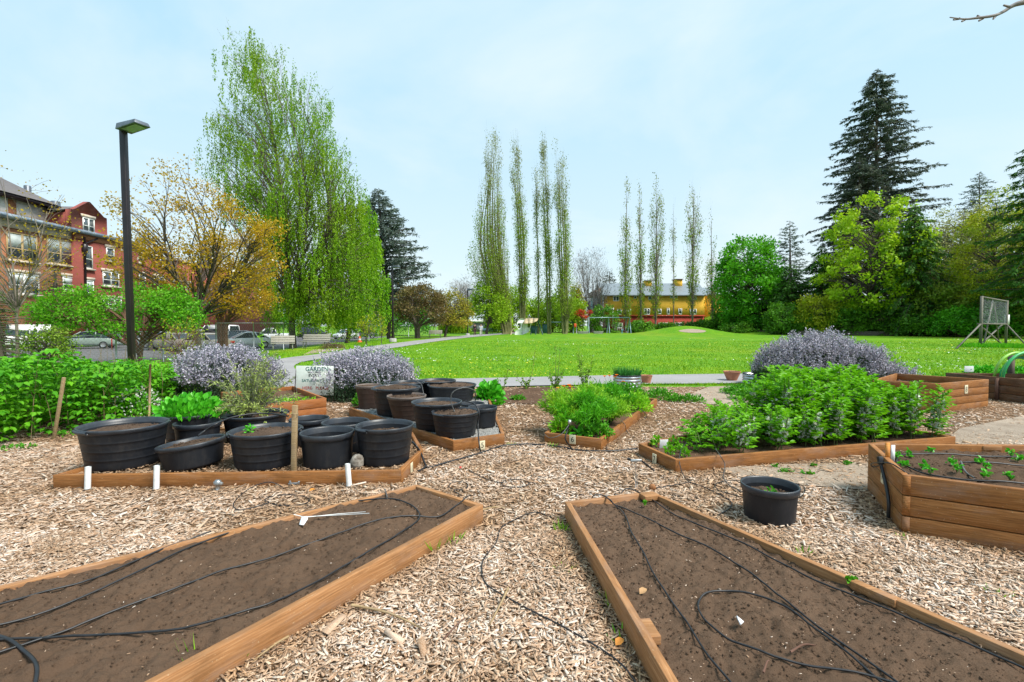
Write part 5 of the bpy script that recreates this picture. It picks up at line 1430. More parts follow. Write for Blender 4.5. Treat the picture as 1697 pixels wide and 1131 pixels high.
conifer('dense_fir', 'shorter brownish fir merging into the foot of the tallest one', 84, 1424, [(262, 1421, 1427), (290, 1402, 1450), (330, 1388, 1470), (380, 1378, 1490), (430, 1375, 1490), (480, 1375, 1490)], 'fir', nb=220, k=16, spray=1.1, sw=.38, droop=.3, rise=.05, trunk_r=.4, hang=.5)
tree('lime_maple', 'yellow-green maple in front of the tallest fir', 74, 1440, [(322, 1455, 1475), (338, 1402, 1520), (362, 1390, 1530), (400, 1374, 1530), (440, 1362, 1524), (480, 1362, 1505), (512, 1380, 1490)], 'limetree', n=170, per=85, L=.42, W=.3, csx=.85, csz=.6, trunk_r=.3, fork=.25, topthin=.3)
conifer('drooping_cedar', 'dark green drooping cedar right of the lime-coloured maple', 69, 1516, [(340, 1514, 1520), (378, 1494, 1536), (420, 1480, 1550), (460, 1468, 1562), (505, 1462, 1566), (545, 1470, 1558)], 'thuja', nb=230, k=18, spray=.9, sw=.28, droop=.55, rise=.1, trunk_r=.35, hang=1.3)
tree('hawthorn', 'greyish hawthorn in faded blossom beside the drooping cedar', 73, 1592, [(332, 1582, 1622), (355, 1556, 1642), (400, 1542, 1650), (440, 1546, 1648), (480, 1560, 1640)], 'haw', n=150, per=70, L=.32, W=.16, csx=.9, csz=.6, trunk_r=.25, fork=.25, topthin=.4)
conifer('far_conifer', 'blue-grey conifer tip far behind the hawthorn', 100, 1622, [(286, 1621, 1625), (305, 1610, 1638), (330, 1600, 1646), (370, 1595, 1652)], 'cedar', nb=90, k=10, spray=1.0, sw=.3, hang=.2)
tree('yellow_tree', 'yellowish tree with arching twigs near the right edge', 62, 1655, [(310, 1640, 1668), (345, 1612, 1692), (400, 1592, 1706), (450, 1585, 1716), (500, 1585, 1712)], 'yellow', n=170, per=75, L=.32, W=.15, csx=.8, csz=.55, trunk_r=.22, fork=.2)
conifer('dark_conifer', 'dark tall conifer at the right edge of the picture', 54, 1732, [(205, 1729, 1735), (245, 1702, 1756), (300, 1692, 1780), (360, 1678, 1800), (430, 1668, 1810), (500, 1664, 1814)], 'thuja', nb=230, k=17, spray=.8, sw=.26, droop=.3, hang=.9)
GF = 'trees filling the wooded bank'
for i, (px, tp, w, Y, mt, lab) in enumerate(((1378, 470, 90, 92, 'maple', 'mid-green tree behind the second dark evergreen'), (1545, 400, 90, 84, 'bush', 'dense green tree between the drooping cedar and the hawthorn'), (1602, 372, 100, 82, 'bramble', 'olive-green tree behind the hawthorn'), (1672, 352, 96, 78, 'maple', 'dense green tree behind the yellowish one'), (1735, 330, 100, 74, 'bramble', 'tall leafy tree behind the dark conifer at the right edge'), (1290, 470, 60, 96, 'bush', 'dark green tree close behind the round maple'), (1500, 400, 70, 86, 'bush', 'dark green tree behind the lime-coloured maple'))):
    tree('bank_tree', lab, Y, px, [(tp, px - w * .18, px + w * .2), (tp + 22, px - w * .4, px + w * .44), (tp + 60, px - w * .52, px + w * .5), (520, px - w * .5, px + w * .5), (546, px - w * .44, px + w * .44)], mt, n=150, per=80, L=.42, W=.26, csx=1.0, csz=.7, trunk_r=.25, fork=.2, group=GF)
GU = 'undergrowth bushes along the timber wall'
for i, (px, tp, w, Y, mt, lab) in enumerate(((1300, 506, 60, 78, 'bush', 'dark bush at the foot of the first dark evergreen'), (1352, 492, 62, 75, 'yellow', 'yellow-tinged bush under the second dark evergreen'), (1398, 508, 66, 74, 'bush', 'dark low bush in front of the lime-coloured maple'), (1448, 500, 74, 73, 'bush', 'dark bush in the shade between maple and drooping cedar'),
                                         (1562, 470, 80, 66, 'bramble', 'bramble bush right of the drooping cedar'), (1612, 458, 80, 63, 'bramble', 'tall bramble thicket behind the backstop'), (1668, 470, 84, 60, 'bush', 'bush behind the right side of the backstop'), (1722, 480, 80, 57, 'bramble', 'bramble bush at the right edge under the dark tall conifer'), (1590, 512, 70, 62, 'maple', 'bright low bush on top of the timber wall by the backstop'), (1655, 515, 60, 59, 'maple', 'bright bush on the timber wall at the right edge'), (1335, 520, 46, 76, 'bush', 'small dark bush at the near end of the timber wall'), (1518, 522, 60, 67, 'bush', 'dark bush right under the drooping cedar'))):
    tree('bank_bush', lab, Y, px, [(tp, px - w * .25, px + w * .25), (tp + 12, px - w * .45, px + w * .45), (tp + 30, px - w * .52, px + w * .52), (551, px - w * .45, px + w * .45)], mt, n=90, per=60, L=.34, W=.2, csx=.75, csz=.45, trunk_r=.1, fork=.1, group=GU, cat='bush')
GS = 'shrubs along the yellow house'
for i, (px, tp, w, Y, mt, lab) in enumerate(((1001, 508, 54, 99, 'bush', 'dark rounded shrub behind the swings'), (1062, 534, 44, 98, 'bush', 'low shrub at the red base, behind the second poplar'), (1104, 537, 46, 100, 'bush', 'low shrub at the red base behind the bare thin poplar'), (1140, 536, 36, 100, 'thuja', 'low dark shrub behind the grassy mound'), (1172, 530, 44, 98, 'bush', 'shrub at the right end of the red base'), (1200, 515, 40, 96, 'bush', 'shrub between the shortest poplar and the round maple'), (1225, 535, 50, 88, 'bush', 'low shrub in front of the round maple'))):
    tree('house_shrub', lab, Y, px, [(tp, px - w * .25, px + w * .25), (tp + 7, px - w * .45, px + w * .45), (545, px - w * .5, px + w * .5), (551, px - w * .45, px + w * .45)], mt, n=50, per=60, L=.38, W=.24, csx=.7, csz=.4, trunk_r=.1, fork=.1, group=GS, cat='shrub')
tree('brush_pile', 'pile of dry brown twigs beside the benches', 31, 552, [(570, 540, 562), (576, 530, 570), (582, 528, 572)], 'plum', n=30, per=40, L=.22, W=.02, csx=.3, csz=.12, trunk_r=.03, fork=.1, cat='brush pile', rise=.1)

# ---- the tree whose bare twig hangs into the top right corner
b = np.array([9.2, 5.4, 0]); root = thing('overhanging_tree', 'bare twig reaching into the top right corner from a tree outside the picture', 'tree', b)
tr = MB(); tr.tube(spline([b, b + [.1, 0, 2.5], b + [-.1, .1, 4.4], b + [.3, 0, 7]], 6), np.linspace(.16, .05, 19), 8)
tip = [PD(1860, -40, 5.3), PD(1760, -8, 5.2), PD(1697, 4, 5.1), PD(1678, 10, 5.1), PD(1664, 19, 5.1), PD(1648, 26, 5.05), PD(1620, 30, 5.0), PD(1598, 32, 5.0), PD(1574, 29, 5.0)]
cur = spline([b + [-.08, .1, 4.2]] + tip, 5); tr.tube(cur, np.interp(np.arange(len(cur)), [0, 8, 18, len(cur) - 1], [.06, .035, .022, .005]), 6)
for (x_, y_), (x2, y2) in (((1674, 12), (1663, 9)), ((1651, 26), (1646, 32)), ((1624, 30), (1619, 26)), ((1630, 30), (1622, 35)), ((1600, 32), (1594, 36)), ((1590, 31), (1580, 33))):
    tr.tube([PD(x_, y_, 5.05), PD(x2, y2, 5.05)], [.013, .009], 5)
tr.build('trunk', MAT['bark_grey'], root, smooth=True)
# ================================================================== drip lines and small garden things
def hose(label, pts, r=.006, mat='hose', name='drip_line', z=0.0, group='drip irrigation lines', cat='hose', n=6):
    """pts: (px, py) lying at height z, or (px, py, z)"""
    q = [P(p[0], p[1], p[2] if len(p) > 2 else z) for p in pts]
    mb = MB(); c = spline(q, n); lie = np.zeros(len(c), bool)
    for i in range(len(c)):
        sz, dz = soil_at(c[i, 0], c[i, 1])
        if sz is not None and abs(c[i, 2] - sz) < .03: c[i, 2] = sz + dz + .003; lie[i] = True
    zz_ = np.convolve(np.pad(c[:, 2], 3, 'edge'), np.ones(7) / 7, 'valid'); c[lie, 2] = zz_[lie] + .0065
    c[:, 2] += r * .9 + .004 * (vnoise(c[:, 0], c[:, 1], 7) - .3); mb.tube(c, r, 7)
    return tag(mb.build(name, MAT[mat], None, base=c[0], smooth=True), label, cat, group)


za = .122
hose('topmost drip line of the left front bed, running along its far board', [(-40, 1014), (0, 1006), (112, 976), (178, 952), (280, 910), (330, 889, .14), (350, 882, .146)], .0052, z=za - .002)
hose('drip line looping round the far end of the left front bed and back', [(-40, 1052), (0, 1041), (99, 1008), (231, 953), (330, 905), (439, 868), (555, 839), (639, 831), (676, 839), (695, 854), (685, 873), (642, 899), (564, 940), (478, 991), (429, 1014), (330, 1042), (244, 1054), (99, 1059), (0, 1070), (-40, 1078)], .0052, z=za - .002)
hose('middle drip line of the left front bed, leaving over its short end board', [(-40, 1104), (0, 1089), (82, 1057), (165, 1026), (287, 983), (370, 950), (440, 927), (533, 896), (614, 870), (688, 858), (729, 853), (757, 838), (772, 826, .15), (780, 822, .08)], .0052, z=za - .002)
hose('thick drip line curling in the lower left corner of the left front bed', [(-40, 1055), (0, 1060), (33, 1074), (59, 1097), (58, 1125), (40, 1170)], .0075, z=za + .012)
hose('short riser at the far board of the left front bed', [(638, 812, .15), (640, 820, .14), (642, 832)], .005, 'grey_hose', z=za - .002)
zb = .115
hose('left drip line snaking down the right front bed', [(980, 828, .10), (986, 822, .152), (1002, 823, .15), (1024, 842), (1037, 858), (1047, 886), (1068, 920), (1086, 954), (1117, 1000), (1139, 1028), (1167, 1072), (1215, 1131), (1240, 1165)], .0047, z=zb)
hose('middle drip line crossing the right front bed to its lower right corner', [(998, 821, .15), (1012, 830, .14), (1024, 838), (1071, 862), (1123, 887), (1179, 912), (1226, 941), (1272, 975), (1294, 992), (1340, 1028), (1402, 1072), (1482, 1129), (1520, 1160)], .0047, z=zb)
hose('right drip line along the right board of the right front bed', [(1030, 818, .13), (1036, 812, .152), (1049, 813, .15), (1086, 831), (1123, 856), (1164, 875), (1232, 902), (1288, 929), (1340, 955), (1402, 980), (1482, 1012), (1563, 1050), (1697, 1109), (1760, 1140)], .0047, z=zb)
hose('drip line making the big loop in the right front bed', [(1500, 1160), (1450, 1120), (1395, 1078), (1340, 1036), (1303, 1009), (1266, 991), (1226, 982), (1189, 980), (1164, 988), (1157, 1003), (1167, 1025), (1195, 1047), (1226, 1064), (1272, 1083), (1348, 1101), (1428, 1116), (1477, 1130), (1520, 1142)], .0047, z=zb)
GH = 'thin tubes lying on the chips'
hose('long thin tube winding down the chip path between the two nearest beds', [(915, 859), (887, 850), (856, 861), (831, 876), (822, 901), (803, 926), (798, 948), (806, 969), (828, 985), (874, 1010), (940, 1044), (1002, 1081), (1033, 1106), (1052, 1131), (1062, 1150)], .0042, z=.02, group=GH)
def ell(cx, cy, rx, ry, a0=0, a1=6.2, n=14): return [(cx + rx * math.cos(a), cy + ry * math.sin(a)) for a in np.linspace(a0, a1, n)]
hose('thin tube ending in a wide loop in front of the six plate', [(780, 782), (800, 792), (818, 799)] + ell(854, 802, 23, 6.5, 3.3, 9.6), .004, z=.022, group=GH)
hose('small thin loop of tube beside the corner of the left front bed', ell(760, 806, 16, 7, 2.2, 7.4) + [(752, 814), (764, 822)], .004, z=.024, group=GH)
hose('thin tube looping in front of the white pipes of the pot bed', [(470, 811, .01), (461, 804, .04), (444, 800, .07), (421, 807, .05), (402, 819), (389, 832), (388, 842), (402, 846)] + ell(476, 830, 37, 9, 2.6, 8.6), .004, z=.022, group=GH)
hose('thin tube arching over the front board of bed seven onto the chips', [(1138, 735, .2), (1130, 744, .2), (1126, 758, .15), (1127, 773, .08), (1133, 790), (1143, 800), (1164, 807), (1181, 815), (1203, 826), (1213, 836), (1206, 846), (1190, 855)], .0042, z=.02, group=GH)
hose('thin tube joining the pine cone to the arching one', [(1087, 810), (1104, 807), (1122, 804), (1145, 800)], .004, z=.02, group=GH)
hose('thin tube leaving bed seven and circling the lone pot', [(1186, 745, .18), (1194, 757, .15), (1201, 770, .06), (1200, 783), (1199, 792), (1203, 799), (1212, 808), (1228, 815), (1245, 824)], .0045, 'grey_hose', z=.02, group=GH)
hose('open loop of thin tube at the left side of the lone pot', [(1240, 799), (1220, 797), (1203, 798), (1188, 802), (1186, 809), (1196, 816), (1226, 824), (1250, 830)], .004, z=.022, group=GH)
hose('thin tube curving out at the right side of the lone pot', [(1320, 803), (1330, 806), (1334, 813), (1330, 822), (1318, 828)], .004, z=.02, group=GH)
GM_ = 'main irrigation hoses'
hose('main black hose running past the five plate to bed six and on to bed seven', [(683, 734, .2), (690, 741, .17), (697, 752, .1), (706, 774), (714, 776), (738, 769), (768, 761), (798, 752), (821, 744), (839, 740), (883, 738), (927, 742), (954, 747), (985, 749.5), (1022, 749), (1056, 745)], .011, z=.012, name='main_hose', group=GM_)
hose('short offshoot of the main hose at the pot bed corner', [(706, 774), (699, 780), (692, 783)], .01, z=.012, name='main_hose', group=GM_)
def hose3(label, pts, r, mat='hose', name='riser_tube', group='riser tubes'):
    mb = MB(); c = spline(pts, 6); mb.tube(c, r, 7); return tag(mb.build(name, MAT[mat], None, base=c[0], smooth=True), label, 'hose', group)
y5 = p5[1][1]
q0 = P(797, 751, .01)
hose3('riser beside the five plate bending over the front tub', [q0, PD(794, 735, q0[1]), PD(792, 705, y5 - .2), PD(794, 684, y5 - .18), PD(786, 670, y5 - .1), PD(771, 665, y5 + .1)], .008, 'hose')
hose3('pale grey hoop arching above the tub at the front corner of the gravel', [PD(753, 682, y5), PD(747, 665, y5), PD(751, 650, y5), PD(769, 643, y5 + .05), PD(786, 648, y5 + .2), PD(788, 664, y5 + .4)], .007, 'grey_hose')
hose3('tube hooked over the rim of the big heaped tub', [PD(691, 633, p2[1][1]), PD(698, 637, p2[1][1]), PD(701, 648, p2[1][1] - .1), PD(702, 656, p2[1][1] - .15)], .006, 'grey_hose')
hose3('thick tube lying across the black pots into the tipped one', [PD(328, 723, pb[1][1]), PD(340, 714, pb[1][1] + .1), PD(358, 703, pc[1][1] + .1), PD(385, 692, pc[1][1] + .3), PD(420, 686, pc[1][1] + .45), PD(450, 686, pc[1][1] + .5), PD(478, 690, pc[1][1] + .3)], .009)
q0 = P(948, 745, .02)
o = hose3('riser with a grey clip at the front board of bed six', [q0, PD(937, 728, q0[1] - .05) * [1, 1, 1], PD(941, 712, q0[1]), PD(944, 700, q0[1])], .009)
mb = MB(); mb.box(PD(944, 700, q0[1]), (.03, .03, .05), rz=.3); mb.build('clip', MAT['grey_metal'], o)
hose3('thin tube draped over the front board of bed six', [PD(944, 703, q0[1]), PD(930, 720, q0[1] - .1), PD(912, 726, q0[1] - .1), PD(902, 720, q0[1] + .15)], .004, 'grey_hose')
hose3('pale thin tube over the right board of bed six', [P(1062, 679, .17), P(1068, 684, .15), P(1071, 690, .06), P(1066, 697, .01)], .004, 'grey_hose')
hose3('second pale thin tube over the right board of bed six', [P(1030, 698, .18), P(1036, 705, .15), P(1038, 714, .05), P(1045, 722, .01)], .004, 'grey_hose')
# standpipe on the tall bed
yq = (l2[1] + c2[1]) / 2 - .1
fc = (c2 - l2) / np.linalg.norm(c2 - l2); fn = np.array([-fc[1], fc[0], 0]) * -1
fn = fn if fn @ (np.array([0, 0, 0]) - c2) > 0 else -fn
def onface(px, py, off=.02):
    d = ray(px, py); o_ = l2 + fn * off; t = ((o_ - CAM) @ fn) / (d @ fn); return CAM + d * t
sp0 = hose3('black standpipe with a cap strapped to the corner face of the tall bed', [onface(1471, 874), onface(1473, 838), onface(1470, 812), onface(1465, 790), onface(1460, 770, .025)], .013, name='standpipe')
mb = MB(); mb.bar(onface(1460, 770, .025), onface(1458, 757, .03), .034, .034); mb.build('cap', MAT['black_plastic'], sp0, bevel=.003)
hose3('thin tube ringing the standpipe and dropping into the tall bed', [onface(1460, 771, .03), onface(1447, 774, .05), onface(1443.5, 769, .09), onface(1455, 767, .1), onface(1475, 768, .06), P(1490, 776, .44), P(1501, 783, .42), P(1508, 787, .39)], .0045)
GT = 'drip lines in the tall bed'
zt = .384
hose('front drip line of the tall bed', [(1486, 768), (1530, 781), (1580, 789), (1640, 796), (1700, 800), (1760, 804)], .006, z=zt, group=GT)
hose('back drip line of the tall bed', [(1486, 766), (1492, 755), (1540, 753), (1600, 755), (1650, 757), (1720, 756)], .006, z=zt, group=GT)
hose('middle drip line of the tall bed', [(1593, 767), (1630, 766), (1697, 770), (1740, 773)], .006, z=zt, group=GT)
hose('loose end of grey tube in the tall bed', [(1592, 766), (1596, 774), (1604, 782), (1615, 789)], .007, 'grey_hose', z=zt, group=GT)

# white pipes and valve in front of the pot bed
for px, y0, y1, lab in ((145, 805, 774, 'leftmost white pipe stub in front of the pot bed, by the largest tub'), (259, 806, 772, 'white pipe stub in front of the tipped black pot'), (579, 804, 769, 'leaning white pipe stub near the right front corner of the pot bed')):
    b = P(px, 814 if px < 400 else 809, 0); t = PD(px + (-3 if px == 579 else 1), y1, b[1] + .01)
    root = thing('pvc_stub', lab, 'pipe', b, 'white pipe stubs'); mb = MB(); mb.tube([b, t], .0235, 14, cap=False); mb.tube([t, t + [0, 0, -.03]], .019, 14); mb.build('pipe', MAT['pvc'], root, smooth=True)
    mb = MB(); mb.tube([b - [0, 0, .01], b + [0, 0, .022]], .031, 12); mb.build('collar', MAT['grey_metal'], root, smooth=False)
b = P(361, 815, 0); root = thing('tap_fitting', 'grey tap fitting poking from the chips before the pot bed', 'tap', b); mb = MB()
mb.tube([b, b + [0, 0, .075]], .018, 10); mb.build('stem', MAT['grey_metal'], root); mb = MB(); mb.bar(b + [-.035, 0, .08], b + [.045, .0, .07], .024); mb.lathe([(.03, .068), (.032, .09), (.018, .105), (0, .106)], b, 12); mb.build('handle', MAT['grey_metal'], root, bevel=.004)
b = P(487, 806, 0); root = thing('tap_fitting', 'low dark fitting half buried in front of the wooden stake', 'tap', b); mb = MB(); mb.bar(b + [-.05, 0, .02], b + [.05, .01, .025], .02); mb.bar(b + [-.03, 0, .02], b + [-.035, 0, .05], .015); mb.bar(b + [.035, 0, .02], b + [.05, 0, .045], .015); mb.build('fitting', MAT['steel_pipe'], root, bevel=.003)
# white tag with two thin rods lying in the left bed
b = P(500, 858, .13); root = thing('plant_tag', 'white plant tag on two thin rods lying on the soil', 'plant tag', b)
mb = MB(); mb.tube([P(487, 853, .15), P(503, 857, .15), P(612, 851, .145)], .003, 5); mb.tube([P(503, 858, .15), P(560, 852, .148), P(606, 848.5, .144)], .0025, 5); mb.build('rod', MAT['pvc'], root)
mb = MB(); M_ = np.array(Matrix.Rotation(R(-50), 3, 'X')); c = P(503, 863, .155)
v = np.array([[-.02, -.03, 0], [.012, -.034, 0], [.026, .012, 0], [.012, .03, 0], [-.022, .028, 0]]) @ np.array(Matrix.Rotation(R(40), 3, 'X')).T + c
mb.prism(v[:, :2], v[:, 2], v[:, 2] + .002); mb.build('tag', MAT['paper'], root)
# labels
def card(label, px, py, Y, w, h, mat='paper', stick_=True, rz=0.0, tilt=0.0, z0=0.0):
    c = PD(px, py, Y); root = thing('plant_label', label, 'label', (c[0], c[1], z0), 'white plant labels')
    mb = MB(); mb.box(c, (w, .004, h), M=np.array(Matrix.Rotation(rz, 3, 'Z') @ Matrix.Rotation(tilt, 3, 'X'))); o = mb.build('card', MAT[mat], root, bevel=.001)
    if stick_: mb = MB(); mb.bar((c[0], c[1] + .008, z0), (c[0], c[1] + .008, c[2] + h * .3), .012); mb.build('stick', MAT['stake_wood'], root)
    return root
Y7 = P(1100, 744, .1)[1]
card('white two-part label at the pointed end of bed seven', 1100, 736, Y7, .095, .1, rz=.15, tilt=.15, z0=.1)
card('white card with faint lines standing in the dark bed at the right edge', 1606, 612, l9[1] + .15, .2, .13, z0=.36)
b = P(1475, 766, .38); root = thing('plant_label', 'orange stake with a white label blade in the tall bed corner', 'label', b, 'white plant labels')
mb = MB(); mb.bar(b + [-.018, 0, 0], PD(1471, 734, b[1]), .032, .012); mb.build('stake', MAT['orange_wood'] if 'orange_wood' in MAT else MAT['bed_wood_orange'], root)
mb = MB(); mb.bar(b + [.016, -.006, 0], PD(1480, 738, b[1] - .006), .03, .005); mb.build('blade', MAT['paper'], root)
# sprinkler on thin rods
b = P(1054, 812, 0); root = thing('sprinkler_stand', 'small grey sprinkler on two thin rods with a short black tail', 'sprinkler', b); h0 = PD(1054, 764, b[1])
mb = MB(); mb.tube([b + [-.006, 0, 0], h0 + [-.006, 0, 0]], .0025, 5); mb.tube([b + [.009, 0, 0], h0 + [.009, 0, 0]], .0025, 5); mb.build('rods', MAT['steel_pipe'], root)
mb = MB(); mb.bar(h0 + [-.05, 0, 0], h0 + [.05, 0, .004], .022); mb.build('head', MAT['grey_metal'], root, bevel=.004)
mb = MB(); mb.tube(spline([h0 + [.05, 0, 0], PD(1072, 771, b[1] + .02), PD(1084, 780, b[1] + .05)], 5), .009, 6); mb.tube([h0 + [-.05, 0, 0.01], h0 + [-.07, 0.02, 0.015]], .011, 6); mb.build('tail', MAT['hose'], root)
mb = MB(); mb.lathe([(0, -.02), (.05, -.01), (.062, .03), (.05, .09), (.03, .115), (0, .125)], (0, 0, 0), 12, None, .12); o = mb.build('stone', simple('stone_mottled', (.06, .04, .025), .9, scale=14, col2=(.5, .46, .4), bmp=.5), None, smooth=True); o.location = Vector(P(590, 773, .1)); o.rotation_euler = (.15, .2, .6); tag(o, 'mottled brown and white stone between the two front pots at the right corner', 'stone')
# pine cone, red berry-like bit, block of wood
c = P(1081, 808, .03); mb = MB(); mb.lathe([(0, -.03), (.02, -.026), (.032, -.008), (.03, .012), (.016, .03), (0, .034)], (0, 0, 0), 12); o = mb.build('pine_cone', simple('cone_brown', (.16, .06, .02), .85, scale=70, col2=(.36, .16, .06), bmp=.6), None, smooth=True); o.location = Vector(c); o.rotation_euler = (1.2, .2, .4); tag(o, 'brown pine cone lying by the corner of the right front bed', 'pine cone')
mb = MB(); mb.lathe([(0, -.012), (.015, -.006), (.014, .006), (0, .012)], (0, 0, 0), 8); o = mb.build('red_scrap', MAT['red_paint'], None); o.location = Vector(P(763, 775, .02)); tag(o, 'tiny red scrap lying on the wood chips', 'scrap')
mb = MB(); mb.prism([(-.012, -.02), (.015, -.006), (-.006, .022)], 0, .008); o = mb.build('white_shard', MAT['paper'], None); o.location = Vector(P(1226, 1030, .12)); o.rotation_euler = (.5, .2, .3); tag(o, 'small white shard on the soil inside the big hose loop', 'scrap')
GK = 'loose sticks on the ground'
for i, (a, b_, z, r, lab) in enumerate((((583, 1003), (698, 1041), .03, .008, 'longest pale stick on the chips beside the left front bed'), ((842, 975), (812, 1035), .03, .008, 'pale bent stick in the middle of the chip path'), ((1310, 1081), (1352, 1070), .122, .0055, 'brown twig below the big hose loop'), ((478, 1055), (420, 1095), .04, .006, 'straw leaning along the near left board'), ((735, 1060), (770, 1025), .025, .005, 'thin dark twig on the lower chip path'), ((1265, 1115), (1275, 1095), .122, .005, 'short broken twig near the bottom edge'), ((800, 845), (838, 842), .02, .01, 'flat pale splinter at the corner of the left front bed'))):
    A = P(a[0], a[1], z); B = P(b_[0], b_[1], z); mb = MB(); m_ = (A + B) / 2 + np.array([.01, .015, .008]); mb.tube(spline([A, m_, B], 4), np.linspace(r, r * .5, 9), 5)
    tag(mb.build('stick', MAT['bark_red' if 'twig' in lab else 'stake_wood'], None, base=A), lab, 'stick', GK)
# fallen leaves
root = None
for i, (x_, y_, lab) in enumerate(((512, 815, 'orange fallen leaf before the pot bed'), (1020, 1070, 'rusty fallen leaf by the left board of the right front bed'), (1060, 985, 'curled tan leaf on the soil of the right front bed'), (955, 735, 'rusty leaf at the foot of bed six'))):
    z = .11 if i == 2 else .03; mb = MB(); mb.leaves(np.array([[0, 0, 0.0]]), np.array([[.8, .5, .3]]), np.array([[0, -.3, 1.0]]), .055, .035, True, .3); o = mb.build('fallen_leaf', simple('dead_leaf%d' % i, (.5, .2, .03) if i < 2 else (.38, .22, .1), .8, scale=30), None); o.location = Vector(P(x_, y_, z)); tag(o, lab, 'leaf', 'fallen leaves')

# ---- paper sign
Ys = 9.2
tl, tr_, bl = PD(494, 606.5, Ys), PD(556, 607, Ys), PD(488, 655, Ys)
root = thing('garden_sign', 'hand-lettered white garden sign leaning beside the spiky rosemary', 'sign', (bl[0] + .3, Ys, 0))
ru = (tr_ - tl) / np.linalg.norm(tr_ - tl); uu = (tl - bl) / np.linalg.norm(tl - bl)
w_ = np.linalg.norm(tr_ - tl); h_ = np.linalg.norm(tl - bl); ctr = bl + ru * w_ / 2 + uu * h_ / 2
nn_ = np.cross(ru, uu)
mb = MB(); mb.box(ctr, (w_, h_, .008), M=np.stack([ru, np.cross(nn_, ru), nn_], 1)); mb.build('board', MAT['sign_white'], root, bevel=.002)
for px in (487, 545): mb = MB(); mb.tube([PD(px, 660, Ys + .03) * [1, 1, 0], PD(px + 4, 612, Ys + .02)], .008, 6); mb.build('stake', MAT['bark'], root)
def sline(s, size, mat, fx, fy):
    p = bl + ru * w_ * fx + uu * h_ * fy + nn_ * .0052; M = frame_on(p, ru, uu); text(s, size, MAT[mat], root, M, 'lettering', .0004, .0015)
sline('GARDEN', .11, 'ink_green', .52, .885); sline('WORK PARTY', .04, 'ink', .46, .775); sline('EVERY', .075, 'ink', .46, .67)
sline('SATURDAY 2-5', .075, 'ink_green', .5, .49); sline('HERE', .08, 'ink_red', .32, .24); sline('PLEASE', .08, 'ink_red', .72, .24); sline('COME JOIN US', .035, 'ink', .5, .12) if False else None

# ---- green hose coil
c = PD(1692, 622, 10.0); root = thing('garden_hose', 'green garden hose hung in a big coil behind the dark bed', 'garden hose', (c[0], c[1], 0))
for k, (mt, rr) in enumerate((('hose_green', .47), ('hose_lime', .43), ('hose_green', .40), ('hose_teal', .36), ('hose_lime', .45))):
    if mt not in MAT: MAT[mt] = simple(mt, {'hose_green': (.04, .36, .1), 'hose_lime': (.26, .52, .07), 'hose_teal': (.04, .36, .27)}[mt], .4, scale=5)
    mb = MB(); a = np.linspace(0, 2 * math.pi, 40); mb.tube(np.c_[c[0] + rr * np.cos(a), c[1] + .05 * k - .1 + .03 * np.sin(2 * a), c[2] + rr * 1.02 * np.sin(a)], .028, 8); mb.build('hose_loop', MAT[mt], root, smooth=True)
mb = MB(); mb.box((c[0] + .1, c[1] + .3, .42), (.08, .08, .84)); tag(mb.build('hose_post', MAT['bark'], None, base=(c[0] + .1, c[1] + .3, 0)), 'dark post carrying the green hose coil', 'post')

# ================================================================== lamps
def lamp(label, Y, pxb, pxt, pyt, half, head, headh, foot=None):
    b = ground_at(pxb, Y); t = PD(pxt, pyt, Y); root = thing('street_lamp', label, 'lamp post', b, 'black park lamps')
    mb = MB(); mb.bar(b - [0, 0, .1], t, half * 2, half * 2, up=(0, 1, 0)); mb.build('pole', MAT['lamp_metal'], root, bevel=.012)
    d = np.array([.93, -.36, 0]); c = t + d * (head / 2 + .0) + [0, 0, -headh * .5]
    M_ = np.stack([d, np.array([.36, .93, 0]), np.array([0, 0, 1.0])], 1)
    v = np.array([[-.5, -.5, -.5], [.5, -.5, -.15], [.5, .5, -.15], [-.5, .5, -.5], [-.5, -.42, .5], [.44, -.42, .5], [.44, .42, .5], [-.5, .42, .5]]) * [head, head * .5, headh]
    hb = MB(); hb.add(v @ M_.T + c, [[0, 3, 2, 1], [4, 5, 6, 7], [0, 1, 5, 4], [1, 2, 6, 5], [2, 3, 7, 6], [3, 0, 4, 7]]); h = hb.build('lamp_head', MAT['lamp_head'], root, bevel=.015)
    v = np.array([[-.3, -.36, -.46], [.4, -.36, -.235], [.4, .36, -.235], [-.3, .36, -.46]]) * [head, head * .5, headh] - [0, 0, .004]
    lb = MB(); lb.poly((v @ M_.T + c)[::-1]); lb.build('lens', MAT['lens'], h)
    if foot: fb = MB(); fb.lathe([(foot, -.1), (foot, foot * .9), (foot * .7, foot * 1.05), (0, foot * 1.05)], b, 16); fb.build('footing', MAT['concrete'], root)
lamp('nearest tall lamp post with a flat box head, left of the bronze trees', 13, 218, 204, 208, .068, .8, .17)
lamp('middle lamp post on a concrete footing where the path rises', 43, 651, 650, 441, .07, .75, .22, .33)
lamp('farthest lamp post, beside the two walkers', 72, 775, 775, 479, .08, .9, .26, .3)

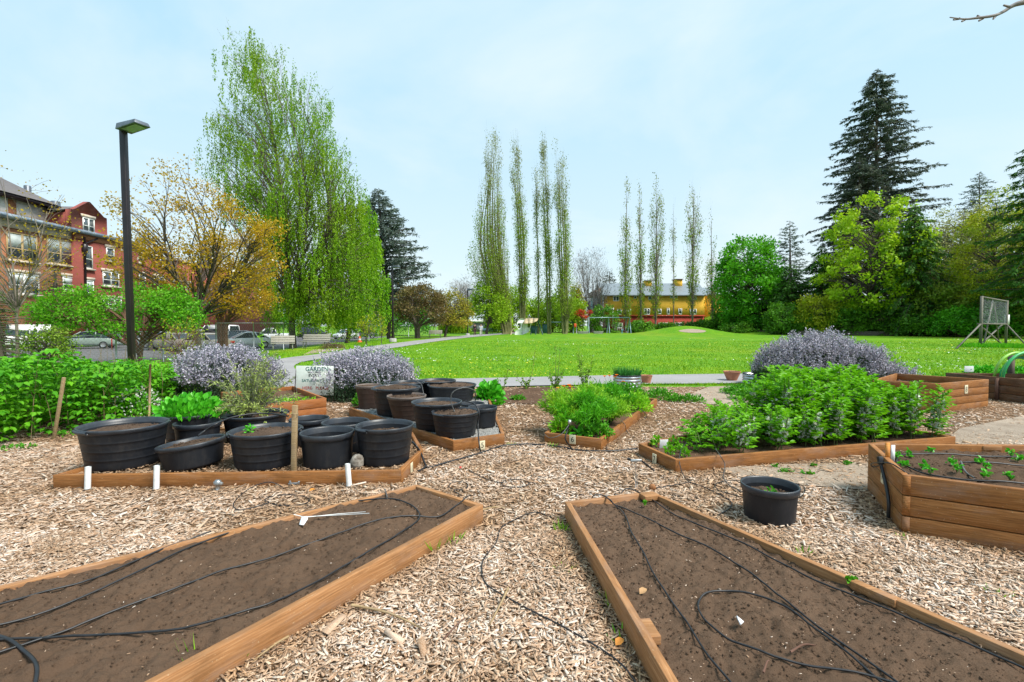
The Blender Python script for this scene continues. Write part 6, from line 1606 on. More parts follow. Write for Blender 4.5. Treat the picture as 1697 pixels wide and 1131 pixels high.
# ================================================================== benches
def bench(label, c, rz, L=1.7):
    c = np.asarray(c); root = thing('park_bench', label, 'bench', c, 'weathered park benches'); M_ = np.array(Matrix.Rotation(rz, 3, 'Z'))
    def T(p): return (np.asarray(p, float) @ M_.T) + c
    for nm, rows in (('seat', [(-.25, .44, 0), (-.1, .44, 0), (.05, .44, 0)]), ('backrest', [(.17, .56, 1.2), (.2, .7, 1.2), (.235, .84, 1.2)])):
        mb = MB()
        for y, z, t in rows:
            R_ = M_ @ np.array(Matrix.Rotation(t, 3, 'X')); mb.box(T((0, y, z)), (L, .125, .04), M=R_)
        mb.build(nm, MAT['bench_slat'], root, bevel=.004)
    for sx in (-L * .4, L * .4):
        mb = MB(); mb.bar(T((sx, -.2, 0)), T((sx, -.22, .42)), .05); mb.bar(T((sx, .12, 0)), T((sx, .27, .88)), .05); mb.bar(T((sx, -.24, .41)), T((sx, .17, .41)), .05); mb.build('leg', MAT['concrete'], root)
bench('oblique weathered bench nearest the lilac rosemary', G(469, 581), R(24), 1.35)
bench('weathered bench seen square on, in front of the tallest birch', G(523, 577.5), R(-4), 1.8)
bench('far bench by the brown plum tree', G(721, 559.8), R(-6), 1.7)
mb = MB(); b = G(596, 567.5); root = thing('traffic_cone', 'orange traffic cone with a white band on the verge', 'traffic cone', b)
mb.lathe([(.19, .03), (.13, .2)], b, 16); mb.lathe([(.105, .34), (.05, .56), (0, .56)], b, 16); mb.box(b + [0, 0, .015], (.45, .45, .03)); mb.build('cone', MAT['orange_plastic'], root); mb = MB(); mb.lathe([(.132, .2), (.106, .34)], b, 16); mb.build('band', MAT['white_trim'], root)
GP_ = 'red and white parking signs'
for px, Y, pt, pb_, lab in ((185, 41, 553, 575, 'orange-red parking sign right of the green estate car'), (376, 40, 549, 568, 'red parking sign in front of the white van'), (541, 62, 547, 562, 'red parking sign at the nose of the black car'), (574, 64, 547, 560, 'red parking sign in front of the small silver car')):
    b = ground_at(px, Y); t = PD(px, pt, Y); root = thing('parking_sign', lab, 'sign', b, GP_); mb = MB(); mb.bar(b, t, .06); mb.build('post', MAT['red_paint'], root)
    mb = MB(); mb.box(t - [0, .04, .16], (.3, .03, .34)); o = mb.build('panel', MAT['white_trim'], root, bevel=.01); mb = MB(); mb.box(t - [0, .058, .1], (.24, .008, .12)); mb.build('symbol', MAT['red_paint'], o)


# ================================================================== chain-link fences
def chain_fence(label, pts, H, pr=.03, wire=.006, step=.16):
    pts = [np.array([p[0], p[1], float(zg(p[0], p[1]))]) for p in pts]; root = thing('chain_link_fence', label, 'fence', pts[0], 'chain-link fences')
    for p in pts: mb = MB(); mb.tube([p - [0, 0, .1], p + [0, 0, H + .03]], pr, 8); mb.build('post', MAT['steel_pipe'], root, smooth=True)
    for a, b in zip(pts, pts[1:]): mb = MB(); mb.tube([a + [0, 0, H], b + [0, 0, H]], pr * .7, 6); mb.build('rail', MAT['steel_pipe'], root, smooth=True)
    mb = MB()
    for a, b in zip(pts, pts[1:]):
        L = np.linalg.norm(b - a); d = (b - a) / L; u = np.array([0, 0, 1.0])
        for s in (1, -1):
            for t in np.arange(-H, L, step):
                t0, t1 = max(t, 0), min(t + H, L)
                if t1 <= t0: continue
                z0, z1 = (t0 - t), (t1 - t)
                if s < 0: z0, z1 = H - z0, H - z1
                p = a + d * t0 + u * z0; q = a + d * t1 + u * z1; w_ = np.cross(q - p, np.cross(d, u)); w_ = w_ / np.linalg.norm(w_) * wire / 2
                mb.add([p - w_, q - w_, q + w_, p + w_], [[0, 1, 2, 3]])
    mb.build('mesh', MAT['steel_pipe'], root); return root
chain_fence('low chain-link fence behind the raspberry hedge', [(-25.5, 18.6), (ground_at(20, 18.9)[0], 18.9), (ground_at(103, 19.4)[0], 19.4), (ground_at(192, 20.2)[0], 20.2), (ground_at(270, 21.2)[0], 21.2), (ground_at(338, 24.5)[0], 24.5)], 1.42)
chain_fence('taller chain-link fence in front of the parked cars, past the fluted trunk', [(-18.4, 30), (-18.2, 34), (-18, 38), (-17.9, 42), (-17.7, 46.5), (-17.5, 52), (-17.2, 58)], 2.1, .035, .007, .25)
chain_fence('chain-link fence around the far corner by the small silver cars', [(-22.5, 66), (-19, 68), (-15, 70), (-12, 76)], 2.6, .04, .009, .35)


# ================================================================== vehicles
def paint(name, c, metal=.0): return simple(name, c, .35, metal, var=.03, scale=1, coat=.3)
PAINT = {k: paint('paint_' + k, v) for k, v in dict(green_grey=(.24, .31, .27), silver=(.52, .54, .57), taupe=(.34, .3, .26), tan=(.36, .31, .24), white=(.82, .83, .84), black=(.012, .012, .015), dark=(.05, .055, .06), blue=(.16, .27, .38)).items()}


def car(label, c, rz, kind, col, cat='car'):
    c = np.asarray(c, float); root = thing('parked_' + {'van': 'van', 'pickup': 'pickup'}.get(kind, 'car'), label, cat, c, 'cars parked along the street'); M_ = np.array(Matrix.Rotation(rz, 3, 'Z')); pm = PAINT[col]
    def T(p): return np.asarray(p, float) @ M_.T + c
    # side outline stations: x, deck height ; cabin: (x_bottom_rear, x_top_rear, x_top_front, x_bottom_front, roof z)
    K = dict(wagon=(4.75, 1.76, [(-2.37, .62), (-2.33, .93), (-1.2, .97), (.75, .93), (1.2, .9), (2.1, .78), (2.37, .58)], (-2.2, -1.9, .25, 1.15, 1.52)),
             sedan=(4.7, 1.76, [(-2.35, .62), (-2.3, .92), (-1.5, .97), (.8, .92), (1.1, .88), (2.1, .76), (2.35, .56)], (-1.75, -.95, .2, 1.15, 1.43)),
             suv=(4.6, 1.85, [(-2.3, .7), (-2.27, 1.05), (-1.2, 1.07), (.8, 1.05), (1.2, 1.02), (2.1, .92), (2.3, .66)], (-2.2, -1.95, .35, 1.15, 1.75)),
             hatch=(4.0, 1.7, [(-2.0, .65), (-1.97, .92), (-1, .95), (.6, .93), (.95, .9), (1.75, .76), (2.0, .58)], (-1.9, -1.4, .2, 1.0, 1.48)),
             van=(5.0, 1.95, [(-2.5, .7), (-2.48, 1.15), (-1.2, 1.17), (1.2, 1.15), (1.6, 1.1), (2.3, .95), (2.5, .65)], (-2.45, -2.4, 1.0, 1.75, 2.1)),
             pickup=(5.3, 1.85, [(-2.65, .75), (-2.62, 1.05), (-1.2, 1.07), (.95, 1.05), (1.3, 1.03), (2.45, .95), (2.65, .7)], (-.55, -.45, .55, 1.3, 1.72)))[kind]
    L, W, deck, cab = K; hw = W / 2; sill = .25
    st = []
    for x, z in deck:
        e = 1 - .10 * (abs(x) / (L / 2)) ** 4; w = hw * e
        st.append([(x, -w * .95, sill), (x, -w, .45), (x, -w * .995, z - .12), (x, -w * .93, z - .02), (x, -w * .6, z + .012), (x, w * .6, z + .012), (x, w * .93, z - .02), (x, w * .995, z - .12), (x, w, .45), (x, w * .95, sill)])
    V = np.array(st); n, k = V.shape[:2]; mb = MB(); b0 = mb.n; i = np.arange(n - 1)[:, None] * k; j = np.arange(k)[None]; j2 = (j + 1) % k
    mb.add(T(V.reshape(-1, 3)), np.stack([i + j, i + k + j, i + k + j2, i + j2], -1).reshape(-1, 4)); mb.poly(T(V[0])); mb.poly(T(V[-1][::-1]))
    # roof + pillars
    xr, tr0, tf, xf, rz_ = cab; zb = 1.0 * np.interp(0, [q[0] for q in deck], [q[1] for q in deck]); tw = hw * .76; bw = hw * .93
    rp = [(tr0 - .06, rz_ - .07), (tr0 + .15, rz_), ((tr0 + tf) / 2, rz_ + .025), (tf - .2, rz_), (tf + .06, rz_ - .06)]
    R_ = np.array([[(x, -tw * 1.02, z - .03), (x, -tw * .8, z + .01), (x, 0, z + .03), (x, tw * .8, z + .01), (x, tw * 1.02, z - .03), (x, 0, z - .05)] for x, z in rp]); n, k = R_.shape[:2]; i = np.arange(n - 1)[:, None] * k; j = np.arange(k)[None]; j2 = (j + 1) % k
    mb.add(T(R_.reshape(-1, 3)), np.stack([i + j, i + k + j, i + k + j2, i + j2], -1).reshape(-1, 4)); mb.poly(T(R_[0])); mb.poly(T(R_[-1][::-1]))
    for s in (-1, 1):
        for (xb, xt) in ((xr, tr0), (xf, tf), (xr * .25 + xf * .25 * 0 + (xr + xf) / 2 * .5, (tr0 + tf) / 2)) + (((xr * .7 + xf * .3), (tr0 * .72 + tf * .28)),):
            mb.bar(T((xb, s * bw, zb - .04)), T((xt, s * tw, rz_ - .03)), .075, .06, up=(0, 1, 0))
    if kind == 'van': mb.box(T((-.9, 0, 1.6)), (2.9, W * .84, .9), M=M_)
    mb.build('body', pm, root, smooth=True).data.polygons.foreach_set('use_smooth', [False] * 0) if False else mb.build('body', pm, root)
    # glass
    q = lambda x, y, z: T((x, y, z))
    for nm, vs in (('windscreen', [q(xf + .01, -bw, zb - .03), q(xf + .01, bw, zb - .03), q(tf + .03, tw, rz_ - .06), q(tf + .03, -tw, rz_ - .06)]), ('rear_window', [q(xr - .01, bw, zb - .03), q(xr - .01, -bw, zb - .03), q(tr0 - .03, -tw, rz_ - .06), q(tr0 - .03, tw, rz_ - .06)]),
                   ('side_window', [q(xr, -bw, zb - .03), q(xf, -bw, zb - .03), q(tf, -tw, rz_ - .05), q(tr0, -tw, rz_ - .05)]), ('side_window', [q(xf, bw, zb - .03), q(xr, bw, zb - .03), q(tr0, tw, rz_ - .05), q(tf, tw, rz_ - .05)])):
        gb = MB(); gb.poly(vs); gb.build(nm, MAT['glass'], root)
    for sx in (-L * .295, L * .31):
        for s in (-1, 1):
            wb = MB(); ctr = np.array((sx, s * (hw - .1), .32)); M2 = M_ @ np.array(Matrix.Rotation(math.pi / 2 * s, 3, 'X')).T
            wb.lathe([(.2, -.1), (.31, -.1), (.325, -.05), (.325, .07), (.3, .105), (.21, .11)], T(ctr), 20, M2); tyre = wb.build('wheel', MAT['tyre'], root, smooth=True)
            rb = MB(); rb.lathe([(0, .09), (.06, .1), (.19, .085), (.215, .108), (.215, -.02)], T(ctr), 20, M2); rb.build('rim', MAT['alloy'], tyre)
    zl = deck[1][1] - .17; zf = deck[-2][1] - .14
    for s in (-1, 1):
        b_ = MB(); b_.box(T((-L / 2 + .03, s * hw * .68, zl)), (.1, hw * .42, .15), M=M_); b_.build('tail_light', MAT['red_lens'], root, bevel=.02)
        b_ = MB(); b_.box(T((L / 2 - .12, s * hw * .66, zf)), (.22, hw * .4, .13), M=M_); b_.build('headlight', MAT['clear_lens'], root, bevel=.03)
    for x in (-L / 2, L / 2):
        b_ = MB(); b_.box(T((x * .995, 0, .42)), (.16, W * .88, .2), M=M_); b_.build('bumper', pm if kind != 'pickup' else MAT['alloy'], root, bevel=.04)
    return root


def cg(px, Y): return ground_at(px, Y) + np.array([0, 0, .03])
car('grey-green estate car parked side on beyond the low fence', cg(146, 43.5), R(180 + 20), 'wagon', 'green_grey')
car('silver car behind the split reddish trunk by the tall lamp', cg(252, 45), R(180 - 22), 'hatch', 'silver')
car('taupe saloon with red tail lights beyond the low fence', cg(287, 40), R(180 - 25), 'sedan', 'taupe')
car('tan saloon half hidden by the thin sapling', cg(338, 38), R(180 - 20), 'sedan', 'tan')
car('white van behind the fluted reddish trunk', cg(360, 60), R(180 - 10), 'van', 'white', 'van')
car('dark hatchback in front of the white van', cg(388, 52), R(180 + 10), 'hatch', 'dark')
car('white saloon facing the camera beyond the taller fence', cg(408, 44.5), R(180 + 38), 'sedan', 'white')
car('silver pickup behind the oblique bench', cg(449, 60), R(180 + 30), 'pickup', 'silver', 'pickup')
car('black car behind the square-on bench', cg(522, 74), R(8), 'suv', 'black')
car('small silver car right of the black one', cg(573, 74), R(180 + 60), 'hatch', 'silver')
car('small dark grey car behind the leaning sapling', cg(604, 78), R(180 + 20), 'hatch', 'dark')
car('pale blue car beyond the far end of the path', cg(817, 106), R(5), 'wagon', 'blue')
car('white car beside the farthest lamp', cg(764, 104), R(100), 'hatch', 'white')
car('white van end on at the far left behind the thin street tree', cg(34, 44), R(180 + 35), 'van', 'white', 'van')


# ================================================================== brick building on the left
def m_brick(name, a, b, mortar):
    m, nt, p, tc, out = newmat(name); sp = nt.n('ShaderNodeSeparateXYZ'); nt.l(tc.outputs['Object'], sp.inputs[0]); ad = nt.n('ShaderNodeMath', operation='ADD'); nt.l(sp.outputs[0], ad.inputs[0]); nt.l(sp.outputs[1], ad.inputs[1])
    cm = nt.n('ShaderNodeCombineXYZ'); nt.l(ad.outputs[0], cm.inputs[0]); nt.l(sp.outputs[2], cm.inputs[1])
    br = nt.n('ShaderNodeTexBrick'); nt.l(cm.outputs[0], br.inputs[0]); br.inputs['Color1'].default_value = c4(a); br.inputs['Color2'].default_value = c4(b); br.inputs['Mortar'].default_value = c4(mortar)
    br.inputs['Scale'].default_value = 1; br.inputs['Brick Width'].default_value = .22; br.inputs['Row Height'].default_value = .075; br.inputs['Mortar Size'].default_value = .01
    n = noise(nt, tc.outputs['Object'], .6, 4); c = mixc(nt, .35, br.outputs[0], ramp(nt, n, [tuple(x * .6 for x in a), tuple(min(1, x * 1.25) for x in b)], [.3, .7])); nt.l(c, p.inputs['Base Color']); p.inputs['Roughness'].default_value = .9; return m
MAT['brick_o'] = m_brick('brick_orange', (.31, .1, .04), (.39, .14, .055), (.28, .19, .14)); MAT['brick_r'] = m_brick('brick_red', (.2, .032, .024), (.27, .052, .036), (.2, .1, .085))
MAT['stone'] = simple('stone_trim', (.5, .42, .34), .8, scale=2); MAT['roof_slate'] = simple('roof_slate', (.1, .085, .085), .8, scale=3, col2=(.17, .145, .14), bmp=.3); MAT['gutter'] = simple('gutter', (.05, .085, .15), .45, scale=1.2, col2=(.34, .4, .46)); MAT['timber_tan'] = simple('tan_frame', (.42, .3, .15), .7, scale=2); MAT['panel_cream'] = simple('cream_panel', (.78, .77, .73), .7, scale=1)
FX = -45.0
def Fp(px, py, x=FX): d = ray(px, py); return CAM + d * (x / d[0])
bz = -.7; ez = 11.0
root = thing('brick_building', 'large brick school-like building with a stepped gable at the left edge', 'building', (FX, 50, bz))
yA = Fp(117, 400)[1]; yE = 92
def wallx(name, x, y0, y1, z0, z1, th, mat, par=root, **k): mb = MB(); mb.box((x - th / 2, (y0 + y1) / 2, (z0 + z1) / 2), (th, y1 - y0, z1 - z0)); return mb.build(name, MAT[mat], par, **k)
w1 = wallx('wall', FX, 30, yA, bz, ez, 12, 'brick_o'); w2 = wallx('wall', FX + .35, yA + .003, 58, bz, ez, 12, 'brick_r'); w3 = wallx('wall', FX - .2, 58.003, yE, bz, ez - .8, 12, 'brick_r')
pk = Fp(143, 339); shl = Fp(112, 347); shr = Fp(172, 362); sz = (shl[2] + shr[2]) / 2
mb = MB(); gp = [(shl[1], ez), (shr[1], ez), (shr[1], sz), ((pk[1] + shr[1]) / 2 + .72, sz + .05), (pk[1] + .1, pk[2] + .25), (pk[1] - .1, pk[2] + .25), ((pk[1] + shl[1]) / 2 - .72, sz + .05), (shl[1], sz)]
V = np.array([(FX + .34, a, b) for a, b in gp] + [(FX - .25, a, b) for a, b in gp]); n = len(gp); mb.add(V, [[i, (i + 1) % n, (i + 1) % n + n, i + n] for i in range(n)]); mb.ng += [list(range(n)), list(range(n, 2 * n))[::-1]]; mb.build('gable', MAT['brick_r'], root)
mb = MB(); mb.prism([(FX + .3, shl[1] + 1.0), (FX + .42, shl[1] + 1.0)] and [(FX - 9, shl[1] - .1), (FX - 9, shr[1] + .1), (FX - .0, shr[1] + .1), (FX - .0, shl[1] - .1)], sz - .02, sz + .05) if False else None
wallx('cornice', FX + .9, 30, 58, ez - .0 + .003, ez + .32, 1.3, 'gutter'); wallx('frieze', FX + .12, 30, yA, ez - .75, ez - .003, .12, 'stone'); wallx('frieze', FX + .45, yA + .1, 58, ez - .6, ez - .003, .1, 'brick_o')
wallx('coping', FX + .05, 58.1, yE, ez - .797, ez - .55, 12.2, 'stone')
attic = wallx('attic_wall', FX - 2.0, 30, shl[1] - .05, ez + .2, 13.35, 6, 'panel_cream')
for y in np.arange(33, shl[1] - 1, 3.1): wallx('pilaster', FX - 1.93, y, y + .7, ez + .3, 13.3, .2, 'brick_o', root)
fasc = wallx('fascia', FX - 1.2, 30, shl[1] + .6, 13.36, 13.66, 6.5, 'lamp_metal')
y2 = 50.2
mb = MB(); V = np.array([(FX - 1.1, 28, 13.67), (FX - 1.1, y2 - .6, 13.67), (FX - 15, y2 + .4, 20.2), (FX - 15, 28, 20.2), (FX - 29, y2 - .6, 13.67), (FX - 29, 28, 13.67)]); mb.add(V, [[0, 1, 2, 3], [3, 2, 4, 5]]); mb.ng.append([1, 4, 2]); mb.build('roof', MAT['roof_slate'], root)
wallx('wall', FX - .3, shl[1], shr[1], ez + .35, sz - .3, 8, 'brick_r'); mb = MB(); V = np.array([(FX - .2, shl[1] - .6, sz - .2), (FX - .2, pk[1], pk[2] - .25), (FX - 9, pk[1], pk[2] - .1), (FX - 9, shl[1] - .6, sz - .1), (FX - .2, shr[1] - .1, sz - .25), (FX - 9, shr[1] - .1, sz - .2)]); mb.add(V, [[0, 1, 2, 3], [1, 4, 5, 2]]); mb.build('roof', MAT['roof_slate'], root)
for px, py0, py1, wd, nm in ((46, 326, 309, .3, 'roof_vent'), (92, 346, 335, .42, 'roof_vent')):
    xx = FX - (5.5 if px == 46 else 3); b = Fp(px, py0, xx); t = Fp(px, py1, xx); mb = MB(); mb.lathe([(wd, b[2] - 1.5), (wd, t[2]), (wd * .8, t[2] + .05), (0, t[2] + .05)], (b[0], b[1], 0), 14); mb.build(nm, MAT['lamp_head'], root)


def win(px0, py0, px1, py1, par, x=FX, panes=1, frame='white_trim', sill=True, lintel=True, blind=0.0, proud=.05, bars=True, w_=.09):
    a = Fp(px0, (py0 + py1) / 2, x); b = Fp(px1, (py0 + py1) / 2, x); m = (px0 + px1) / 2; z1 = Fp(m, py0, x)[2]; z0 = Fp(m, py1, x)[2]; y0, y1 = a[1], b[1]; X_ = x + proud
    fb = MB()
    ys = np.linspace(y0, y1, panes + 1)
    for y in (y0, y1): fb.box((X_, y, (z0 + z1) / 2), (.08, w_, z1 - z0))
    for y in ys[1:-1]: fb.box((X_, y, (z0 + z1) / 2), (.081, w_ * 1.6, z1 - z0 - .01))
    for z in (z0, z1): fb.box((X_ - .003, (y0 + y1) / 2, z), (.082, y1 - y0, w_))
    if bars: fb.box((X_ - .004, (y0 + y1) / 2, z0 + (z1 - z0) * .42), (.075, y1 - y0, w_ * .7))
    f = fb.build('window', MAT[frame], par)
    pb = MB(); pb.box((X_ - .02, (y0 + y1) / 2, (z0 + z1) / 2), (.02, y1 - y0, z1 - z0)); pb.build('pane', MAT['pane'], f)
    if blind:
        bb = MB(); bb.box((X_ - .006, (y0 + y1) / 2, z1 - (z1 - z0) * blind / 2), (.01, (y1 - y0) - .1, (z1 - z0) * blind)); bb.build('blind', MAT['blind'], f)
    if sill: sb = MB(); sb.box((X_ + .05, (y0 + y1) / 2, z0 - .13), (.25, y1 - y0 + .5, .16)); sb.build('sill', MAT['stone'], f)
    if lintel: sb = MB(); sb.box((X_ - .0, (y0 + y1) / 2, z1 + .22), (.12, y1 - y0 + .4, .3)); sb.build('lintel', MAT['stone'], f)
win(11, 389, 60, 432, root, panes=2, lintel=False, blind=.5, frame='timber_tan', w_=.12); win(78, 398, 120, 438, root, panes=2, lintel=False, blind=.45, frame='timber_tan', w_=.12)
win(15, 455, 63, 487, root, panes=2, blind=.4); win(104, 460, 124, 481, root, blind=.5); win(-60, 380, -20, 426, root, panes=2, lintel=False, frame='timber_tan', w_=.12)
win(141, 409, 152, 445, root, FX + .35, blind=.0, lintel=False); win(143, 466, 154, 500, root, FX + .35, blind=.3); win(176, 412, 188, 432, root, FX + .35); win(170, 452, 196, 474, root, FX + .35, panes=2); win(168, 496, 200, 512, root, FX + .35, panes=3)
win(137, 363, 155, 384, root, FX + .34, panes=2, sill=False, blind=.0); win(220, 455, 240, 475, root, FX - .2, panes=2); win(255, 460, 272, 478, root, FX - .2, panes=2); win(215, 412, 236, 434, root, FX - .2, panes=2); win(300, 470, 314, 486, root, FX - .2)
for yc in (31.6, 35.4, 39.2):
    for zt_, zb_ in ((9.8, 7.45), (6.2, 4.4), (2.9, 1.0)):
        if zt_ > 9 and yc > 38: continue
        ym = 36000 / ((36000 / (yc - 1.4) + 36000 / (yc + 1.4)) / 2); win(848 - 36000 / (yc - 1.4), 540 - (zt_ - 1.47) / ym * 800, 848 - 36000 / (yc + 1.4), 540 - (zb_ - 1.47) / ym * 800, root, panes=2, lintel=zt_ < 9, frame='timber_tan' if zt_ > 9 else 'white_trim', blind=.4)
mb = MB(); q = Fp(132, 400); mb.tube([(FX + .5, q[1], ez - .3), (FX + .5, q[1], bz)], .11, 8); mb.tube([(FX + .5, q[1] + 1.6, ez - .2), (FX + .5, q[1], ez - 1.0)], .09, 8); mb.lathe([(.12, ez - 2.2), (.28, ez - 1.7), (.28, ez - 1.1), (.12, ez - 1.0)], (FX + .5, q[1], 0), 10); mb.build('downpipe', MAT['lamp_metal'], root)

# ================================================================== houses behind the field
MAT['siding_y'] = simple('yellow_siding', (.76, .42, .035), .8, scale=1.2, col2=(.84, .5, .06)); MAT['red_wall'] = simple('red_wall', (.33, .03, .02), .8, scale=1, col2=(.42, .05, .03)); MAT['blue_wall'] = simple('blue_wall', (.12, .28, .36), .8, scale=1); MAT['brown_roof'] = simple('brown_roof', (.12, .075, .055), .85, scale=2); MAT['grey_wall'] = simple('grey_wall', (.2, .19, .2), .85, scale=1)
def m_metalroof():
    m, nt, p, tc, out = newmat('metal_roof'); w = nt.n('ShaderNodeTexWave', wave_type='BANDS', bands_direction='X'); w.inputs['Scale'].default_value = 1.1; nt.l(tc.outputs['Object'], w.inputs[0])
    nt.l(ramp(nt, w.outputs[0], [(.15, .18, .2), (.3, .34, .37)], [.1, .4]), p.inputs['Base Color']); p.inputs['Roughness'].default_value = .45; p.inputs['Metallic'].default_value = .3; nt.l(bump(nt, w.outputs[0], .6, .05), p.inputs['Normal']); return m
MAT['metal_roof'] = m_metalroof()
YH = 112
def hx(px): return PD(px, 540, YH)[0]
def hz(py): return PD(1080, py, YH)[2]
x0, x1 = hx(998), hx(1167)
root = thing('yellow_house', 'long yellow and red house with a pale metal roof behind the poplars', 'house', ((x0 + x1) / 2, YH, 0))
def boxp(nm, xa, xb, ya, yb, za, zb, mat, par): mb = MB(); mb.box(((xa + xb) / 2, (ya + yb) / 2, (za + zb) / 2), (xb - xa, yb - ya, zb - za)); return mb.build(nm, MAT[mat], par)
zr, ze = hz(523), hz(489)
boxp('lower_wall', x0 + 1.8, x1, YH, YH + 9, -.2, zr, 'red_wall', root); boxp('wall', x0, x1, YH - .15, YH + 9, zr + .003, ze, 'siding_y', root)
boxp('corner_trim', x0 - .02, x0 + .3, YH - .2, YH + .1, zr, ze - .01, 'white_trim', root); boxp('base_trim', x0 + 1.8, x1 + .02, YH - .2, YH - .1, zr - .25, zr + .02, 'red_wall', root)
rt = hz(471.5) + .6
mb = MB(); ya, yb, yc = YH - .8, YH + 4.5, YH + 9.8; xa, xb = x0 - .4, x1 + .4
mb.add([(xa, ya, ze - .05), (xb, ya, ze - .05), (xb, yb, rt), (xa, yb, rt), (xb, yc, ze - .05), (xa, yc, ze - .05)], [[0, 1, 2, 3], [3, 2, 4, 5]]); mb.add([(xa, ya, ze - .25), (xb, ya, ze - .25), (xb, ya, ze - .051), (xa, ya, ze - .051)], [[0, 1, 2, 3]]); mb.build('roof', MAT['metal_roof'], root)
mb = MB(); mb.add([(x0, YH, ze - .1), (x0, YH + 9, ze - .1), (x0, YH + 4.5, rt - .15), (x0, YH + 4.5, rt - .15)], [[0, 1, 2, 3]]); mb.add([(x1, YH, ze - .1), (x1, YH + 9, ze - .1), (x1, YH + 4.5, rt - .15), (x1, YH + 4.5, rt - .15)], [[0, 1, 2, 3]]); mb.build('gable_end', MAT['siding_y'], root)
for a, b, t in ((1076, 1086, 467.5), (1127, 1138, 465)):
    xa, xb = hx(a), hx(b); d = boxp('roof_monitor', xa, xb, YH + 3.2, YH + 5.5, rt - 1, hz(t) + .5, 'siding_y', root); boxp('cap', xa - .2, xb + .2, YH + 3, YH + 5.7, hz(t) + .503, hz(t) + .65, 'brown_roof', d)
def hwin(px0, py0, px1, py1, y, par, n=1):
    xa, xb, za, zb = hx(px0), hx(px1), hz(py1), hz(py0); fb = MB()
    for x in np.linspace(xa, xb, n + 1): fb.box((x, y, (za + zb) / 2), (.16, .1, zb - za + .16))
    for z in (za, zb): fb.box(((xa + xb) / 2, y - .003, z), (xb - xa, .1, .16))
    f = fb.build('window', MAT['white_trim'], par); pb = MB(); pb.box(((xa + xb) / 2, y + .02, (za + zb) / 2), (xb - xa, .03, zb - za)); pb.build('pane', MAT['pane'], f)
for q in ((1016, 491.5, 1025, 499, 2), (1050, 491, 1054, 495, 1), (1074, 491, 1079, 497, 1), (1110, 490.5, 1121, 494, 2), (1147, 492, 1153, 497, 1), (1023, 513, 1029.5, 521.5, 1), (1041, 513, 1044.5, 521.5, 1), (1067, 512, 1076, 521.5, 2), (1090, 513, 1095, 520.5, 1), (1105, 511.5, 1108.5, 521, 1), (1124, 512, 1129, 521, 1), (1143, 513, 1153, 521, 2)): hwin(*q[:4], YH - .18, root, q[4])
for q in ((1019, 536, 1031, 544, 2), (1092, 535.5, 1106, 541, 3), (1119, 535.5, 1132, 540, 2)): hwin(*q[:4], YH - .05, root, q[4])
xa = hx(1000); pr = boxp('porch', xa, hx(1015), YH - 1.6, YH - .25, hz(514), hz(511), 'white_trim', root); boxp('porch_post', hx(1013), hx(1014), YH - 1.5, YH - 1.3, -.1, hz(514) - .003, 'white_trim', root)
root = thing('blue_house', 'narrow blue house wall under a brown roof at the left end of the yellow house', 'house', (hx(988), YH + 3, 0))
boxp('wall', hx(988), hx(996.5), YH + 1.5, YH + 8, -.1, hz(489), 'blue_wall', root); boxp('lower_wall', hx(978), hx(996), YH + .8, YH + 1.48, -.1, hz(512), 'grey_wall', root)
mb = MB(); xa, xb = hx(983.5), hx(996.8); mb.prism([(xa, YH + .8), (xb, YH + .8), (xb, YH + 8.5), (xa, YH + 8.5)], [hz(491)] * 4, [hz(483), hz(476), hz(476), hz(483)]); mb.build('roof', MAT['brown_roof'], root)
root = thing('yellow_annex', 'yellow boarded house wall seen between the shortest poplar and the round maple', 'house', (hx(1195), YH + 4, 0)); boxp('wall', hx(1181), hx(1215), YH + 4, YH + 12, 0, hz(488), 'siding_y', root); mb = MB(); xa, xb = hx(1179), hx(1217); mb.prism([(xa, YH + 3.5), (xb, YH + 3.5), (xb, YH + 12.5), (xa, YH + 12.5)], [hz(488) + .003] * 4, [hz(486)] * 2 + [hz(470)] * 2); mb.build('roof', MAT['metal_roof'], root)
b = ground_at(790, 112); root = thing('grey_garage', 'low grey garage wall behind the two walkers', 'building', b); boxp('wall', PD(742, 540, 112)[0], PD(836, 540, 112)[0], 112, 117, -.2, PD(800, 539, 112)[2] + .6, 'grey_wall', root); boxp('roof', PD(738, 540, 112)[0], PD(840, 540, 112)[0], 111.7, 117.3, PD(800, 539, 112)[2] + .603, PD(800, 535, 112)[2] + .6, 'panel_cream', root)

# ================================================================== playground
from mathutils.geometry import tessellate_polygon
def holed(mb, outer, hole, M_, th):
    polys = [[Vector((a, b, 0)) for a, b in outer]] + ([[Vector((a, b, 0)) for a, b in hole]] if hole is not None else [])
    pts = [p for q in polys for p in q]; tri = tessellate_polygon(polys); n = len(pts)
    V = np.array([(p.x, 0, p.y) for p in pts] + [(p.x, th, p.y) for p in pts]); V = M_(V)
    fs = [list(t) for t in tri] + [[i + n for i in t][::-1] for t in tri]; k = 0
    q4 = []
    for q in polys:
        m = len(q); q4 += [[k + i, k + (i + 1) % m, k + (i + 1) % m + n, k + i + n] for i in range(m)]; k += m
    b0 = mb.n; mb.add(V, q4); mb.ng += [[i + b0 for i in f] for f in fs]
YP = 78.0; sc = 1 / 7.378
def cp(x, y): p = PD(830 + x * sc, 510 + y * sc, YP); return (p[0], p[2])
root = thing('play_shell', 'white climbing shell with round holes and a tan roof on the playground', 'climbing frame', (cp(250, 330)[0], YP, 0))
def el(cx, cy, rx, ry, n=18): return [cp(cx + rx * math.cos(a), cy + ry * math.sin(a)) for a in np.linspace(0, 2 * math.pi, n, endpoint=False)]
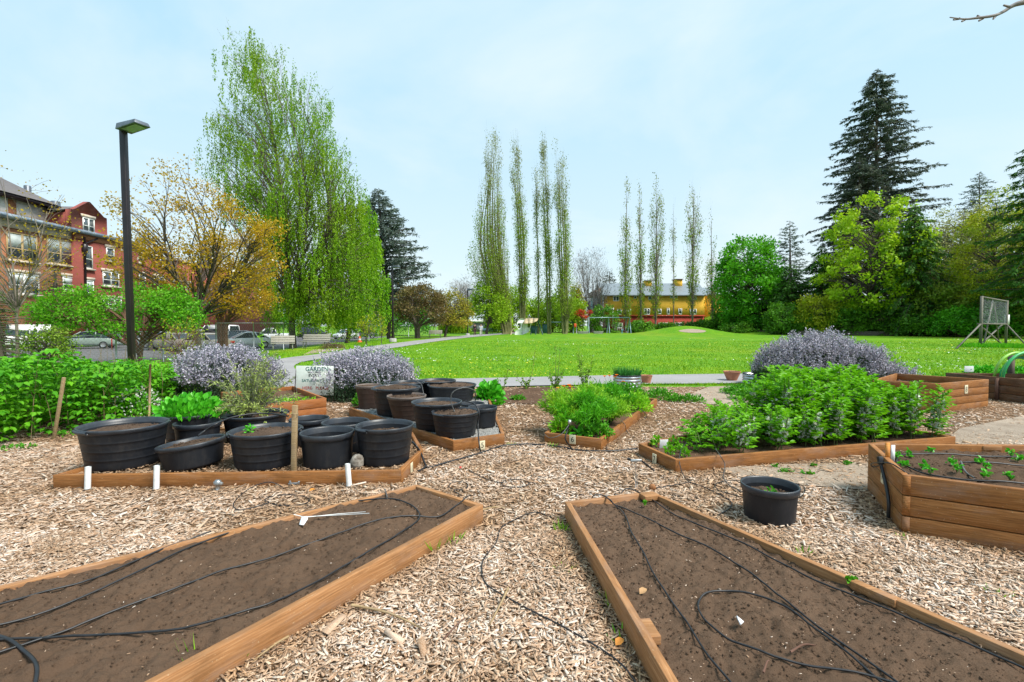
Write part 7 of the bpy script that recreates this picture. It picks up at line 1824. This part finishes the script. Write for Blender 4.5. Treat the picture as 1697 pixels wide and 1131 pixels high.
A = [cp(*q) for q in spline([(168, 338, 0), (180, 290, 0), (212, 262, 0), (196, 236, 0), (200, 180, 0), (228, 142, 0), (265, 131, 0), (292, 150, 0), (268, 185, 0), (256, 235, 0), (256, 300, 0), (262, 336, 0)], 4)[:, :2]]
mb = MB(); holed(mb, A, el(222, 225, 22, 33), lambda V: V + np.array([0, YP, 0]) + np.c_[np.zeros(len(V)), (V[:, 0] - V[:, 0].mean()) * .5, np.zeros(len(V))], .15); mb.build('panel', MAT['white_panel'], root)
B = [cp(*q) for q in spline([(262, 336, 0), (258, 250, 0), (275, 190, 0), (300, 160, 0), (360, 178, 0), (385, 185, 0), (372, 225, 0), (362, 262, 0), (340, 300, 0), (300, 320, 0)], 4)[:, :2]]
mb = MB(); holed(mb, B, el(345, 218, 17, 30), lambda V: V + np.array([0, YP + 1.0, 0]) + np.c_[np.zeros(len(V)), -(V[:, 0] - V[:, 0].mean()) * .4, np.zeros(len(V))], .15); mb.build('panel', MAT['white_panel'], root)
mb = MB(); xs_ = [cp(285, 140), cp(330, 128), cp(400, 127), cp(462, 130)]; xl = [cp(275, 195), cp(330, 190), cp(385, 185), cp(440, 160)]
for i in range(3): mb.add([(xl[i][0], YP - .6, xl[i][1]), (xl[i + 1][0], YP - .6, xl[i + 1][1]), (xs_[i + 1][0], YP + 1.6, xs_[i + 1][1]), (xs_[i][0], YP + 1.6, xs_[i][1])], [[0, 1, 2, 3]])
o = mb.build('roof', MAT['tan_panel'], root); so_ = o.modifiers.new('solid', 'SOLIDIFY'); so_.thickness = .12
mb = MB(); a = cp(455, 150); b = cp(515, 300); mb.tube([(a[0], YP + .5, a[1]), (b[0], YP + .5, 0)], .1, 8); a = cp(430, 160); mb.tube([(a[0], YP + 1, a[1]), (a[0], YP + 1, 0)], .09, 8); mb.tube([(cp(370, 300)[0], YP + 1, 1.2), (cp(370, 300)[0], YP + 1, 0)], .08, 8); mb.build('post', MAT['teal_metal'], root)
mb = MB(); mb.tube([(q[0], YP - .2, q[1]) for q in (cp(122, 336), cp(132, 290), cp(155, 262), cp(192, 252))], .1, 8); mb.build('rail', MAT['tan_panel'], root)
def post_frame(name, label, Y, x0, x1, ptop, mat, r, slant=None, mids=(), cat='swing frame', grp='playground frames'):
    a, b = PD(x0, 545, Y)[0], PD(x1, 545, Y)[0]; z = PD(x0, ptop, Y)[2]; root = thing(name, label, cat, ((a + b) / 2, Y, 0), grp)
    mb = MB(); mb.tube([(a, Y, z), (b, Y, z)], r, 8); mb.build('top_bar', MAT[mat], root)
    for x in (a, b) + tuple(PD(m, 545, Y)[0] for m in mids):
        if slant:
            for s in (-1, 1): mb = MB(); mb.tube([(x, Y, z), (x - .05 * s, Y + s * slant, 0)], r, 8); mb.build('leg', MAT[mat], root)
        else: mb = MB(); mb.tube([(x, Y, z + .1), (x, Y, 0)], r * 1.3, 8); mb.build('leg', MAT[mat], root)
    return root, a, b, z
post_frame('climbing_bars', 'dark teal bar frame between the white shell and the swings', 90, 909, 950, 534.5, 'teal_metal', .1)
root, a, b, z = post_frame('swing_set', 'blue-grey swing set with tall bar in front of the yellow house', 93, 974.5, 1043, 526.8, 'swing_blue', .085, 1.1, (1008,))
for fx in (.68, .78, .88):
    x = a + (b - a) * fx; sw = MB()
    for s in (-.22, .22): sw.tube([(x + s, 93, z), (x + s, 93, .55)], .018, 4)
    w_ = sw.build('swing', MAT['steel_pipe'], root); sw = MB(); sw.box((x, 93, .53), (.5, .2, .05)); sw.build('swing_seat', MAT['tyre'], w_)
def slab(name, label, px0, px1, Y, h, d, mat, cat, grp=None):
    a, b = PD(px0, 545, Y)[0], PD(px1, 545, Y)[0]; root = thing(name, label, cat, ((a + b) / 2, Y, 0), grp); mb = MB(); mb.box(((a + b) / 2, Y, h / 2), (b - a, d, h)); mb.build('box', MAT[mat], root, bevel=.03); mb = MB(); mb.box(((a + b) / 2, Y, h + .04), (b - a + .12, d + .12, .08)); mb.build('lid', MAT[mat], root, bevel=.02); return root
slab('storage_bin', 'dark green bin right behind the white play shell', 880, 893, 92, 1.3, 1.0, 'teal_metal', 'bin', 'dark green bins'); slab('storage_bin', 'taller dark green bin close to the teal bar frame', 899, 908, 94, 1.7, 1.0, 'teal_metal', 'bin', 'dark green bins')
slab('log_seat', 'grey flat block left of the swing set', 958, 974, 88, .35, .7, 'concrete', 'block', 'grey blocks by the swings'); slab('log_seat', 'grey flat block under the bar of the swing set', 984, 999, 88, .35, .7, 'concrete', 'block', 'grey blocks by the swings')
mb = MB(); a = PD(953, 545, 91)[0]; root = thing('play_post', 'orange play panel on a thin post near the red shrub', 'play panel', (a, 91, 0)); mb.tube([(a + .3, 91, 0), (a + .3, 91, 2.4)], .05, 8); mb.build('post', MAT['steel_pipe'], root); mb = MB(); mb.box((a, 91, 1.5), (.5, .15, .7)); mb.build('panel', MAT['orange_plastic'], root, bevel=.08)


# ================================================================== people
def person(label, c, h, rz, cols, stride=.25, arm=.12, bend=0.0):
    """one continuous skinned body, clothes as skins just outside it"""
    root = thing('person', label, 'person', c); s = h / 1.72
    J = dict(pel=(0, 0, .93), wa=(0, 0, 1.08), ch=(0, -.01, 1.3), ne=(0, 0, 1.48), he=(0, -.02, 1.58), ht=(0, -.01, 1.69), hl=(-.09, 0, .9), hr=(.09, 0, .9), kl=(-.1, -.5 * stride, .5), kr=(.1, .4 * stride, .5), al=(-.1, -.45 * stride, .09), ar=(.1, .95 * stride, .1), tl=(-.11, -.45 * stride - .16, .04), tr=(.11, .95 * stride - .15, .03),
             sl=(-.19, 0, 1.41), sr=(.19, 0, 1.41), el=(-.25, arm * .6, 1.13), er=(.25, -arm * .3, 1.13), wl=(-.26, arm * .1, .88), wr=(.25, -arm * 1.6, .9), fl=(-.26, -.02, .78), fr=(.24, -arm * 1.9, .8))
    E = [('pel', 'wa'), ('wa', 'ch'), ('ch', 'ne'), ('ne', 'he'), ('he', 'ht'), ('pel', 'hl'), ('pel', 'hr'), ('hl', 'kl'), ('kl', 'al'), ('al', 'tl'), ('hr', 'kr'), ('kr', 'ar'), ('ar', 'tr'), ('ch', 'sl'), ('ch', 'sr'), ('sl', 'el'), ('el', 'wl'), ('wl', 'fl'), ('sr', 'er'), ('er', 'wr'), ('wr', 'fr')]
    Rr = dict(pel=.14, wa=.125, ch=.15, ne=.06, he=.095, ht=.07, hl=.095, hr=.095, kl=.062, kr=.062, al=.042, ar=.042, tl=.035, tr=.035, sl=.06, sr=.06, el=.042, er=.042, wl=.03, wr=.03, fl=.025, fr=.025)
    M_ = np.array(Matrix.Rotation(rz, 3, 'Z'))
    def skin(name, keys, grow, mat, par):
        ks = [k for k in J if k in keys]; ix = {k: i for i, k in enumerate(ks)}; me = bpy.data.meshes.new(name)
        me.from_pydata([tuple((np.array(J[k]) * s) @ M_.T) for k in ks], [(ix[a], ix[b]) for a, b in E if a in ix and b in ix], []); me.materials.append(MAT[mat]); o = bpy.data.objects.new(name, me); COL.objects.link(o); o.parent = par
        md = o.modifiers.new('skin', 'SKIN'); 
        for k in ks: r = (Rr[k] + grow) * s; me.skin_vertices[0].data[ix[k]].radius = (r, r * (.8 if k in ('pel', 'wa', 'ch') else 1))
        me.skin_vertices[0].data[0].use_root = True; sd = o.modifiers.new('sub', 'SUBSURF'); sd.levels = 1; sd.render_levels = 2; return o
    skin('body', set(J), 0, 'skin', root); skin('shirt', {'pel', 'wa', 'ch', 'sl', 'sr', 'el', 'er', 'wl', 'wr'}, .015, cols[0], root); skin('trousers', {'pel', 'hl', 'hr', 'kl', 'kr', 'al', 'ar'}, .018, cols[1], root); skin('hair', {'he', 'ht'}, .014, cols[2], root)
    for k, a, b in (('shoe', 'al', 'tl'), ('shoe', 'ar', 'tr')): skin(k, {a, b}, .014, cols[3], root)
for k, v in dict(cloth_black=(.012, .012, .014), cloth_plum=(.06, .015, .03), cloth_white=(.6, .64, .7), cloth_pale=(.5, .5, .44), cloth_blue=(.1, .36, .5), hair_dark=(.02, .014, .01), hair_blond=(.4, .3, .16)).items(): MAT[k] = simple(k, v, .85, scale=6)
person('walker in a black top and dark trousers, left of the pair on the path', ground_at(787, 72), 1.74, R(180), ('cloth_black', 'cloth_plum', 'hair_dark', 'cloth_black'))
person('walker in a pale top and light trousers, right of the pair on the path', ground_at(797, 72), 1.68, R(180), ('cloth_white', 'cloth_pale', 'hair_blond', 'cloth_black'), .2)
person('small child in light blue beside the swings', ground_at(1031, 84), .95, R(150), ('cloth_blue', 'cloth_blue', 'hair_blond', 'cloth_white'), .15)

# ================================================================== backstop, timber wall
LB = PD(1624.5, 576, 32.7); RB = PD(1667, 563, 38.5); LB[2] = RB[2] = 0; zt_ = PD(1624, 491, 32.7)[2]; zm = PD(1624, 537, 32.7)[2]; up_ = np.array([0, 0, 1.0])
root = thing('backstop', 'tall timber-framed wire backstop braced on the grass near the right edge', 'backstop', (LB + RB) / 2)
mid = (LB + RB) / 2
for a, b in ((LB, LB + up_ * zt_), (RB, RB + up_ * zt_)): mb = MB(); mb.bar(a, b, .12); mb.build('post', MAT['grey_wood'], root)
for z in (zt_ - .06, zm): mb = MB(); mb.bar(LB + up_ * z, RB + up_ * z, .09); mb.build('rail', MAT['grey_wood'], root)
fw = np.array([(RB - LB)[1], -(RB - LB)[0], 0]); fw /= np.linalg.norm(fw); off = -fw * .12
for a, b in ((LB + (RB - LB) * .2 + up_ * .2, mid + up_ * zt_), (mid + up_ * zt_ + (RB - LB) * .03, LB + (RB - LB) * .8 + up_ * .2), (LB + up_ * zm, RB - (RB - LB) * .1 + up_ * .1), (LB + (RB - LB) * .1 + up_ * .1, RB + up_ * zm)): mb = MB(); mb.bar(a + off, b + off, .085); mb.build('brace', MAT['grey_wood'], root); off = off * 1.02 - fw * .02
for a, b in ((LB + up_ * zm, np.append(G(1584, 579)[:2], 0)), (RB + up_ * zm, np.append(PD(1700, 566, 37)[:2], 0))): mb = MB(); mb.bar(a, b, .075); mb.build('strut', MAT['grey_wood'], root)
mb = MB(); d = (RB - LB); L = np.linalg.norm(d); d /= L; H = zt_ - zm; st_ = .3
for s in (1, -1):
    for t in np.arange(-H, L, st_):
        t0, t1 = max(t, 0), min(t + H, L); z0, z1 = t0 - t, t1 - t
        if s < 0: z0, z1 = H - z0, H - z1
        mb.tube([LB + d * t0 + up_ * (zm + z0), LB + d * t1 + up_ * (zm + z1)], .0035, 3, cap=False)
mb.build('wire_mesh', MAT['steel_pipe'], root)
mb = MB(); mb.box(RB + up_ * (zm + .35) + d * .25, (.35, .05, .8)); mb.build('notice', MAT['white_trim'], root)
tuft('grass_tuft', 'long dark grass under the left foot of the backstop', (LB[0] + .5, LB[1] - .3, 0), 1.6, .35, 1200, 'fern_d', .05, .3, 'grass tuft', 'long grass under the backstop'); tuft('grass_tuft', 'long dark grass under the right foot of the backstop', (RB[0] + .3, RB[1] - 4.5, 0), 1.1, .55, 900, 'fern_d', .05, .3, 'grass tuft', 'long grass under the backstop')
root = thing('timber_wall', 'low weathered timber retaining wall at the foot of the wooded bank', 'wall', PD(1326, 552, 74) * [1, 1, 0])
wp = [PD(1322, 552, 74.5), PD(1420, 552, 71.5), PD(1500, 553, 69), PD(1580, 554, 66.3), PD(1660, 556, 63.6), PD(1740, 558, 61), PD(1850, 560, 57.5)]
for a, b in zip(wp, wp[1:]):
    for k in range(3):
        mb = MB(); p, q = a.copy(), b.copy(); p[2] = q[2] = .1 + .21 * k; dd = (q - p) / np.linalg.norm(q - p); mb.bar(p + dd * .02, q - dd * .02, .22 + .02 * (k % 2), .2); mb.build('timber', MAT['wall_timber'], root, bevel=.015)
# ================================================================== sky, sun, camera
SUN_EL, SUN_AZ = R(55), R(118)   # azimuth from +Y towards +X
w = bpy.data.worlds.new('World'); scn.world = w; w.use_nodes = True
nt = NT(w); out = nt.n('ShaderNodeOutputWorld'); bg = nt.n('ShaderNodeBackground'); nt.l(bg.outputs[0], out.inputs[0])
sky = nt.n('ShaderNodeTexSky', sky_type='NISHITA'); sky.sun_disc = False; sky.sun_elevation = SUN_EL; sky.sun_rotation = SUN_AZ
sky.air_density = 1.0; sky.dust_density = 1.5; sky.ozone_density = 1.2
tc = nt.n('ShaderNodeTexCoord'); v = tc.outputs['Generated']
sp = nt.n('ShaderNodeSeparateXYZ'); nt.l(v, sp.inputs[0])
# thin cloud veil, stretched towards the horizon
mz = nt.n('ShaderNodeMath', operation='ADD'); mz.inputs[1].default_value = .22; nt.l(sp.outputs[2], mz.inputs[0])
dv = nt.n('ShaderNodeVectorMath', operation='DIVIDE'); nt.l(v, dv.inputs[0])
cb_ = nt.n('ShaderNodeCombineXYZ'); nt.l(mz.outputs[0], cb_.inputs[0]); nt.l(mz.outputs[0], cb_.inputs[1]); cb_.inputs[2].default_value = 1; nt.l(cb_.outputs[0], dv.inputs[1])
cl = noise(nt, dv.outputs[0], 1.1, 6, .55, .4)
mr = nt.n('ShaderNodeMapRange'); mr.inputs[1].default_value = .45; mr.inputs[2].default_value = .72; mr.inputs[3].default_value = CLOUD0; mr.inputs[4].default_value = CLOUD1; nt.l(cl, mr.inputs[0])
el = nt.n('ShaderNodeMapRange'); el.inputs[1].default_value = .0; el.inputs[2].default_value = .55; nt.l(sp.outputs[2], el.inputs[0])
veil = mixc(nt, el.outputs[0], VEIL_LOW, VEIL_HIGH)
c = mixc(nt, .82, sky.outputs[0], veil)
mr2 = nt.n('ShaderNodeMath', operation='MULTIPLY'); mr2.inputs[1].default_value = .6; nt.l(mr.outputs[0], mr2.inputs[0])
c = mixc(nt, mr2.outputs[0], c, CLOUDCOL)
nt.l(c, bg.inputs[0]); bg.inputs[1].default_value = SKYSTR
sl = bpy.data.lights.new('sun', 'SUN'); sl.energy = SUNSTR; sl.angle = R(22); sl.color = (1, .95, .86)
so = bpy.data.objects.new('sun', sl); COL.objects.link(so)
dirv = Vector((math.sin(SUN_AZ) * math.cos(SUN_EL), math.cos(SUN_AZ) * math.cos(SUN_EL), math.sin(SUN_EL)))
so.rotation_euler = dirv.to_track_quat('Z', 'Y').to_euler(); so.location = (0, 0, 60)
cd = bpy.data.cameras.new('camera'); cam = bpy.data.objects.new('camera', cd); COL.objects.link(cam)
cd.sensor_fit = 'HORIZONTAL'; cd.sensor_width = 36; cd.lens = 36 * FPX / 1697; cd.clip_start = .05; cd.clip_end = 4000
cam.location = (0, 0, CAMH); cam.rotation_euler = (math.pi / 2 - PITCH, 0, 0); scn.camera = cam
scn.view_settings.view_transform = 'Standard'; scn.view_settings.look = 'None'; scn.view_settings.gamma = 1; scn.view_settings.exposure = EXPO
scn.view_settings.use_curve_mapping = False
cy = scn.cycles
cy.use_denoising = True; cy.max_bounces = 6; cy.diffuse_bounces = 3; cy.glossy_bounces = 3; cy.transmission_bounces = 4; cy.transparent_max_bounces = 8
cy.use_adaptive_sampling = True; cy.adaptive_threshold = .015
cy.sample_clamp_indirect = 8
